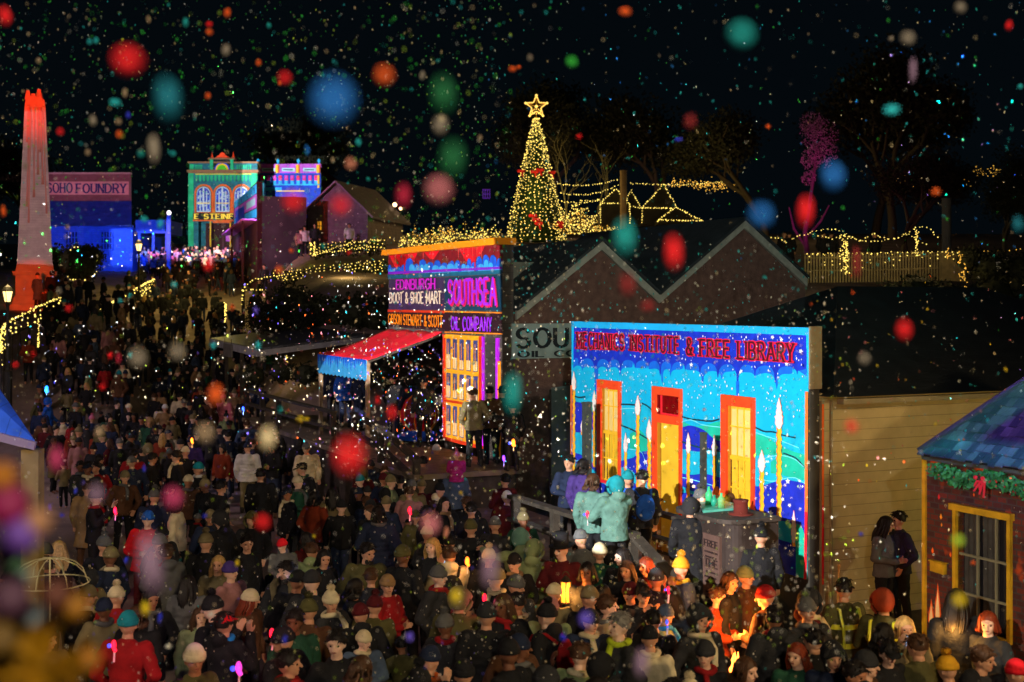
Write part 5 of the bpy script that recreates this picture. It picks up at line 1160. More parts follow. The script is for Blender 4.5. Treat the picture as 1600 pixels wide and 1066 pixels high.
# pink lit tree
pk = thing('pink_lit_tree', 'tree whose trunk and small crown glow magenta above the second gable', 'tree', P(1262,392,70)+Vector((0,0,-.6)))
rng = random.Random(19); b = MB(); b.smooth = True
b.tube([(0,0,0),(-.15,0,1.6),(.1,0,3.2),(.35,0,4.8),(.5,0,6.4)], [.17,.13,.1,.08,.05], 8); b.tube([(-.1,0,.8),(-.75,0,1.8),(-1.0,.1,3)], [.09,.07,.03], 6); b.tube([(0,0,1.4),(.7,0,2.2),(1.2,.1,3.1)], [.09,.06,.03], 6)
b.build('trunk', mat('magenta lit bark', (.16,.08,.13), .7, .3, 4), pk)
b = MB(); 
for c, r in (((.6,0,6.9),.85),((.9,.2,6.0),.7),((.25,0,7.5),.6),((.2,.1,5.6),.5),((.1,.2,4.6),.35)): leaves_mb(b, c, r*1.25, int(620*r), .06, rng)
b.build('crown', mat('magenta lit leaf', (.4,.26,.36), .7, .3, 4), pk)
pb = P(1262,392,70); lamp('pink_tree_spot', 'SPOT', pb+Vector((-1.5,-7,1.2)), watts(.5,7.5), (1,.02,.42), pb+Vector((.1,0,3.4)), 62, .9, .05)
leafy('bank_shrub', 'low dark shrubs under the grey verandah on the bank', 'shrub', P(500,600,48), [((-2.5+i*1.0,.4*math.sin(i*2),.3+.15*math.sin(i*1.3)),.6,.85) for i in range(6)], hedg, 150, .11, seed=15)
hb = leafy('dark_bank_hedge', 'broad dark hedge on the bank between the shop sign front and the lit arch', 'hedge', P(520,520,56), [((-2.4+i*.9,.6*math.sin(i),.8+.12*math.sin(i*2.1)),1.15,.8) for i in range(8)], hedg, 170, .12, seed=5)
leafy('round_shrub', 'dark round shrub beside the grey verandah end', 'shrub', P(452,500,58), [((0,0,.7),1.2,.9),((.9,.2,.6),.9,.9)], hedg, 220, .11, seed=6)
leafy('dark_slope_bush', 'black bushes on the slope above the fallen gable roof', 'bush', P(1540,480,55), [((-4+i*1.1,0,.3+.3*math.sin(i*1.7)),1.2,.8) for i in range(8)], hedg, 120, .12, seed=7)
leafy('pale_fence_bush', 'leafy bush faintly lit at the end of the picket fence', 'bush', P(1545,440,58), [((0,0,.6),1.1,.9),((1.3,0,.5),1.0,.9),((-.9,0,1),.8,.9)], hedg, 300, .09, seed=8)
# ================================================================== PEOPLE
def cap(b, p0, r0, p1, r1):
    """closed tapered capsule"""
    p0, p1 = Vector(p0), Vector(p1); d = (p1-p0); L = d.length
    if L < 1e-5: b.ball(p0, r0); return
    z = d/L; x = z.orthogonal().normalized(); y = z.cross(x); n = 12; prof = []
    for i in range(4): a = -PI/2+i*PI/6; prof.append((r0*math.cos(a), r0*math.sin(a)))
    for i in range(4): a = i*PI/6; prof.append((r1*math.cos(a), L+r1*math.sin(a)))
    prof[0] = (1e-4, prof[0][1]); prof.append((1e-4, L+r1))
    vs = [p0+x*r*math.cos(2*PI*j/n)+y*r*math.sin(2*PI*j/n)+z*h for r, h in prof for j in range(n)]
    k = len(prof); fs = [(i*n+j, i*n+(j+1) % n, (i+1)*n+(j+1) % n, (i+1)*n+j) for i in range(k-1) for j in range(n)]
    fs += [list(range(n))[::-1], list(range((k-1)*n, k*n))]; b.add(vs, fs)
def loft(b, secs, n=20):
    """secs: (cx, cy, z, rx, ry) closed elliptic loft"""
    vs = []
    for cx, cy, z, rx, ry in secs: vs += [(cx+rx*math.cos(2*PI*j/n), cy+ry*math.sin(2*PI*j/n), z) for j in range(n)]
    k = len(secs); b.add(vs, [(i*n+j, i*n+(j+1) % n, (i+1)*n+(j+1) % n, (i+1)*n+j) for i in range(k-1) for j in range(n)]+[list(range(n))[::-1], list(range((k-1)*n, k*n))])
FOLD = bpy.data.textures.new('cloth_folds', 'CLOUDS'); FOLD.noise_scale = .085; FOLD.noise_depth = 2
HMS = [Matrix.Identity(4)]
for yw, pt in ((34,7),(-34,7)):
    c_ = Vector((0,.012,1.50)); HMS.append(Matrix.Translation(c_) @ Matrix.Rotation(math.radians(yw),4,'Z') @ Matrix.Rotation(math.radians(pt),4,'X') @ Matrix.Translation(-c_))
def fuse(b, name, vox, smooth=3, dec=None, fold=0):
    """one continuous skin over overlapping closed volumes"""
    me = b.mesh(name+'_raw', []); o = bpy.data.objects.new(name+'_raw', me); COL.objects.link(o)
    m = o.modifiers.new('r', 'REMESH'); m.mode = 'VOXEL'; m.voxel_size = vox
    s = o.modifiers.new('s', 'SMOOTH'); s.factor = .5; s.iterations = smooth
    if fold: f = o.modifiers.new('f', 'DISPLACE'); f.texture = FOLD; f.strength = fold; f.mid_level = .5; f.texture_coords = 'LOCAL'
    if dec: d = o.modifiers.new('d', 'DECIMATE'); d.ratio = dec
    dg = bpy.context.evaluated_depsgraph_get(); dg.update()
    out = bpy.data.meshes.new_from_object(o.evaluated_get(dg)); out.name = name
    bpy.data.objects.remove(o); bpy.data.meshes.remove(me)
    out.polygons.foreach_set('use_smooth', [True]*len(out.polygons)); return out
def hand(b, w, dirv, side, curl=.5):
    """palm, four unequal bent fingers and a thumb leaving the palm's side"""
    w = Vector(w); d = Vector(dirv).normalized(); sd = d.cross(Vector((0,1,0)));
    if sd.length < .2: sd = d.cross(Vector((0,0,1)))
    sd = sd.normalized()*side; nrm = d.cross(sd).normalized()*side
    if nrm.y > 0: nrm = -nrm
    pc = w+d*.045
    for k in range(4): o = sd*(k-1.5)*.019; cap(b, w+d*.012+o*.7, .015, w+d*.082+o, .0115)
    for k, L in enumerate((.066,.078,.072,.056)):
        o = sd*(k-1.5)*.021*-1; base = w+d*.085+o; m1 = base+(d*math.cos(curl*.6)+nrm*math.sin(curl*.6))*L*.5; tip = m1+(d*math.cos(curl*1.6)+nrm*math.sin(curl*1.6))*L*.5
        cap(b, base, .0098, m1, .009); cap(b, m1, .009, tip, .0078)
    tb_ = w+d*.03+sd*.03; t1 = tb_+(d*.6+sd*.75+nrm*.2).normalized()*.035; cap(b, tb_, .013, t1, .011); cap(b, t1, .011, t1+(d*.9+sd*.2+nrm*.35).normalized()*.03, .009)
SH = lambda s: Vector((.185*s, .01, 1.415))
POSES = {
 'stand':  dict(elb=[(-.25,.03,1.13),(.25,.03,1.13)], wri=[(-.245,-.07,.90),(.245,-.07,.90)], hd=[(0,-.15,-1),(0,-.15,-1)], kne=[(-.10,-.01,.50),(.10,-.01,.50)], ank=[(-.11,.03,.09),(.11,.03,.09)]),
 'pocket': dict(elb=[(-.29,.06,1.14),(.29,.06,1.14)], wri=[(-.20,-.09,.97),(.20,-.09,.97)], hd=[(.4,-.2,-1),(-.4,-.2,-1)], kne=[(-.10,-.02,.50),(.11,-.0,.50)], ank=[(-.12,.03,.09),(.14,.02,.09)]),
 'walk':   dict(elb=[(-.25,.12,1.16),(.25,-.02,1.14)], wri=[(-.24,.10,.91),(.23,-.20,.98)], hd=[(0,-.1,-1),(0,-.6,-1)], kne=[(-.09,-.16,.53),(.09,.02,.50)], ank=[(-.09,-.22,.10),(.09,.26,.14)]),
 'phone':  dict(elb=[(-.27,-.10,1.20),(.27,-.10,1.20)], wri=[(-.08,-.30,1.46),(.08,-.30,1.46)], hd=[(.3,-.1,1),(-.3,-.1,1)], kne=[(-.10,-.01,.50),(.10,-.01,.50)], ank=[(-.11,.03,.09),(.11,.03,.09)]),
 'clasp':  dict(elb=[(-.27,-.02,1.14),(.27,-.02,1.14)], wri=[(-.07,-.25,1.10),(.07,-.25,1.12)], hd=[(1,-.3,.2),(-1,-.3,.2)], kne=[(-.10,-.01,.50),(.10,-.01,.50)], ank=[(-.11,.03,.09),(.11,.03,.09)]),
 'lean':   dict(elb=[(-.24,-.22,1.12),(.24,-.22,1.12)], wri=[(-.12,-.42,1.04),(.12,-.42,1.04)], hd=[(.5,-1,0),(-.5,-1,0)], kne=[(-.10,.04,.50),(.10,.10,.50)], ank=[(-.11,.08,.09),(.11,.2,.09)]),
 'ride':   dict(elb=[(-.22,-.10,1.16),(.22,-.10,1.16)], wri=[(-.10,-.28,1.12),(.10,-.28,1.12)], hd=[(.4,-1,-.3),(-.4,-1,-.3)], kne=[(-.17,-.34,.90),(.17,-.34,.90)], ank=[(-.15,-.36,.50),(.15,-.36,.50)]),
 'point':  dict(elb=[(-.25,.03,1.13),(.33,-.12,1.36)], wri=[(-.245,-.07,.90),(.38,-.36,1.46)], hd=[(0,-.15,-1),(.1,-1,.25)], kne=[(-.10,-.01,.50),(.10,-.01,.50)], ank=[(-.11,.03,.09),(.12,.03,.09)]),
}
def build_pose(nm, p, fem=False):
    V_ = lambda q: Vector(q)
    k = .93 if fem else 1
    bodies = []
    for hv in range(3):
        b = MB(); b.ball((0,.01,1.655), .076, .094, .108, 18, 12); b.ball((0,-.022,1.600), .058, .064, .066, 14, 10); b.ball((0,-.062,1.565), .026,.022,.022, 10, 8)
        cap(b, (0,-.083,1.665), .010, (0,-.106,1.628), .0145)
        for s in (-1,1):
            b.ball((s*.077,.012,1.635), .012,.022,.032, 8, 6); cap(b, (s*.012,-.080,1.682), .011, (s*.05,-.066,1.682), .011); b.ball((s*.038,-.06,1.622), .02,.018,.018, 8, 6)
        cap(b, (-.018,-.078,1.592), .008, (.018,-.078,1.592), .008)
        cap(b, (0,.0,1.50), .05, (0,-.005,1.58), .048)
        b.v = [tuple(HMS[hv] @ Vector(v)) for v in b.v]
        # trunk, arms, hands and legs join the head in one continuous figure
        loft(b, [(0,.005,.86,.13,.10),(0,0,.93,.165*(1.04 if fem else 1),.115),(0,0,1.05,.135*k,.10),(0,0,1.2,.155*k,.11),(0,.005,1.34,.17*k,.11),(0,.01,1.41,.15*k,.09),(0,.01,1.46,.07,.065)])
        cap(b, (0,.015,1.42), .06, (0,.005,1.53), .053)
        for i, s in enumerate((-1,1)):
            a = SH(s); a.x *= k; e, w = V_(p['elb'][i]), V_(p['wri'][i]); cap(b, (s*.1,.01,1.40), .055, a, .052); cap(b, a, .05, e, .038); cap(b, e, .037, w, .026); cap(b, w, .024, w+V_(p['hd'][i]).normalized()*.02, .022); hand(b, w+V_(p['hd'][i]).normalized()*.01, p['hd'][i], -s)
            h = V_((s*.085,0,.92)); kn, an = V_(p['kne'][i]), V_(p['ank'][i]); cap(b, h, .08, kn, .052); cap(b, kn, .05, an, .035); f = an+V_((0,-.10,-.055)) if nm != 'ride' else an+V_((0,-.12,-.03)); cap(b, an, .036, f, .03)
        bodies.append(fuse(b, 'body', .0075, 2, .45))
    coats = {}
    for ck, hem, fl, th in (('jacket', .84, 1.0, .028), ('coat', .52, 1.16, .032), ('puffer', .80, 1.06, .05), ('hooded', .82, 1.05, .038)):
        if nm == 'ride' and ck == 'coat': continue
        b = MB(); t = th
        hx = 0
        secs = [(0,.01,hem,(.165+t)*fl,(.125+t)*fl)]
        if nm == 'ride': secs = [(0,0,.84,.165+t,.13+t)]
        if hem < .7: secs.append((0,.01,.72,.17+t,.13+t))
        secs += [(0,0,.95,.165+t,.12+t),(0,0,1.07,.145*k+t,.11+t),(0,0,1.2,.16*k+t,.118+t),(0,.005,1.34,.172*k+t,.118+t),(0,.012,1.42,.15*k+t*.6,.095+t*.6),(0,.012,1.475,.085+t*.3,.08+t*.3)]
        loft(b, secs)
        b.ball((0,.02,1.475), .088, .085, .04, 14, 8)
        if ck == 'puffer':
            z = hem+.04
            while z < 1.42:
                r = float(np.interp(z, [q_[2] for q_ in secs], [q_[3] for q_ in secs])); ry = float(np.interp(z, [q_[2] for q_ in secs], [q_[4] for q_ in secs])); loft(b, [(0,.005,z-.03,r,ry),(0,.005,z,r+.010,ry+.010),(0,.005,z+.03,r,ry)]); z += .085
        if ck == 'hooded': b.ball((0,.10,1.50), .11,.07,.085, 14, 10); b.ball((0,.05,1.47), .12,.10,.05, 14, 8)
        for i, s in enumerate((-1,1)):
            a = SH(s); a.x *= k; e, w = V_(p['elb'][i]), V_(p['wri'][i]); d = (w-e).normalized()
            cap(b, (s*.1,.01,1.39), .055+t*.6, a, .054+t*.7); cap(b, a, .054+t*.7, e, .046+t*.7)
            if ck == 'puffer':
                for q_ in (.25,.55,.85): b.ball(a.lerp(e, q_), .066+t*.3, n=12, m=8); b.ball(e.lerp(w, q_*.9), .058+t*.25, n=12, m=8)
            cap(b, e, .046+t*.7, w-d*.01, .038+t*.4)
        # lapel / placket ridge, collar
        if ck in ('jacket','coat'): cap(b, (0,-.105-t,hem+.1), .012, (0,-.10-t,1.36), .012)
        coats[ck] = fuse(b, ck, .013, 3, .6, .028)
    b = MB()
    for i, s in enumerate((-1,1)):
        h = V_((s*.085,0,.93)); kn, an = V_(p['kne'][i]), V_(p['ank'][i]); cap(b, h, .10, kn, .070); cap(b, kn, .069, an+V_((0,0,.02)), .056)
    b.ball((0,0,.93), .175,.125,.09, 16, 10); tr = fuse(b, 'trousers', .014, 3, .6, .022)
    b = MB(); b.smooth = True
    for i, s in enumerate((-1,1)):
        an = V_(p['ank'][i]); q_ = an+V_((0,.03,-.05)); cap(b, q_, .042, an+V_((s*.012,-.15,-.052)), .04); cap(b, an+V_((0,.01,.04)), .05, an+V_((0,.01,-.04)), .045)
    sh = b.mesh('shoes', [])
    return dict(body=bodies, trousers=tr, shoes=sh, **coats)
PM = {}
for nm, p in POSES.items(): PM[nm] = build_pose(nm, p, nm in ('clasp','phone','pocket'))
def headgear():
    H = {}
    def dome(b, x0, rx, ry, rz, zc, yc=.015, cut=-.15, n=20, m=8, y_tilt=0):
        vs = []; 
        for i in range(m+1):
            ph = (PI/2-cut)*i/m
            for j in range(n): t = 2*PI*j/n; vs.append((rx*math.sin(ph)*math.cos(t), yc+ry*math.sin(ph)*math.sin(t), zc+rz*math.cos(ph)+y_tilt*math.sin(t)*math.sin(ph)))
        b.add(vs, [(i*n+j, (i+1)*n+j, (i+1)*n+(j+1) % n, i*n+(j+1) % n) for i in range(m) for j in range(n)])
    b = MB(); b.smooth = True; dome(b,0,.093,.110,.128,1.680); b.lathe([(.001,-.02),(.1,-.02),(.104,.0),(.102,.035),(.094,.04)], 20, (0,0,0)); 
    b.v = [v if i < 9*20 else (v[0]*.97, v[1]*1.12+.015, v[2]+1.675) for i, v in enumerate(b.v)]; H['beanie'] = b.mesh('beanie', [])
    b2 = MB(); b2.v = list(b.v); b2.f = list(b.f); b2.m = list(b.m); b2.sm = list(b.sm); b2.smooth = True
    rg = random.Random(4)
    b2.ball((0,.02,1.835), .034, n=12, m=8)
    for i in range(260): d = Vector((rg.gauss(0,1),rg.gauss(0,1),rg.gauss(0,1))).normalized(); c = Vector((0,.02,1.835))+d*.036; a = d*.02; e = d.orthogonal().normalized()*.005; b2.add([c-e, c+e, c+a], [(0,1,2)])
    H['pompom'] = b2.mesh('bobble_hat', [])
    b = MB(); b.smooth = True; dome(b,0,.089,.106,.112,1.672, cut=.12); b.prism([(-.07,-.075,1.685),(.07,-.075,1.685),(.06,-.15,1.668),(.03,-.172,1.66),(-.03,-.172,1.66),(-.06,-.15,1.668)], (0,0,.008)); H['cap'] = b.mesh('peaked_cap', [])
    b = MB(); b.smooth = True; b.lathe([(.002,.19),(.1,.19),(.102,.17),(.092,.02),(.092,.0),(.15,-.002),(.155,.012),(.15,.016),(.095,.012)], 22, (0,.012,1.70)); b.v = [(v[0], v[1]*1.1, v[2]) for v in b.v]; H['tophat'] = b.mesh('top_hat', [])
    # hair: caps of strands built over the skull
    def hair(seed, long, nst, name, thin=1.0):
        r = random.Random(seed); b = MB(); b.smooth = True; n, m = 22, 9; vs = []
        for i in range(m+1):
            for j in range(n):
                t = 2*PI*j/n; front = -math.sin(t)    # 1 = face side
                lim = PI*(.62-.26*max(0,front)**1.2); ph = lim*i/m; k = 1+.035*math.sin(7*t+i)+.02*r.random()
                vs.append((.087*k*math.sin(ph)*math.cos(t), .017+.106*k*math.sin(ph)*math.sin(t), 1.668+.118*k*math.cos(ph)))
        b.add(vs, [(i*n+j, (i+1)*n+j, (i+1)*n+(j+1) % n, i*n+(j+1) % n) for i in range(m) for j in range(n)])
        for s in range(nst):
            t = r.uniform(-.42*PI, 1.42*PI) if long else r.uniform(0, 2*PI)
            if long:
                z1 = 1.64-long*r.uniform(.7,1); x0, y0 = .086*math.cos(t)*1.02, .017+.104*math.sin(t); dx = r.gauss(0,.012)
                if y0 < -.045: continue
                pth = [(x0*.8,y0*.8,1.74),(x0,y0,1.67),(x0*1.12+dx,y0*1.08+.01,1.57),(x0*1.18+dx,y0*1.1+.035,(1.57+z1)/2),(x0*1.0+dx,y0*1.05+.05,z1)]
                b.tube(pth, [.010,.014,.015,.013,.004], 4, cap=False)
            else:
                ph = r.uniform(0, PI*.5); d = Vector((math.sin(ph)*math.cos(t), math.sin(ph)*math.sin(t), math.cos(ph))); c = Vector((.085*d.x, .017+.104*d.y, 1.668+.116*d.z))
                if d.y < -.3 and d.z < .3: continue
                tg = Vector((r.gauss(0,1), r.gauss(0,1), -.6)).normalized(); b.tube([c, c+d*.012+tg*.02, c+d*.006+tg*.045], [.008,.008,.002], 4, cap=False)
        return b.mesh(name, [])
    H['short'] = hair(1, 0, 120, 'hair'); H['long'] = hair(2, .30, 90, 'hair'); H['bob'] = hair(3, .14, 90, 'hair')
    # under-hat hair
    r = random.Random(8); b = MB(); b.smooth = True
    for s in range(60):
        t = r.uniform(-.35*PI, 1.35*PI); x0, y0 = .082*math.cos(t), .017+.098*math.sin(t)
        if y0 < -.04: continue
        z1 = 1.42-r.uniform(0,.1); b.tube([(x0,y0,1.68),(x0*1.1,y0*1.08,1.58),(x0*1.2,y0*1.1+.03,1.5),(x0*1.0,y0+.05,z1)], [.013,.014,.013,.004], 4, cap=False)
    H['underhair'] = b.mesh('hair', [])
    b = MB(); b.smooth = True
    # raised hood with fur rim
    n, m = 22, 8; vs = []
    for i in range(m+1):
        for j in range(n):
            t = 2*PI*j/n; front = -math.sin(t); lim = PI*(.78-.34*max(0,front)); ph = lim*i/m; vs.append((.112*math.sin(ph)*math.cos(t), .03+.128*math.sin(ph)*math.sin(t), 1.665+.15*math.cos(ph)))
    b.add(vs, [(i*n+j, (i+1)*n+j, (i+1)*n+(j+1) % n, i*n+(j+1) % n) for i in range(m) for j in range(n)])
    b.tube([(.1*math.cos(a), -.045-.02*math.cos(2*a), 1.64+.135*math.sin(a)) for a in [i*PI/9-PI/3 for i in range(16)]], .022, 8); H['hood'] = b.mesh('hood', [])
    b = MB(); b.smooth = True
    b.tube([(.085*math.cos(a), .012+.088*math.sin(a), 1.485+.012*math.sin(2*a)) for a in [i*PI/9 for i in range(19)]], .032, 10); b.tube([(.03,-.10,1.47),(.05,-.155,1.36),(.05,-.165,1.18)], [.03,.035,.03], 8); H['scarf'] = b.mesh('scarf', [])
    b = MB(); b.smooth = True; b.ball((0,.235,1.20), .15,.085,.22, 16, 10); b.ball((0,.30,1.10), .10,.05,.10, 12, 8)
    for s in (-1,1): b.tube([(s*.09,.19,1.38),(s*.13,.06,1.475),(s*.13,-.09,1.44),(s*.14,-.165,1.28),(s*.155,-.10,1.05),(s*.13,.15,1.02)], .019, 6)
    H['backpack'] = b.mesh('backpack', [])
    b = MB(); b.box(-.038,.038,-.335,-.327,1.455,1.60); H['phone'] = b.mesh('phone', [])
    b = MB(); b.box(-.033,.033,-.3265,-.3262,1.462,1.593); H['screen'] = b.mesh('screen', [])
    b = MB(); b.smooth = True; b.ball((0,0,0), .0125, n=10, m=6); H['eye'] = b.mesh('eye', [])
    b = MB(); b.smooth = True; b.ball((0,0,0), .022,.007,.0065, 10, 6); H['mouth'] = b.mesh('mouth', [])
    b = MB(); b.smooth = True
    rg = random.Random(6)
    for i in range(150):
        a = rg.uniform(-1.15,1.15); z = 1.60-.05*rg.random()-.03*math.cos(a); c = Vector((.068*math.sin(a), -.018-.07*math.cos(a), z)); d = Vector((c.x, c.y+.0, -.02)).normalized(); e = d.cross(Vector((0,0,1))).normalized()*.008; b.add([c-e, c+e, c+d*.014+Vector((0,0,-.02))], [(0,1,2)])
    H['beard'] = b.mesh('beard', [])
    return H
HG = headgear()
CLR = {'black': (.010,.010,.012), 'navy': (.012,.020,.05), 'red': S(150,20,24), 'scarlet': S(206,20,34), 'maroon': S(82,16,22), 'olive': S(84,80,44), 'tan': S(150,118,80), 'grey': S(92,92,92), 'charcoal': (.025,.025,.028), 'cream': S(212,196,158),
       'teal': S(20,130,140), 'mint': S(92,132,120), 'green': S(30,74,54), 'sage': S(128,142,98), 'pink': S(206,110,130), 'magenta': S(170,34,110), 'white': S(214,210,204), 'brown': S(84,54,34), 'orange': S(206,96,28), 'mustard': S(212,156,32), 'purple': S(70,50,120), 'blue': S(30,90,190),
       'steel': S(70,86,110), 'denim': S(44,54,82), 'rust': S(132,50,24), 'khaki': S(120,108,76), 'lime': S(190,210,40), 'violet': S(110,70,180), 'rose': S(160,110,110), 'cyan': S(30,130,210)}
SKIN = [S(224,176,148), S(206,152,120), S(172,116,84), S(120,78,56), S(232,190,166)]
HAIRC = {'blonde': S(190,150,90), 'brown': S(74,48,30), 'dark': S(26,20,18), 'auburn': S(120,46,20), 'greying': S(120,116,110)}
def cm(c): return mat('cloth '+c, CLR[c], .88, .3, 5, .35, 45, coord='Object')
def hm(c): return mat('hair '+c, HAIRC[c], .55, .3, 30)
def skm(i): m = mat('skin %d' % i, SKIN[i], .5, .08, 12); return m
inst_cache = {}
def inst(me, name, m, parent, key):
    """copies share mesh data; the material sits on the object"""
    if not me.materials: me.materials.append(None)
    o = bpy.data.objects.new(name, me); COL.objects.link(o); o.parent = parent
    o.material_slots[0].link = 'OBJECT'; o.material_slots[0].material = m
    return o
PEOPLE = []
RH = random.Random(77)
ALIAS = {'coat': 'long coat', 'jacket': 'jacket', 'puffer': 'quilted jacket', 'hooded': 'hooded jacket', 'beanie': 'beanie', 'pompom': 'bobble hat', 'cap': 'cap', 'tophat': 'top hat', 'hood': 'raised hood', 'short': 'short hair', 'long': 'long hair', 'bob': 'bobbed hair'}
ANCH = [(60,500,'on the slope below the obelisk'),(200,520,'on the path below the foundry'),(300,540,'on the path up from the street'),(420,560,'before the grey verandah'),(500,640,'near the grey verandah posts'),(600,640,'under the red awning'),
        (660,730,'below the boardwalk rail'),(760,680,'on the oil company boardwalk'),(800,760,'at the sloping boardwalk rail'),(900,760,'at the rail left of the mural'),(975,760,'on the deck before the mural'),(1100,800,'by the mural kiosk'),(1190,870,'before the kiosk'),
        (60,640,'beside the blue stall roof'),(150,700,'in the street past the blue stall'),(300,640,'in mid street'),(400,700,'below the grey verandah'),(130,800,'on the open earth patch'),(240,800,'near the red puffer jacket walker'),(360,800,'by the open street patch'),
        (480,780,'by the clearing near the awning post'),(600,800,'beneath the awning front post'),(720,820,'below the boardwalk'),(820,850,'below the deck rail'),(950,880,'in front of the deck rail'),(1050,900,'in the firelit crowd'),(1180,940,'in firelight below the kiosk'),
        (1380,800,'against the cream side wall'),(1350,930,'below the cream side wall'),(1500,960,'below the cottage window'),(1300,1030,'far below the side wall'),(180,930,'near the gold ornament'),(340,950,'near the glowing scarlet cap'),(470,930,'among the families'),(580,960,'near the bearded man'),(700,980,'behind the large quilted jacket'),(830,960,'beside the lantern'),(950,1000,'in the crowd below the lantern'),(1100,1020,'in dark below the firelight')]
def say(d, x, hy):
    a = min(ANCH, key=lambda q_: (q_[0]-x)**2+1.4*(q_[1]-hy)**2)[2]
    who = 'child' if d['sc'] < .75 else 'person'
    art = 'a '+who
    s = '%s %s' % (d['coatc'], ALIAS[d['coat']])
    hd = ('%s %s' % (d['hatc'], ALIAS[d['hat']])) if d['hat'] else ''
    f = d['face'] % 360
    turn = 'facing out' if f < 50 or f > 310 else ('seen from behind' if 130 < f < 230 else 'seen side-on')
    return who, s, hd, turn, a
def person(x, hy, sc=1.0, pose='stand', face=180, coat='jacket', coatc='black', legs='black', hat='beanie', hatc='grey', scarf=None, skin=1, pack=None, label=None, z=None, D=None, hairc='dark', group=None, phone=False, beard=False, under=False, loc=None):
    hh = 1.655*sc*1.05
    if loc is None:
        if D is None:
            lo, hi = 8.0, 125.0
            for _ in range(46):
                m = (lo+hi)/2; zz = (ground_z((x-800)/F*m, m) if z is None else z)+hh; yy = HY+(CH-zz)*F/m
                if yy > hy: lo = m
                else: hi = m
            D = (lo+hi)/2
        X_ = (x-800)/F*D; zg = ground_z(X_, D) if z is None else z; loc = Vector((X_, D, zg))
    t = thing('person', label, 'person', loc, math.radians(face), group); t.scale = (sc*1.15,)*2+(sc*1.05,)
    M = PM[pose]; hv = RH.choice((0,0,1,2,1,2)) if not phone and pose != 'phone' else 0; Hm = HMS[hv]
    t.rotation_euler.x = RH.uniform(-.035,.035); t.rotation_euler.y = RH.uniform(-.04,.04)
    inst(M['body'][hv], 'body', skm(skin), t, 0); inst(M[coat if coat in M else 'jacket'], 'jacket' if coat != 'coat' else 'coat', cm(coatc), t, 0)
    near = loc[1] < 60
    if near: inst(M['trousers'], 'trousers', cm(legs), t, 0); inst(M['shoes'], 'shoes', mat('shoe leather', (.02,.017,.015), .5), t, 0)
    else: inst(M['trousers'], 'trousers', cm(legs), t, 0)
    if hat in ('short','long','bob'): inst(HG[hat], 'hair', hm(hatc), t, 0).matrix_local = Hm
    elif hat == 'hood': inst(HG['hood'], 'hood', cm(hatc), t, 0).matrix_local = Hm
    elif hat:
        inst(HG[hat], {'beanie':'beanie','pompom':'bobble_hat','cap':'peaked_cap','tophat':'top_hat'}[hat], cm(hatc), t, 0).matrix_local = Hm
        if under or hat == 'cap': inst(HG['underhair'] if under else HG['short'], 'hair', hm(hairc), t, 0).matrix_local = Hm
    if scarf: inst(HG['scarf'], 'scarf', cm(scarf), t, 0)
    if beard: inst(HG['beard'], 'beard', hm(hairc if not hat in ('short','long','bob') else hatc), t, 0).matrix_local = Hm
    ff = face % 360
    if loc[1] < 22 and (ff < 100 or ff > 260):
        for s in (-1,1): o = inst(HG['eye'], 'eye', mat('eye dark', (.02,.015,.012), .2, spec=.6), t, 0); o.matrix_local = Hm @ Matrix.Translation((s*.032,-.068,1.652))
        o = inst(HG['mouth'], 'mouth', mat('lips', S(150,70,66), .5), t, 0); o.matrix_local = Hm @ Matrix.Translation((0,-.0835,1.589))
    if pack:
        bp = thing('backpack', '%s backpack worn by the person %s' % (pack, ''), 'backpack', loc, math.radians(face)); bp.scale = t.scale; bp.rotation_euler = t.rotation_euler
        o = inst(HG['backpack'], 'body', cm(pack), bp, 0); PEOPLE.append((bp, x, hy, dict(pack=pack, of=t)))
    if phone:
        ph = thing('phone', 'held phone', 'phone', loc, math.radians(face)); ph.scale = t.scale; ph.rotation_euler = t.rotation_euler
        inst(HG['phone'], 'body', mat('phone black', (.01,.01,.012), .3), ph, 0); inst(HG['screen'], 'screen', mat('phone screen', (.35,.5,.8), emit=1.6), ph, 0) if False else None
        b = MB(); b.box(-.033,.033,-.3265,-.3262,1.462,1.593); o = inst(HG['screen'], 'screen', mat('phone screen', (.35,.5,.8), emit=1.2), ph, 0); PEOPLE.append((ph, x, hy, dict(phone=1, of=t)))
    PEOPLE.append((t, x, hy, dict(coat=coat, coatc=coatc, hat=hat, hatc=hatc, face=face, sc=sc, label=label, scarf=scarf)))
    return t
CROWD = [(0,0)]
def pp(x, hy, *a, **k):
    t = person(x, hy, *a, **k); CROWD.append((t.location.x, t.location.y)); return t
# ---- people that can be told apart in the photograph
pp(135,762,1,'stand',180,'coat','tan','brown','short','brown')
pp(225,812,1,'clasp',8,'puffer','scarlet','maroon','beanie','blue',skin=4,label='person in scarlet quilted jacket and blue beanie clasping hands, facing out on the street')
pp(161,852,1,'pocket',25,'jacket','black','black','pompom','grey')
pp(186,932,.94,'clasp',190,'jacket','red','black','pompom','cream',label='person in red jacket and cream bobble hat holding up a glowing red toy')
pp(214,962,.97,'stand',170,'jacket','black','black','bob','brown')
pp(336,882,.96,'clasp',0,'coat','khaki','black','long','blonde')
pp(366,892,.95,'stand',60,'jacket','rose','black','beanie','purple',skin=0)
pp(386,937,.93,'stand',70,'jacket','brown','black','beanie','cream',under=True,hairc='auburn')
pp(350,972,1,'phone',150,'hooded','black','black','cap','scarlet',scarf='cyan',label='person in glowing scarlet cap and bright blue scarf, seen from behind near the frame foot')
pp(310,962,.9,'stand',20,'jacket','sage','black','long','brown',skin=0,label='person with long brown hair whose face is lit violet, beside the glowing scarlet cap')
pp(150,730,1,'pocket',25,'jacket','red','black','short','dark')
pp(211,722,1,'walk',215,'jacket','navy','black','beanie','grey')
pp(238,776,1,'walk',200,'jacket','navy','navy','pompom','grey')
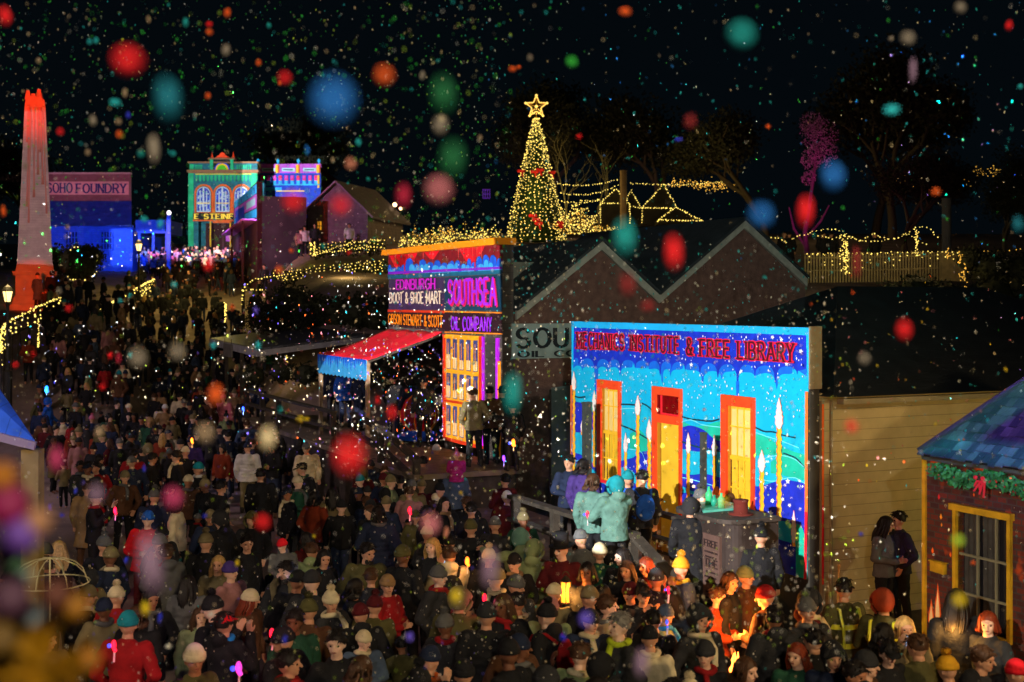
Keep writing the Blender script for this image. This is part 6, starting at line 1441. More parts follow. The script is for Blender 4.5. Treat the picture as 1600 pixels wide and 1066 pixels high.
pp(306,732,1,'stand',255,'jacket','black','black','beanie','teal',scarf='white')
pp(343,762,1,'walk',120,'coat','black','black','short','dark')
pp(386,662,1,'clasp',200,'jacket','steel','black','short','brown')
pp(386,700,.98,'stand',185,'puffer','white','khaki','beanie','navy',label='person in pale striped jumper and khaki trousers seen from behind in the street')
pp(205,637,1,'stand',180,'jacket','black','black','beanie','cream')
pp(146,655,.9,'stand',200,'puffer','navy','navy','pompom','pink')
pp(76,628,1,'walk',90,'jacket','blue','navy','hood','blue',label='person in glowing blue costume walking beside the blue stall roof')
pp(118,636,1,'stand',150,'coat','black','black','beanie','grey')
pp(231,660,1,'stand',5,'coat','green','black','hood','tan')
pp(255,638,1,'pocket',200,'coat','tan','black','beanie','white')
pp(231,702,1,'stand',175,'jacket','black','black','hood','khaki')
pp(283,620,1,'stand',185,'puffer','cream','black','short','dark')
pp(312,606,1,'stand',30,'jacket','rust','black','short','dark'); pp(327,625,1,'pocket',340,'jacket','brown','black','short','brown')
pp(352,622,1,'stand',170,'puffer','pink','black','pompom','pink'); pp(291,707,1,'stand',170,'jacket','black','black','beanie','cream'); pp(301,690,.95,'stand',200,'jacket','purple','black','beanie','navy')
pp(410,742,1.03,'stand',190,'coat','black','black','short','dark'); pp(436,642,1,'stand',200,'jacket','charcoal','black','beanie','white'); pp(482,700,1,'stand',20,'puffer','cream','black','beanie','grey')
pp(478,732,1,'stand',330,'jacket','black','black','cap','khaki',scarf='green'); pp(492,776,1,'pocket',150,'jacket','rust','black','bob','dark'); pp(516,772,1,'phone',195,'coat','khaki','white','long','dark',phone=True)
pp(601,704,1.05,'stand',180,'coat','navy','black','hood','navy'); pp(664,722,1,'stand',190,'jacket','green','black','cap','black'); pp(640,770,.97,'stand',160,'jacket','rose','black','short','brown')
t = pp(712,735,1.0,'stand',190,'jacket','steel','black','beanie','grey')
pp(681,703,1,'stand',200,'jacket','grey','black','beanie','white'); pp(700,747,.72,'stand',15,'jacket','black','black','beanie','grey'); pp(697,788,.98,'pocket',30,'jacket','black','black','long','dark',scarf='tan')
pp(784,750,1,'clasp',215,'jacket','maroon','black','short','dark'); pp(788,778,.95,'stand',170,'jacket','maroon','black','beanie','white'); pp(740,796,1,'stand',200,'jacket','black','black','cap','black'); pp(738,824,1,'stand',180,'jacket','black','black','beanie','olive')
pp(774,820,.96,'stand',150,'jacket','charcoal','black','beanie','grey'); pp(812,842,1.05,'point',200,'hooded','sage','black','hood','mint'); pp(830,858,1,'stand',170,'hooded','sage','black','hood','sage'); pp(762,872,.97,'stand',190,'jacket','black','black','pompom','cream')
pp(706,868,1,'phone',190,'hooded','cream','black','short','brown',pack='black',phone=True); pp(565,862,1.04,'pocket',10,'puffer','olive','black','short','dark',beard=True,label='bearded man with dark hair in olive quilted jacket facing out of the crowd')
pp(445,890,1.02,'clasp',5,'jacket','charcoal','black','short','dark',beard=True,skin=0,label='bearded father in charcoal jacket carrying a child on his shoulders')
pp(386,848,1,'stand',60,'jacket','black','black','short','dark'); pp(483,862,.95,'stand',190,'hooded','sage','black','short','brown'); pp(500,872,.98,'clasp',60,'jacket','black','black','bob','dark'); pp(524,938,.97,'lean',60,'jacket','charcoal','black','pompom','cream',scarf='cream')
pp(578,946,.92,'stand',190,'jacket','olive','black','pompom','maroon'); pp(607,915,.95,'clasp',60,'jacket','red','black','beanie','tan'); pp(565,1000,.82,'clasp',15,'puffer','steel','black','beanie','cream',skin=4,scarf='cream'); pp(478,952,1,'stand',170,'coat','brown','black','pompom','olive')
pp(663,1034,1,'stand',190,'jacket','black','black','beanie','navy',scarf='orange'); pp(712,938,1.05,'stand',185,'coat','olive','olive','hood','khaki'); pp(757,962,1.06,'stand',182,'puffer','black','black','beanie','charcoal',label='large person in black quilted jacket seen from behind, crown lit by red light')
pp(877,858,1.04,'clasp',350,'coat','maroon','black','tophat','black',skin=4,label='smiling man in black top hat and maroon coat facing out beside the lantern'); pp(803,880,.96,'pocket',10,'jacket','black','black','beanie','black',skin=0,scarf='tan')
pp(835,872,.9,'stand',70,'hooded','mint','black','hood','mint'); pp(857,928,.92,'stand',170,'jacket','khaki','black','beanie','cream'); pp(856,952,.97,'stand',165,'coat','sage','maroon','beanie','rose'); pp(917,935,1,'stand',190,'jacket','black','black','beanie','khaki')
pp(962,978,1.08,'clasp',300,'jacket','charcoal','black','short','greying',scarf='lime',skin=4,label='grey-haired man with yellow collar turned side-on near the frame foot'); pp(940,862,1,'stand',185,'jacket','green','black','beanie','cream'); pp(915,842,1,'stand',180,'jacket','grey','black','beanie','grey')
pp(984,888,.97,'stand',5,'jacket','black','black','long','brown'); pp(1016,885,.96,'clasp',340,'jacket','maroon','black','bob','auburn'); pp(983,926,.95,'clasp',0,'jacket','black','black','beanie','maroon'); pp(1007,930,.96,'phone',15,'jacket','charcoal','black','cap','charcoal',phone=True)
pp(1065,888,1.03,'stand',110,'puffer','steel','black','pompom','mustard',scarf='mustard'); pp(1040,960,.88,'pocket',70,'jacket','sage','black','beanie','steel',scarf='cyan'); pp(1120,932,.9,'clasp',45,'puffer','rust','black','short','brown',skin=0,label='child whose face glows orange from the firelight, rust jacket with pale bands')
pp(1138,908,1,'stand',70,'jacket','black','black','bob','brown'); pp(1170,900,.97,'stand',50,'jacket','brown','black','beanie','sage'); pp(1201,932,1,'clasp',230,'hooded','brown','black','beanie','red')
pp(1250,1022,.96,'stand',350,'jacket','green','black','long','auburn',skin=0); pp(1166,1046,1,'stand',80,'jacket','charcoal','black','bob','brown',skin=0); pp(1307,1024,1,'stand',330,'jacket','navy','black','hood','black'); pp(1322,1052,1.02,'stand',10,'jacket','black','black','short','dark',skin=2)
pp(1490,1046,.95,'stand',175,'jacket','black','black','pompom','mustard'); pp(1551,972,1,'stand',300,'jacket','charcoal','black','bob','auburn',skin=0); pp(1500,938,1.1,'stand',180,'coat','black','black','long','dark'); pp(1392,1016,1,'stand',40,'jacket','black','black','cap','black',skin=0)
pp(1420,982,.98,'stand',330,'jacket','khaki','black','bob','blonde'); pp(1590,1052,.95,'stand',180,'jacket','charcoal','black','beanie','scarlet'); pp(1440,1010,1,'stand',190,'jacket','olive','black','short','brown'); pp(1350,1040,1,'stand',60,'jacket','brown','black','beanie','charcoal',skin=0); pp(1535,1030,1,'stand',20,'jacket','charcoal','black','short','brown')
# fire wardens in reflective jackets
for (x, y, f, lab) in ((1320,922,200,'warden in olive coat with yellow reflective bands leaning on a long staff'),(1386,940,150,'second warden with orange-lit hood and reflective bands beside the one with the staff')):
    t = pp(x,y,1.04,'clasp',f,'coat','olive','black','cap' if x < 1350 else 'hood','olive' if x < 1350 else 'rust',label=lab)
    b = MB()
    for zc, r1, r2 in ((1.24,.195,.152),(1.02,.19,.153)):
        n = 24; vs = [((r1)*math.cos(2*PI*j/n), .004+r2*math.sin(2*PI*j/n), zc+h) for h in (-.03,.03) for j in range(n)]; b.add(vs, [(j,(j+1) % n,n+(j+1) % n,n+j) for j in range(n)])
    for s in (-1,1): b.tube([(s*.10,.15,1.0),(s*.12,.165,1.25),(s*.12,.10,1.44),(s*.12,-.06,1.45),(s*.10,-.15,1.28)], .018, 5)
    b.build('reflective_band', mat('reflective yellow', S(226,226,60), .35, emit=0), t)
w_ = P(1305,958,19.2); sf = thing('staff', 'thin pale staff held upright by the warden', 'staff', (w_.x, w_.y, 0)); b = MB(); b.tube([(0,0,0),(.06,0,1.55)], .016, 7); b.build('shaft', mat('staff wood', (.5,.33,.12), .6), sf); b = MB(); b.smooth = True; b.ball((.06,0,1.56), .03, n=8, m=6); b.build('knob', mat('staff wood', (.5,.33,.12)), sf)
# couple by the wall
pl = thing('timber_step', 'low timber landing along the foot of the cream side wall', 'step', MECH.w(S1,-1.4,0), GP.ang); b = MB(); b.box(-1.3,6,-1.2,-.05,0,.28); b.build('planks', tim, pl)
WF = lambda t, o: MECH.w(S1+o, -t, 0)
c1 = WF(1.55,.50); c2_ = WF(1.30,.62)
def at(loc, z): return Vector((loc.x, loc.y, z))
person(1407,802,1.0,'pocket',-75,'jacket','charcoal','black','short','dark',loc=P(1408,0,20.55)*Vector((1,1,0)) if False else Vector((P(1409,0,20.6).x,20.6,.282)),label='man in dark jacket leaning close to a woman by the cream wall')
person(1383,812,.97,'clasp',40,'jacket','grey','black','long','dark',loc=Vector((P(1381,0,20.45).x,20.45,.282)),label='woman with dark hair in grey jumper beside the man at the cream wall')
# on deck, boardwalk, rails
dz = .752
for a in ((889,722,1,'clasp',10,'jacket','navy','black','short','dark',dict(skin=1,label='person whose face glows orange in dark jacket at the deck rail')),(916,728,1,'stand',150,'jacket','purple','black','bob','dark',dict()),(932,752,1,'stand',160,'jacket','mint','black','bob','brown',dict()),
          (957,758,1.02,'lean',205,'hooded','mint','black','hood','teal',dict(label='person in mint jacket and teal hood leaning on the deck rail')),(999,747,1,'stand',190,'jacket','charcoal','black','cap','sage',dict(pack='blue')),(978,748,.98,'stand',185,'jacket','blue','black','beanie','teal',dict()),
          (1104,778,1.06,'stand',200,'hooded','charcoal','black','pompom','grey',dict()),(1082,792,1.05,'stand',180,'coat','black','black','hood','charcoal',dict()),(1122,772,.97,'stand',230,'jacket','rust','black','beanie','orange',dict()),(1140,782,.95,'stand',150,'jacket','blue','black','bob','brown',dict())):
    x, hy, sc, po, f, co, cc, lg, h_, hc, kw_ = a; z0 = dz if x < 1060 else .35
    person(x, hy, sc, po, f, co, cc, lg, h_, hc, z=z0, **kw_)
person(1190,838,1.04,'stand',185,'coat','black','black','pompom','black',label='person in black coat standing right before the kiosk panel')
for a in ((742,676,1,'pocket',200,'jacket','khaki','black','short','brown'),(768,674,1,'stand',200,'jacket','brown','black','cap','charcoal'),(782,668,1,'stand',170,'jacket','black','black','cap','black'),(800,700,.85,'point',200,'jacket','black','black','short','dark'),(615,640,1,'stand',150,'jacket','black','navy','short','dark'),(640,636,1,'stand',220,'coat','navy','black','bob','dark'),(662,650,1,'stand',200,'jacket','charcoal','black','beanie','navy'),(561,628,1,'stand',140,'jacket','navy','navy','cap','navy'),(540,622,1,'stand',170,'puffer','blue','navy','beanie','charcoal'),(520,618,1,'stand',200,'jacket','navy','black','short','dark')):
    x, hy, sc, po, f, co, cc, lg, h_, hc = a; Dd = {742:30.4,768:30.9,782:31.2,800:29.6,615:36.6,640:35.6,662:34.6,561:39.0,540:40,520:41}[x]
    X_ = (x-800)/F*Dd; person(x, hy, sc, po, f, co, cc, lg, h_, hc, loc=Vector((X_, Dd, 1.622)))
# children on shoulders
def rider(of_x, of_y, sc, coat, cc, h_, hc, lab, f, skin=1):
    base = min((q_ for q_ in PEOPLE if 'coat' in q_[3]), key=lambda q_: abs(q_[1]-of_x)+abs(q_[2]-of_y))[0]
    z = base.location.z+1.46*base.scale.z-.86*sc*1.05; r = math.radians(f); off = Vector((-math.sin(r), math.cos(r), 0))*.10
    return person(of_x, of_y-30, sc, 'ride', f, coat, cc, 'khaki', h_, hc, loc=Vector((base.location.x, base.location.y, z))+off, label=lab, skin=skin)
rider(445,890,.64,'hooded','grey','beanie','scarlet','small child in scarlet beanie riding on the bearded father in the crowd',5,4)
rider(712,735,.66,'puffer','magenta','pompom','pink','child in magenta puffer and pink bobble hat carried on shoulders near the boardwalk',190)
rider(186,640,.62,'jacket','red','beanie','maroon','child in red jacket on the shoulders of somebody in the dark street',185) if False else None
# ---- the rest of the crowd
rg = random.Random(2024)
coats_w = ['black']*17+['charcoal']*7+['navy']*5+['grey','olive','olive','khaki','khaki','brown','brown','maroon','steel','tan','green','cream','rust','red','sage','rose']
hats_w = [('short','dark')]*4+[('short','brown')]*2+[('bob','dark'),('long','brown'),('bob','brown'),('long','dark'),('long','blonde'),('hood','black'),('hood','charcoal')]+[('beanie',c) for c in ('black','black','grey','charcoal','charcoal','navy','maroon','cream','olive','khaki','teal')]+[('pompom',c) for c in ('grey','cream','black','khaki')]+[('short','dark'),('hood','olive'),('bob','dark'),('short','brown')]+[('cap','black'),('cap','navy')]
def zone_ok(x, hy, D):
    # open earth in the photograph: keep feet off it
    fy = HY+(CH-ground_z((x-800)/F*D, D))*F/D
    for (a, b_, c, d) in ((60,128,800,900),(195,215,840,880),(405,440,745,860),(540,600,850,900),(255,300,700,760),(55,130,860,1010),(620,650,930,1020)):
        if a < x < b_ and c < fy < d: return False
    return True
def free(X_, D, md):
    return all((X_-a)**2+(D-b_)**2 > md*md for a, b_ in CROWD)
placed = 0; tries = 0
BANDS = [(985,1100,190,1600,34),(900,985,120,1290,36),(800,900,20,1010,24),(700,800,40,800,14)]
for (h0, h1, x0, x1, n) in BANDS:
    c = 0; tries = 0
    while c < n and tries < 900:
        tries += 1; x = rg.uniform(x0, x1); hy = rg.uniform(h0, h1); sc = rg.choice((.93,.95,.97,1,1,1.03,1.05,.72,.62) if rg.random() < .5 else (.95,1,1.04))
        D = (CH-1.655*sc*1.05)*F/(hy-HY); X_ = (x-800)/F*D
        if ground_z(X_, D) > .05: 
            pass
        s_, _ = MECH.sz(x, 600); dpl = (X_-MECH.o[0])*MECH.n()[0]+(D-MECH.o[1])*MECH.n()[1]
        if dpl < 3.1 and X_ > -4.5: continue
        if dpl < 4.6 and X_ < 0 and X_ > -6: continue
        if not zone_ok(x, hy, D) or not free(X_, D, .50 if D > 20 else .46): continue
        h_, hc = rg.choice(hats_w); f = rg.choice((150,170,180,190,200,220,240,90,120,60,20,340,300,0,30,330))
        po = rg.choice(('stand','stand','pocket','pocket','clasp','walk','phone') if D > 20 else ('stand','pocket','clasp','phone','pocket'))
        pp(x, hy, sc, po, f, rg.choice(('jacket','jacket','coat','puffer','hooded')), rg.choice(coats_w), rg.choice(('black','black','denim','charcoal')), h_, hc, skin=rg.choice((0,1,1,2,3,4)), scarf=rg.choice((None,None,None,'grey','red','cream')), phone=(po == 'phone' and rg.random() < .5), pack=(rg.choice(('black','navy','red','olive')) if rg.random() < .09 and 130 < f < 250 else None))
        c += 1
# beyond the three hundred that show largest the street's crowd is one mass
LODC = {}
def lod(me, r):
    if (me.name, r) in LODC: return LODC[(me.name, r)]
    o = bpy.data.objects.new('lod', me); COL.objects.link(o); d = o.modifiers.new('d', 'DECIMATE'); d.ratio = r
    dg = bpy.context.evaluated_depsgraph_get(); dg.update(); m2 = o.evaluated_get(dg).to_mesh()
    out = (np.array([v.co[:] for v in m2.vertices]), [list(p.vertices) for p in m2.polygons]); o.evaluated_get(dg).to_mesh_clear(); bpy.data.objects.remove(o)
    LODC[(me.name, r)] = out; return out
def mass(name, spots):
    b = MB(); b.smooth = True; mats = []; mk_ = {}
    def mid(m):
        if m.name not in mk_: mk_[m.name] = len(mats); mats.append(m)
        return mk_[m.name]
    for (X_, D, zg, sc, f, po, ct, cc, lg, h_, hc) in spots:
        M = PM[po]; R_ = np.array(Matrix.Rotation(f, 3, 'Z')); hvx = RH.randrange(3); r = .30 if D < 50 else .16
        lst = [(M['body'][hvx], skm(RH.randrange(5)), r*.22), (M[ct], cm(cc), r*.45), (M['trousers'], cm(lg), r*.4)]
        hg = HG[h_]; lst.append((hg, hm(hc) if h_ in ('short','long','bob') else cm(hc), .5))
        for me, m, rr in lst:
            vs, fs = lod(me, rr)
            if me is hg: vs = np.array([(HMS[hvx] @ Vector(v))[:] for v in vs])
            vs = (vs*sc) @ R_.T+np.array((X_, D, zg)); b.mt(mid(m)); b.add(vs.tolist(), fs)
    return b.build(name, mats, kind='stuff')
spots = []
for (x0, x1, D0, D1, n, md) in ((60,430,34,44,66,.6),(40,420,44,60,110,.55),(430,560,35,40,16,.55),(90,200,48,60,30,.7),(200,340,58,84,64,.75),(330,430,56,76,26,.8),(240,440,84,95,50,.75),(560,770,24,30.5,26,.5),(640,760,30,31.5,0,.5)):
    c = 0; tries = 0
    while c < n and tries < 1500:
        tries += 1; D = D0*(D1/D0)**rg.random(); x = rg.uniform(x0, x1); X_ = (x-800)/F*D
        if not free(X_, D, md): continue
        dps = (X_-SP.o[0])*SP.n()[0]+(D-SP.o[1])*SP.n()[1]
        if dps < 3.3 and D < 46: continue
        if (X_-MECH.o[0])*MECH.n()[0]+(D-MECH.o[1])*MECH.n()[1] < 3.0 and D < 33: continue
        CROWD.append((X_, D)); h_, hc = rg.choice(hats_w); dark = D > 60
        spots.append((X_, D, ground_z(X_, D), rg.choice((.9,.95,1,1,1.04,.7)), math.radians(rg.choice((0,20,340,180,190,160,200,90,270,220))), rg.choice(('stand','stand','pocket','clasp','walk')), rg.choice(('jacket','coat','puffer','hooded')), rg.choice(('black','black','charcoal','navy')) if dark else rg.choice(coats_w), rg.choice(('black','black','denim')), h_, hc)); c += 1
mass('street_crowd', spots)
# the packed crowd before the arched shop reads as one mass
fcr = MB(); fcr.smooth = True; fk = ['white','cream','pink','grey','steel','rose','black','blue','scarlet','charcoal','black']; c = 0
while c < 170:
    D = rg.uniform(93, 103.8); x = rg.choice((rg.uniform(214,262), rg.uniform(262,440), rg.uniform(262,400))); X_ = (x-800)/F*D; zg = ground_z(X_, D); h = rg.uniform(.9,1.05); c += 1
    fcr.mt(fk.index(rg.choice(fk))); w_ = rg.uniform(.9,1.15); n0 = len(fcr.v); a = rg.uniform(0,6.3)
    loft(fcr, [(0,0,.75*h,.19*w_,.14),(0,0,1.1*h,.17*w_,.13),(0,0,1.36*h,.21*w_,.14),(0,0,1.45*h,.08,.08)], 10)
    for s_ in (-1,1): fcr.tube([(s_*.2,0,1.38*h),(s_*.26,.0,1.1*h),(s_*.2,-.1*rg.random()-.05,.9*h+.3*rg.random())], [.06,.05,.04], 6)
    fcr.mt(len(fk))
    for s_ in (-1,1): fcr.tube([(s_*.09,0,.85*h),(s_*.1,0,.45*h),(s_*.1,0,-.02)], [.09,.07,.05], 6)
    fcr.mt(len(fk)+1+(c % 2)); fcr.ball((0,0,1.6*h), .095,.105,.125, 8, 6)
    R_ = Matrix.Rotation(a, 3, 'Z')
    for i in range(n0, len(fcr.v)): q_ = R_ @ Vector(fcr.v[i]); fcr.v[i] = (q_.x+X_, q_.y+D, q_.z+zg)
fcr.build('far_crowd', [cm(c_) for c_ in fk]+[cm('black'), skm(1), hm('dark')], kind='stuff')
for x in (470,477,492,545,412):
    person(x, 395, 1, 'stand', 20, 'jacket', rg.choice(('rose','white','charcoal')), 'black', 'short', 'dark', D=80)
for i, x in enumerate((1228,1238,1292,1305,1372)):
    z = P(x,398,60); person(x, 388, 1, 'stand', (0,180,20,160,200)[i], 'coat', 'black', 'black', 'short', 'dark', loc=Vector((z.x, 60.6, CH-(424-HY)*60.6/F)), label='dark figure number %s standing beyond the lit picket fence' % i if False else ['dark figure just past the second gable roof','dark figure close beside the one past the gable roof','dark figure beneath the magenta tree','second dark figure beneath the magenta tree','lone dark figure under the wavy light string'][i])
# labels: every one singles its person out
ORD = ['first','second','third','fourth','fifth','sixth','seventh','eighth','ninth','tenth','eleventh','twelfth','thirteenth','fourteenth','fifteenth']
rows = []
for t, x, hy, d in PEOPLE:
    if 'coat' not in d or d['label']: continue
    who, s_, hd, turn, a = say(d, x, hy); rows.append([t, x, [who, s_, hd, turn, a], d])
from collections import defaultdict
def mk(p, lead='', turn=False):
    l = '%s%s in %s%s%s %s' % (lead, p[0], p[1], (' with ' if 'hair' in p[2] or 'hood' in p[2] else ' and ') if p[2] else '', p[2], ((p[3]+' ') if turn else '')+p[4])
    return l
gr = defaultdict(list)
for r in rows: gr[mk(r[2])].append(r)
LO = ['leftmost','second-leftmost','third-leftmost','fourth-leftmost','fifth-leftmost','sixth-leftmost','seventh-leftmost','eighth-leftmost']
for lab, rs in gr.items():
    rs.sort(key=lambda r: r[1])
    for i, r in enumerate(rs): r[0]['label'] = lab if len(rs) == 1 else mk(r[2], LO[min(i,7)]+' ')
for t, x, hy, d in PEOPLE:
    if 'of' in d: t['label'] = ('backpack worn by ' if 'pack' in d else 'phone held by ')+' '.join(d['of']['label'].split()[:13])
# ================================================================== GLOWING THINGS IN THE CROWD
ln = P(884,925,17.6)
la = thing('hand_lantern', 'glowing amber hand lantern held up before the top hat man', 'lantern', ln)
ir = mat('lamp iron', (.03,.028,.02)); b = MB(); b.lathe([(.075,-.16),(.075,-.145),(0,-.145)], 4); b.lathe([(.085,.14),(.02,.22),(0,.22)], 4)
for i in range(4): a = i*PI/2; b.tube([(.072*math.cos(a),.072*math.sin(a),-.15),(.072*math.cos(a),.072*math.sin(a),.14)], .008, 4)
b.tube([(.05*math.cos(a),0,.22+.06*math.sin(a)) for a in [i*PI/8 for i in range(9)]], .006, 4); b.build('frame', ir, la)
b = MB(); b.lathe([(.06,-.14),(.06,.13)], 4); b.build('glass', mat('amber glass glow', S(250,150,50), emit=1.4), la); b = MB(); b.smooth = True; b.ball((0,0,-.03), .03,.03,.07, 10, 6); b.build('flame', mat('lantern flame', (1,.7,.3), emit=9), la)
lamp('lantern_light', 'POINT', ln+Vector((0,-.16,0)), 22, (1,.42,.08), soft=.05)
def glow(name, label, cat, loc, col, parts):
    t = thing(name, label, cat, loc); 
    for nm, fn, m in parts: b = MB(); b.smooth = True; fn(b); b.build(nm, m, t)
    return t
pk_ = mat('toy glow red', S(255,40,70), emit=.9); bl_ = mat('toy glow blue', S(60,90,255), emit=.9); wh_ = mat('toy handle white', (.6,.6,.6)); 
def wand(label, x, y, D, m, m2=None, r=.05, tilt=.3, pw=6, col=(1,.1,.2)):
    p = P(x,y,D); r *= .62; pw *= .7; glow('light_wand', label, 'light toy', p, None, [('handle', lambda b: b.tube([(0,0,-.16),(tilt*.03,0,-.02)], .012, 6), wh_), ('glowing_tip', lambda b: (b.ball((0,0,.03), r*.7, r*.7, r*1.35, 10, 8), b.ball((r*.3,0,-.03), r*.55, n=8, m=6)), m)]+([('blue_tip', lambda b: b.ball((-r*1.2,0,.02), r*.6, n=8, m=6), m2)] if m2 else []))
    lamp('toy_light', 'POINT', p+Vector((0,-.12,.02)), pw, col, soft=.04)
wand('red glowing toy held high by the cream bobble hat', 178,1012,14.1, pk_, bl_, .07, pw=3)
wand('red and white light toy among the crowd near the frame foot', 425,994,14.6, pk_, None, .075, pw=3); wand('small pink and blue light toy below the deck rail', 1044,924,17.2, pk_, bl_, .05, pw=2, col=(1,.1,.5)); wand('pink light toy in a raised hand at the deck rail', 918,806,21.2, pk_, bl_, .07, pw=3); wand('red light clipped to the black quilted jacket wearer', 757,938,16.0, pk_, None, .07, pw=2.5)
wand('orange light toy near the oil company pillar', 802,694,29.3, mat('toy glow orange', S(255,130,40), emit=2), bl_, .11, pw=9, col=(1,.45,.1)); wand('violet light toy raised beside the boardwalk end', 787,718,29, mat('toy glow violet', S(140,70,255), emit=1.5), None, .08, pw=5, col=(.4,.2,1)); wand('blue light toy at the scarf of the patterned beanie child', 1042,976,15.8, bl_, None, .04, pw=1.5, col=(.2,.4,1))
wand('tall blue light cone carried by the figure in blue costume', 73,610,43, mat('toy glow cyan', S(40,150,255), emit=1.4), None, .16, pw=40, col=(.1,.3,1)); wand('rainbow light wand at the frame foot beside the scarlet cap', 373,1048,12.9, mat('toy glow mauve', S(220,70,200), emit=1), bl_, .08, pw=2)
for lab_, x_, y_, d_, m_, pw_, c_ in (('red light toy among the crowd below the awning post',640,800,22,pk_,5,(1,.1,.1)),('blue light toy in the crowd near the bearded father',470,905,18,bl_,4,(.15,.3,1)),('orange light toy in the mid street crowd',300,690,31,mat('toy glow orange', S(255,130,40), emit=2),10,(1,.45,.1)),('blue light toy in the street beside the grey verandah',380,640,38,bl_,14,(.2,.35,1)),('pink light toy in the crowd by the tall coat on the street',180,800,24,pk_,6,(1,.1,.4)),('orange light toy deep in the crowd below the boardwalk',730,880,19,mat('toy glow orange', S(255,130,40)),5,(1,.4,.1))): wand(lab_, x_, y_, d_, m_, None, .08, pw=pw_, col=c_)
lamp('cap_light', 'SPOT', P(372,940,12.6)+Vector((.5,0,.9)), 40, (1,.05,.35), P(350,975,14.2), 50, .5, .05); lamp('face_violet_light', 'SPOT', P(312,950,12.3), 22, (.4,.25,1), P(310,968,14.4), 40, .5, .05)
# bucket fire in the crowd that paints nearby faces orange
fb = P(1150,965,16.4); fr_ = thing('fire_bucket', 'low iron fire bucket hidden in the crowd below the kiosk', 'brazier', (fb.x, fb.y, 0)); b = MB(); b.smooth = True; b.lathe([(0,.05),(.2,.05),(.28,.6),(.30,.62),(.26,.6),(.2,.3),(0,.3)], 16); b.build('bucket', ir, fr_)
b = MB(); b.smooth = True
for i in range(9): a = i*.7; b.tube([(.12*math.cos(a),.12*math.sin(a),.4),(.10*math.cos(a+.5),.1*math.sin(a+.5),.7),(.04*math.cos(a),.04*math.sin(a),.95+.1*math.sin(i*2.3))], [.06,.045,.005], 6)
b.build('flame', mat('fire flame', (1,.35,.05), emit=5), fr_)
lamp('fire_light', 'POINT', (fb.x, fb.y, 1.5), 120, (1,.30,.04), soft=.15); lamp('fire_light_b', 'POINT', P(1350,985,16.6), 34, (1,.38,.06), soft=.1); lamp('fire_light_c', 'POINT', P(1040,905,18.4), 30, (1,.30,.05), soft=.1); lamp('cottage_step_light', 'POINT', P(1490,985,15.2), 34, (1,.45,.08), soft=.1)
lamp('deck_light', 'POINT', MECH.w(6.0,1.2,1.1), 30, (1,.45,.1), soft=.1)
# crowd washes, added as unseen spots: warm right and left, violet up the street
lamp('street_wash_warm', 'SPOT', (11,3,10), 4300, (1,.72,.36), (-1,19,0), 80, .9, .3)
lamp('street_wash_left', 'SPOT', (-12,6,9), 2600, (1,.80,.62), (-8,24,0), 90, .9, .3)
lamp('street_wash_mauve', 'SPOT', (-22,30,10), 3000, (.85,.62,.75), (-10,42,0), 90, .9, .3)
lamp('boardwalk_wash', 'SPOT', (-9,24,6), 160, (.9,.6,.8), (-2,34,2), 60, .9, .2)
lamp('star_gobo_light', 'SPOT', (-4,12,6), 900, (.08,.16,1), MECH.w(.5,1.8,1.6), 16, .7, .05)
# show light grazing the dark roofs: teal and amber
lamp('roof_wash_teal', 'SPOT', (1,4,12), 2200, (.05,.8,.75), (4.5,33,6), 34, .9, .2)
# ================================================================== STALL AND ORNAMENT CLOSE TO THE CAMERA
sp = P(50,690,16)
stl = thing('market_stall', 'market stall with blue lit pitched roof and ochre post at the street edge', 'stall', (sp.x, sp.y, 0))
rz_ = lambda x, y, d=16: (P(x,y,d)-Vector((sp.x, sp.y, 0)))
b = MB(); a1 = rz_(54,694); a2 = rz_(-120,650); a3 = rz_(-130,520,16.8); a4 = rz_(-6,606,16.8)
b.prism([a1,a2,a3,a4], (0,0,.05)); b.build('roof', boards('stall roof cloth', S(60,110,210), 'X', 6, .5, .5, noise=.3), stl)
b = MB(); b.beam(a1+Vector((.02,-.03,-.02)), a2+Vector((0,-.03,-.02)), .05, .1); b.build('fascia', mat('stall fascia', (.35,.25,.3), .6), stl)
b = MB(); q_ = rz_(44,700); b.box(q_.x-.11, q_.x+.11, .05, .25, 0, q_.z-.03); b.build('post', mat('ochre post', (.30,.20,.07), .8, .25, 4), stl)
b = MB(); q_ = rz_(-60,700); b.box(q_.x-.11, q_.x+.11, .05, .25, 0, q_.z-.03); b.box(q_.x, 0, .1,.2, 0, 1.0); b.build('counter', mat('ochre post', (.3,.2,.07)), stl)
lamp('stall_blue', 'SPOT', P(30,560,12)+Vector((1,0,1.2)), 500, (.04,.22,1), Vector((sp.x-.6, 16.3, 4.1)), 34, .4, .05)
um = thing('clear_umbrella', 'clear dome umbrella catching yellow light on the open earth patch', 'umbrella', P(78,905,15)); b = MB(); b.smooth = True
for j in range(8):
    a = j*PI/4; b.tube([(.45*math.sin(t*.38)*math.cos(a)*1.0, .45*math.sin(t*.38)*math.sin(a), .30*math.cos(t*.38)-.05) for t in range(5)], .007, 4)
b.tube([(.45*math.cos(j*PI/10), .45*math.sin(j*PI/10), -.04) for j in range(21)], .008, 4); b.build('rib', mat('umbrella rib', (.6,.55,.3), .4), um)
b = MB(); b.tube([(0,0,.26),(0,0,-.5)], .01, 6); b.build('shaft', mat('umbrella rib', (.6,.55,.3)), um)
hp = P(78,905,15); person(78, 930, .9, 'clasp', 40, 'jacket', 'khaki', 'black', 'bob', 'brown', loc=Vector((hp.x, hp.y+.02, ground_z(hp.x, hp.y))), label='person standing beneath the clear dome umbrella')
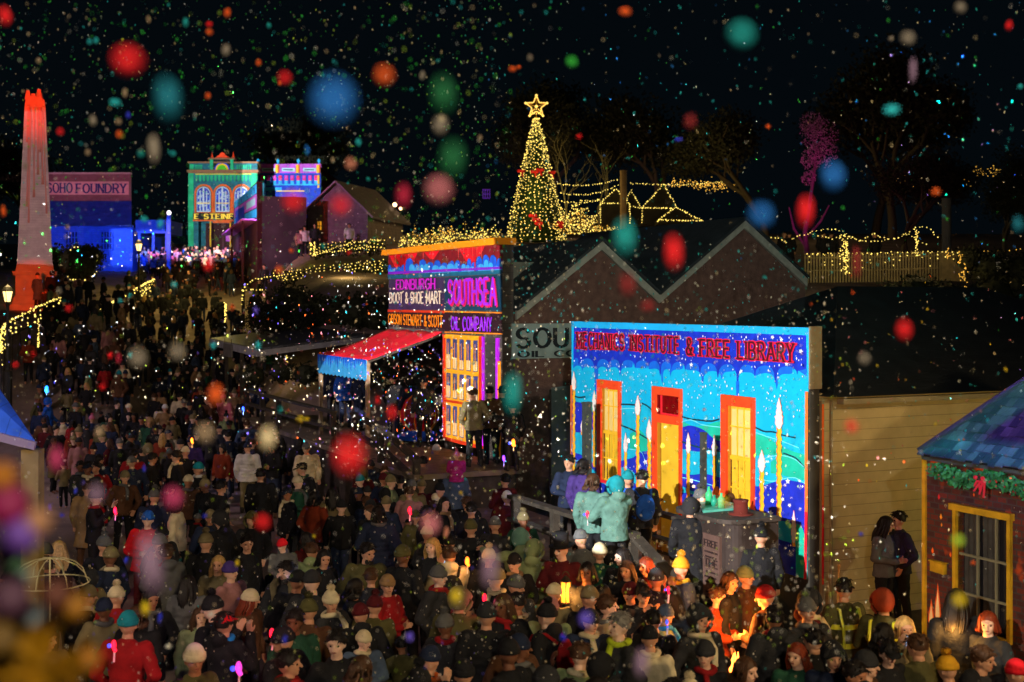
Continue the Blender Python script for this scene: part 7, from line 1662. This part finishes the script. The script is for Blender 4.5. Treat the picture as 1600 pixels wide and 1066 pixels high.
# close, far out of focus: gold leaved festive ornament at the camera's rail
fo_ = thing('festive_ornament', 'large gold leaf ornament with coloured glitter balls, blurred at the frame corner', 'ornament', (-.62,1.35,4.85))
O_ = Vector((-.62,1.35,4.85))
gold_l = mat('gold foil leaf', S(128,90,8), .45, .2, 20, metal=.2)
b = MB(); rg2 = random.Random(5)
for (x, y, d, r, n) in ((20,1050,1.7,.04,26),(62,1025,1.8,.03,14),(98,1055,1.8,.025,10),(8,990,1.7,.03,12),(112,965,1.9,.018,5),(128,1020,1.9,.018,5),(66,985,1.8,.015,4)): leaves_mb(b, P(x,y,d)-O_, r, n, .03, rg2)
b.build('gold_leaf', gold_l, fo_)
for (x, y, d, r, c) in ((118,948,1.5,.022,(230,150,20)),(140,1030,1.5,.020,(240,150,10)),(18,935,1.3,.028,(120,70,100)),(88,930,1.4,.024,(140,70,46)),(15,790,1.3,.03,(200,20,110)),(35,835,1.3,.028,(150,90,230)),(60,815,1.3,.02,(240,170,120)),(5,745,1.3,.022,(250,150,10)),(22,925,1.5,.018,(60,60,220)),(20,890,1.5,.022,(90,150,100)),(48,960,1.5,.022,(200,220,230)),(40,900,1.5,.012,(220,240,220)),(55,860,1.4,.012,(240,220,60)),(12,865,1.4,.018,(160,110,240)),(2,1000,1.3,.025,(150,110,30)),(30,905,1.45,.014,(180,230,240))):
    d *= 1.25; r *= .85
    b = MB(); b.smooth = True; p = P(x,y,d)-O_; b.ball(p, r, r, r*1.05, 14, 10); b.build('glitter_ball', mat('ball %d %d %d' % c, S(*[v*.55 for v in c]), .6, .2, 40), fo_)
b = MB(); b.smooth = True; b.tube([P(20,1200,2.3)-O_, P(40,1040,2.2)-O_, P(30,940,2.2)-O_, P(20,830,2.1)-O_, P(4,740,2.1)-O_], .006, 6); b.build('stem', mat('wire stem', (.03,.04,.01)), fo_)
lamp('rail_light', 'POINT', (.25,-.15,5.9), 3, (1,.9,.75), soft=.05)
# ================================================================== FALLING SNOW
FC = {'white': S(236,232,220), 'cream': S(226,206,160), 'green': S(60,200,70), 'lime': S(170,210,60), 'cyan': S(40,190,200), 'teal': S(20,150,150), 'blue': S(30,110,200), 'red': S(230,26,34), 'orange': S(236,96,30), 'yellow': S(230,200,30), 'pink': S(206,120,130), 'crimson': S(170,24,60), 'violet': S(110,90,220), 'grey': S(140,130,115), 'mauve': S(130,104,130), 'beige': S(170,146,116), 'dteal': S(8,104,124), 'dgreen': S(14,90,50), 'peach': S(214,136,110), 'magenta': S(190,60,110), 'cobalt': S(50,60,220), 'dred': S(130,30,34)}  # coloured beam light put into the base colour of the flakes
FK = list(FC); FM = [mat('snow '+k_, FC[k_], .8) for k_ in FK]; fi = {k_: i for i, k_ in enumerate(FK)}
rg3 = random.Random(99); b = MB()
def flake(p, r, h, key, n=0):
    b.mt(fi[key]); b.octa(p, r, h)
def scatter(n, x0, x1, y0, y1, D0, D1, keys, s0=.003, s1=.0085, el=2.2):
    for _ in range(n):
        D = D0*(D1/D0)**rg3.random(); p = P(rg3.uniform(x0,x1), rg3.uniform(y0,y1), D); r = rg3.uniform(s0,s1)*(rg3.random()*.5+.6)*(D/9)**.6
        c = Vector((0,0,0)); q_ = rg3.random(); a = rg3.uniform(-.5,.5); b.mt(fi[rg3.choice(keys)]); n0 = len(b.v); b.octa((0,0,0), r, r*rg3.uniform(1,el)); R_ = Matrix.Rotation(a, 3, 'Y') @ Matrix.Rotation(rg3.uniform(0,3), 3, 'Z')
        for i in range(n0, len(b.v)): b.v[i] = tuple(p+R_ @ Vector(b.v[i]))
scatter(2500,-40,800,-20,420,5,24,['green','green','lime','green','cyan','cream','white'],.0025,.007)
scatter(170,560,700,540,690,12,28,['pink','orange','cobalt','cobalt','violet','white','cyan'],.004,.008)
scatter(900,-40,1640,-20,1066,5,16,['white','cream','grey'],.002,.0055,2.4)
scatter(420,760,1640,-20,420,6,22,['cyan','teal','cyan','blue','green'])
scatter(950,520,900,330,720,8,24,['white','cyan','white','cream','grey'])
scatter(500,780,1300,380,560,7,20,['cyan','teal','white'])
scatter(520,380,720,420,720,7,24,['white','cream','pink','orange','violet'])
scatter(1900,-20,760,500,1066,6,18,['white','white','cream','lime','grey','grey','violet'],.0025,.007)
scatter(1600,-40,1640,-20,1066,8,20,['white','grey','cream','cyan'],.002,.006,2.6)
scatter(1300,700,1330,480,1040,6,16,['white','cream','white','lime'],.003,.008)
scatter(160,1200,1640,430,760,6,15,['white','pink','orange','yellow','cyan'])
scatter(200,1040,1340,820,1010,5,10,['cream','lime','white'])
b.build('falling_snow', FM, kind='stuff')
# big drifting flakes near the lens, each one to be told from its neighbours
def drift(x, y, w, h, key, lab, k=.66):
    # out of focus spread of this lens at distance d: 60/d-2.3 px
    w_ = min(w, h); blur = w_*k; own = w_-blur*.8; d = 60/(blur+2.3); p = P(x, y, d)
    rx = own/2*d/F; rz = rx+(h-w)/2*d/F if h > w else rx; rX = rx+(w-h)/2*d/F if w > h else rx
    bb = MB(); bb.smooth = True; rr = random.Random(int(x*7+y)); bb.ball((0,0,0), rX, rx, rz, 10, 7)
    bb.v = [tuple(c*(1+.12*rr.uniform(-1,1)) for c in v) for v in bb.v]
    o = bb.build('snowflake', FM[fi[key]]); o.location = p; o.rotation_euler = (0, rr.uniform(-.15,.15), rr.random()); tag(o, lab, 'snowflake', 'large drifting snowflakes'); return o
BIG = [(200,95,70,62,'red','huge red drifting flake above the obelisk'),(262,155,58,88,'dteal','tall dim teal flake beside the huge red one'),(520,160,92,100,'blue','biggest blue flake high over the arched shop'),(600,118,44,44,'orange','round orange-red flake next to the biggest blue flake'),
 (445,122,30,30,'red','small round red flake between two huge ones'),(692,148,56,78,'dgreen','tall dark green flake high above the curtain band'),(706,250,56,80,'dgreen','second tall dark green flake directly below another'),(688,196,34,40,'grey','greyish flake wedged between two dark green ones'),
 (685,297,58,58,'pink','large pale pink flake above the curtain band'),(630,306,34,50,'crimson','crimson flake touching the large pale pink one'),(1157,54,60,58,'teal','large teal flake in the empty sky past the star'),(893,97,26,26,'green','small bright green flake above the star'),
 (801,108,20,14,'orange','tiny orange flake above and before the star'),(977,18,28,20,'orange','flat orange flake at the top edge of sky'),(1418,60,34,30,'grey','dim grey flake high over the skyline lights'),(1426,110,20,50,'mauve','long thin mauve flake under the dim grey one'),
 (1393,172,38,26,'cyan','slanting cyan flake high over the faint pole'),(1300,276,52,60,'blue','large blue flake overlapping the magenta tree'),(1188,337,56,54,'blue','large blue flake at the second gable peak'),(1258,330,38,62,'red','tall red flake in front of the magenta trunk'),
 (1052,395,42,68,'red','tall red flake between the two gables'),(975,372,50,72,'teal','big teal flake before the amber pole foot'),(980,446,38,50,'dred','dark red flake on the first brick gable'),(1012,478,36,28,'dred','dark red smear just over the mural top edge'),
 (1462,300,28,20,'orange','slanting orange flake beside the faint pole top'),(1412,516,36,44,'red','red flake over the dark roof beside the mural'),(1330,667,34,32,'red','soft red flake on the cream side wall'),(545,713,68,80,'red','huge red flake in front of the boardwalk rail'),
 (337,617,34,46,'orange','orange-red flake over the dark street crowd'),(320,677,42,44,'beige','round beige flake above the middle of the street'),(418,685,38,52,'cream','cream flake over the striped jumper'),(88,718,36,54,'magenta','magenta flake beside the blue stall roof'),
 (270,778,44,50,'magenta','magenta-red flake by the scarlet quilted jacket'),(765,888,42,78,'mauve','tall mauve flake in front of the crowd centre'),(672,820,42,48,'pink','dusty pink flake over the crowd below the awning'),(712,932,28,34,'yellow','yellow flake on the khaki hood'),
 (235,880,56,118,'mauve','very tall violet-grey flake beside the scarlet jacket'),(800,615,40,78,'teal','tall teal flake between the oil company and the mural'),(612,645,24,32,'red','small red flake under the red awning'),(1078,190,30,34,'dred','dark red flake high right of the star'),
 (240,232,28,54,'grey','tall dim grey flake beyond the foundry roof'),(532,322,46,44,'red','glowing red flake on the gabled house wall'),(458,316,48,46,'red','glowing red flake before the balustraded hall'),(548,256,26,28,'peach','peach flake above the gabled house roof'),
 (227,950,22,34,'yellow','yellow flake near the cream bobble hat'),(8,25,28,40,'red','red flake cut by the top corner of the sky'),(470,655,20,16,'yellow','small yellow flake over the street below the verandah'),(1590,350,26,36,'dteal','teal flake at the sky edge above the slope bush'),
 (410,816,34,36,'red','reddish flake over the open street patch'),(1002,1036,36,58,'mauve','mauve flake in front of the grey-haired man'),(915,968,32,36,'violet','violet flake before the crowd under the lantern'),(1496,845,34,32,'lime','pale green flake across the cottage window'),
 (1498,938,34,34,'yellow','golden flake over the long black hair'),(215,560,40,44,'grey','dim grey round flake over the path'),(277,550,36,40,'grey','second dim grey round flake over the path'),(185,560,14,24,'crimson','narrow crimson flake above the dark street'),
 (480,235,14,22,'blue','pale blue flake over the balustraded hall'),(690,185,18,18,'cream','pale spot on the dark green flake'),(905,213,16,14,'red','small red flake beside the Christmas tree star'),(150,772,40,46,'mauve','dim mauve flake above the tan long coat') ,
 (1350,560,28,30,'grey','grey flake on the dark roof over the side wall'),(1338,410,22,60,'dred','faint dark red flake past the second gable'),(1130,785,26,28,'yellow','yellow-green flake before the kiosk corner'),(570,965,22,30,'yellow','x') ]
for q_ in BIG[:-1]: drift(*q_)
# middle sized ones, many alike
MIDC = [('orange','orange'),('red','red'),('teal','teal'),('cyan','cyan'),('cream','cream'),('grey','grey'),('beige','beige'),('peach','peach'),('cobalt','cobalt blue'),('yellow','yellow'),('white','white'),('violet','violet')]
MID = [(355,20,16,20,0),(327,38,16,14,1),(325,150,14,16,0),(232,30,12,16,6),(290,35,14,20,2),(150,63,12,16,3),(180,160,26,18,3),(145,188,18,24,5),(195,145,14,20,6),(185,190,16,16,6),(186,210,16,18,0),(94,206,18,18,1),(137,238,14,16,6),(220,240,18,18,2),(270,240,14,14,3),(250,350,16,22,3),(225,343,18,16,3),(105,355,12,14,6),(140,65,14,14,3),(200,180,12,16,8),(404,98,14,16,0),(353,78,20,26,5),(327,50,18,16,0),(362,480,16,16,0),(107,482,18,18,1),(92,455,14,18,5),(188,470,12,14,3),(203,462,12,12,2),(272,445,16,16,3),(436,422,20,20,0),(400,485,14,18,11),(333,540,16,18,3),(203,555,12,16,3),(172,555,14,18,1),(52,554,12,14,1),(24,570,16,16,1),(160,605,18,16,1),(155,675,22,28,6),(225,732,10,16,8),(118,767,10,14,8),(97,805,12,12,8),(78,792,9,16,11),(197,875,12,18,8),(250,965,12,22,8),(320,806,12,12,8),(490,838,10,10,9),(697,832,14,24,7),(590,625,14,20,1),(403,540,16,20,3),(600,505,8,10,3),(438,640,14,18,2),(480,655,14,12,9),(720,770,10,10,9),(880,996,16,20,8),(755,875,16,16,5),(905,213,12,12,1),(750,215,12,14,6),(1392,60,16,14,5),(1200,198,14,12,0),(1060,218,18,12,8),(560,222,14,18,3),(437,130,10,12,0),(660,118,14,20,5),(810,105,12,10,0),(1345,835,12,12,8),(1576,40,18,22,1),(1500,12,30,26,5),(1594,135,12,12,3),(1100,640,10,8,7),(455,392,12,12,0),(505,385,14,16,2),(545,395,12,12,1),(325,413,24,32,1),(370,880,12,16,9),(445,1000,14,20,8),(330,960,16,14,10),(263,1010,16,12,10),(640,995,20,24,11),(700,665,10,10,4),(1520,880,12,12,0),(655,450,12,12,2),(410,560,14,16,5),(828,90,14,16,5),(520,250,12,14,6),(420,40,12,14,2),(60,95,12,14,6),(40,260,14,18,5),(5,330,14,24,0),(575,280,10,10,2)]
for i, (x, y, w, h, c) in enumerate(MID):
    drift(x, y, w, h, MIDC[c][0], '', .6)['label'] = '%s drifting flake' % MIDC[c][1]
ml = defaultdict(list)
FA = [(50,250,'near the obelisk shaft'),(50,100,'over the obelisk tip'),(140,330,'before the foundry'),(240,330,'between the foundry and the arched shop'),(350,300,'before the arched shop'),(280,100,'in the sky over the foundry'),(450,250,'by the balustraded hall'),(400,60,'in the sky above the arched shop'),(540,360,'by the gabled house'),(600,80,'beside the round orange-red flake'),(760,120,'before the star'),(900,200,'past the star'),(1100,120,'in the sky over the bare tree'),(1450,80,'in the sky above the skyline lights'),(150,470,'over the stair fence'),(330,500,'over the path'),(430,460,'by the lit arch'),(50,560,'over the street corner lantern'),(200,620,'over the far street crowd'),(450,650,'below the grey verandah'),(600,620,'under the red awning'),(700,450,'over the shop signs'),(100,780,'over the open earth patch'),(230,800,'near the scarlet jacket'),(350,820,'over the clearing'),(500,830,'over the families'),(700,800,'below the boardwalk'),(850,1000,'under the lantern'),(250,980,'near the bobble hat'),(420,980,'near the red and white light toy'),(640,980,'in the crowd centre'),(1100,640,'before the mural'),(1350,800,'near the couple'),(1520,860,'at the cottage window'),(1590,100,'at the outer sky edge')]
for o in [o for o in SC.objects if o.name.startswith('snowflake') and o['label'].endswith('drifting flake')]:
    p = o.location; x = 800+p.x/p.y*F; y = HY+(CH-p.z)/p.y*F
    if o['label'].count(' ') < 3: a = min(FA, key=lambda q_: (q_[0]-x)**2+(q_[1]-y)**2)[2]; ml['small %s %s' % (o['label'], a)].append((x, o))
LO2 = LO
for lab, os_ in ml.items():
    os_.sort(key=lambda q_: q_[0])
    for i, (x, o) in enumerate(os_): o['label'] = lab if len(os_) == 1 else LO2[min(i,7)]+' '+lab
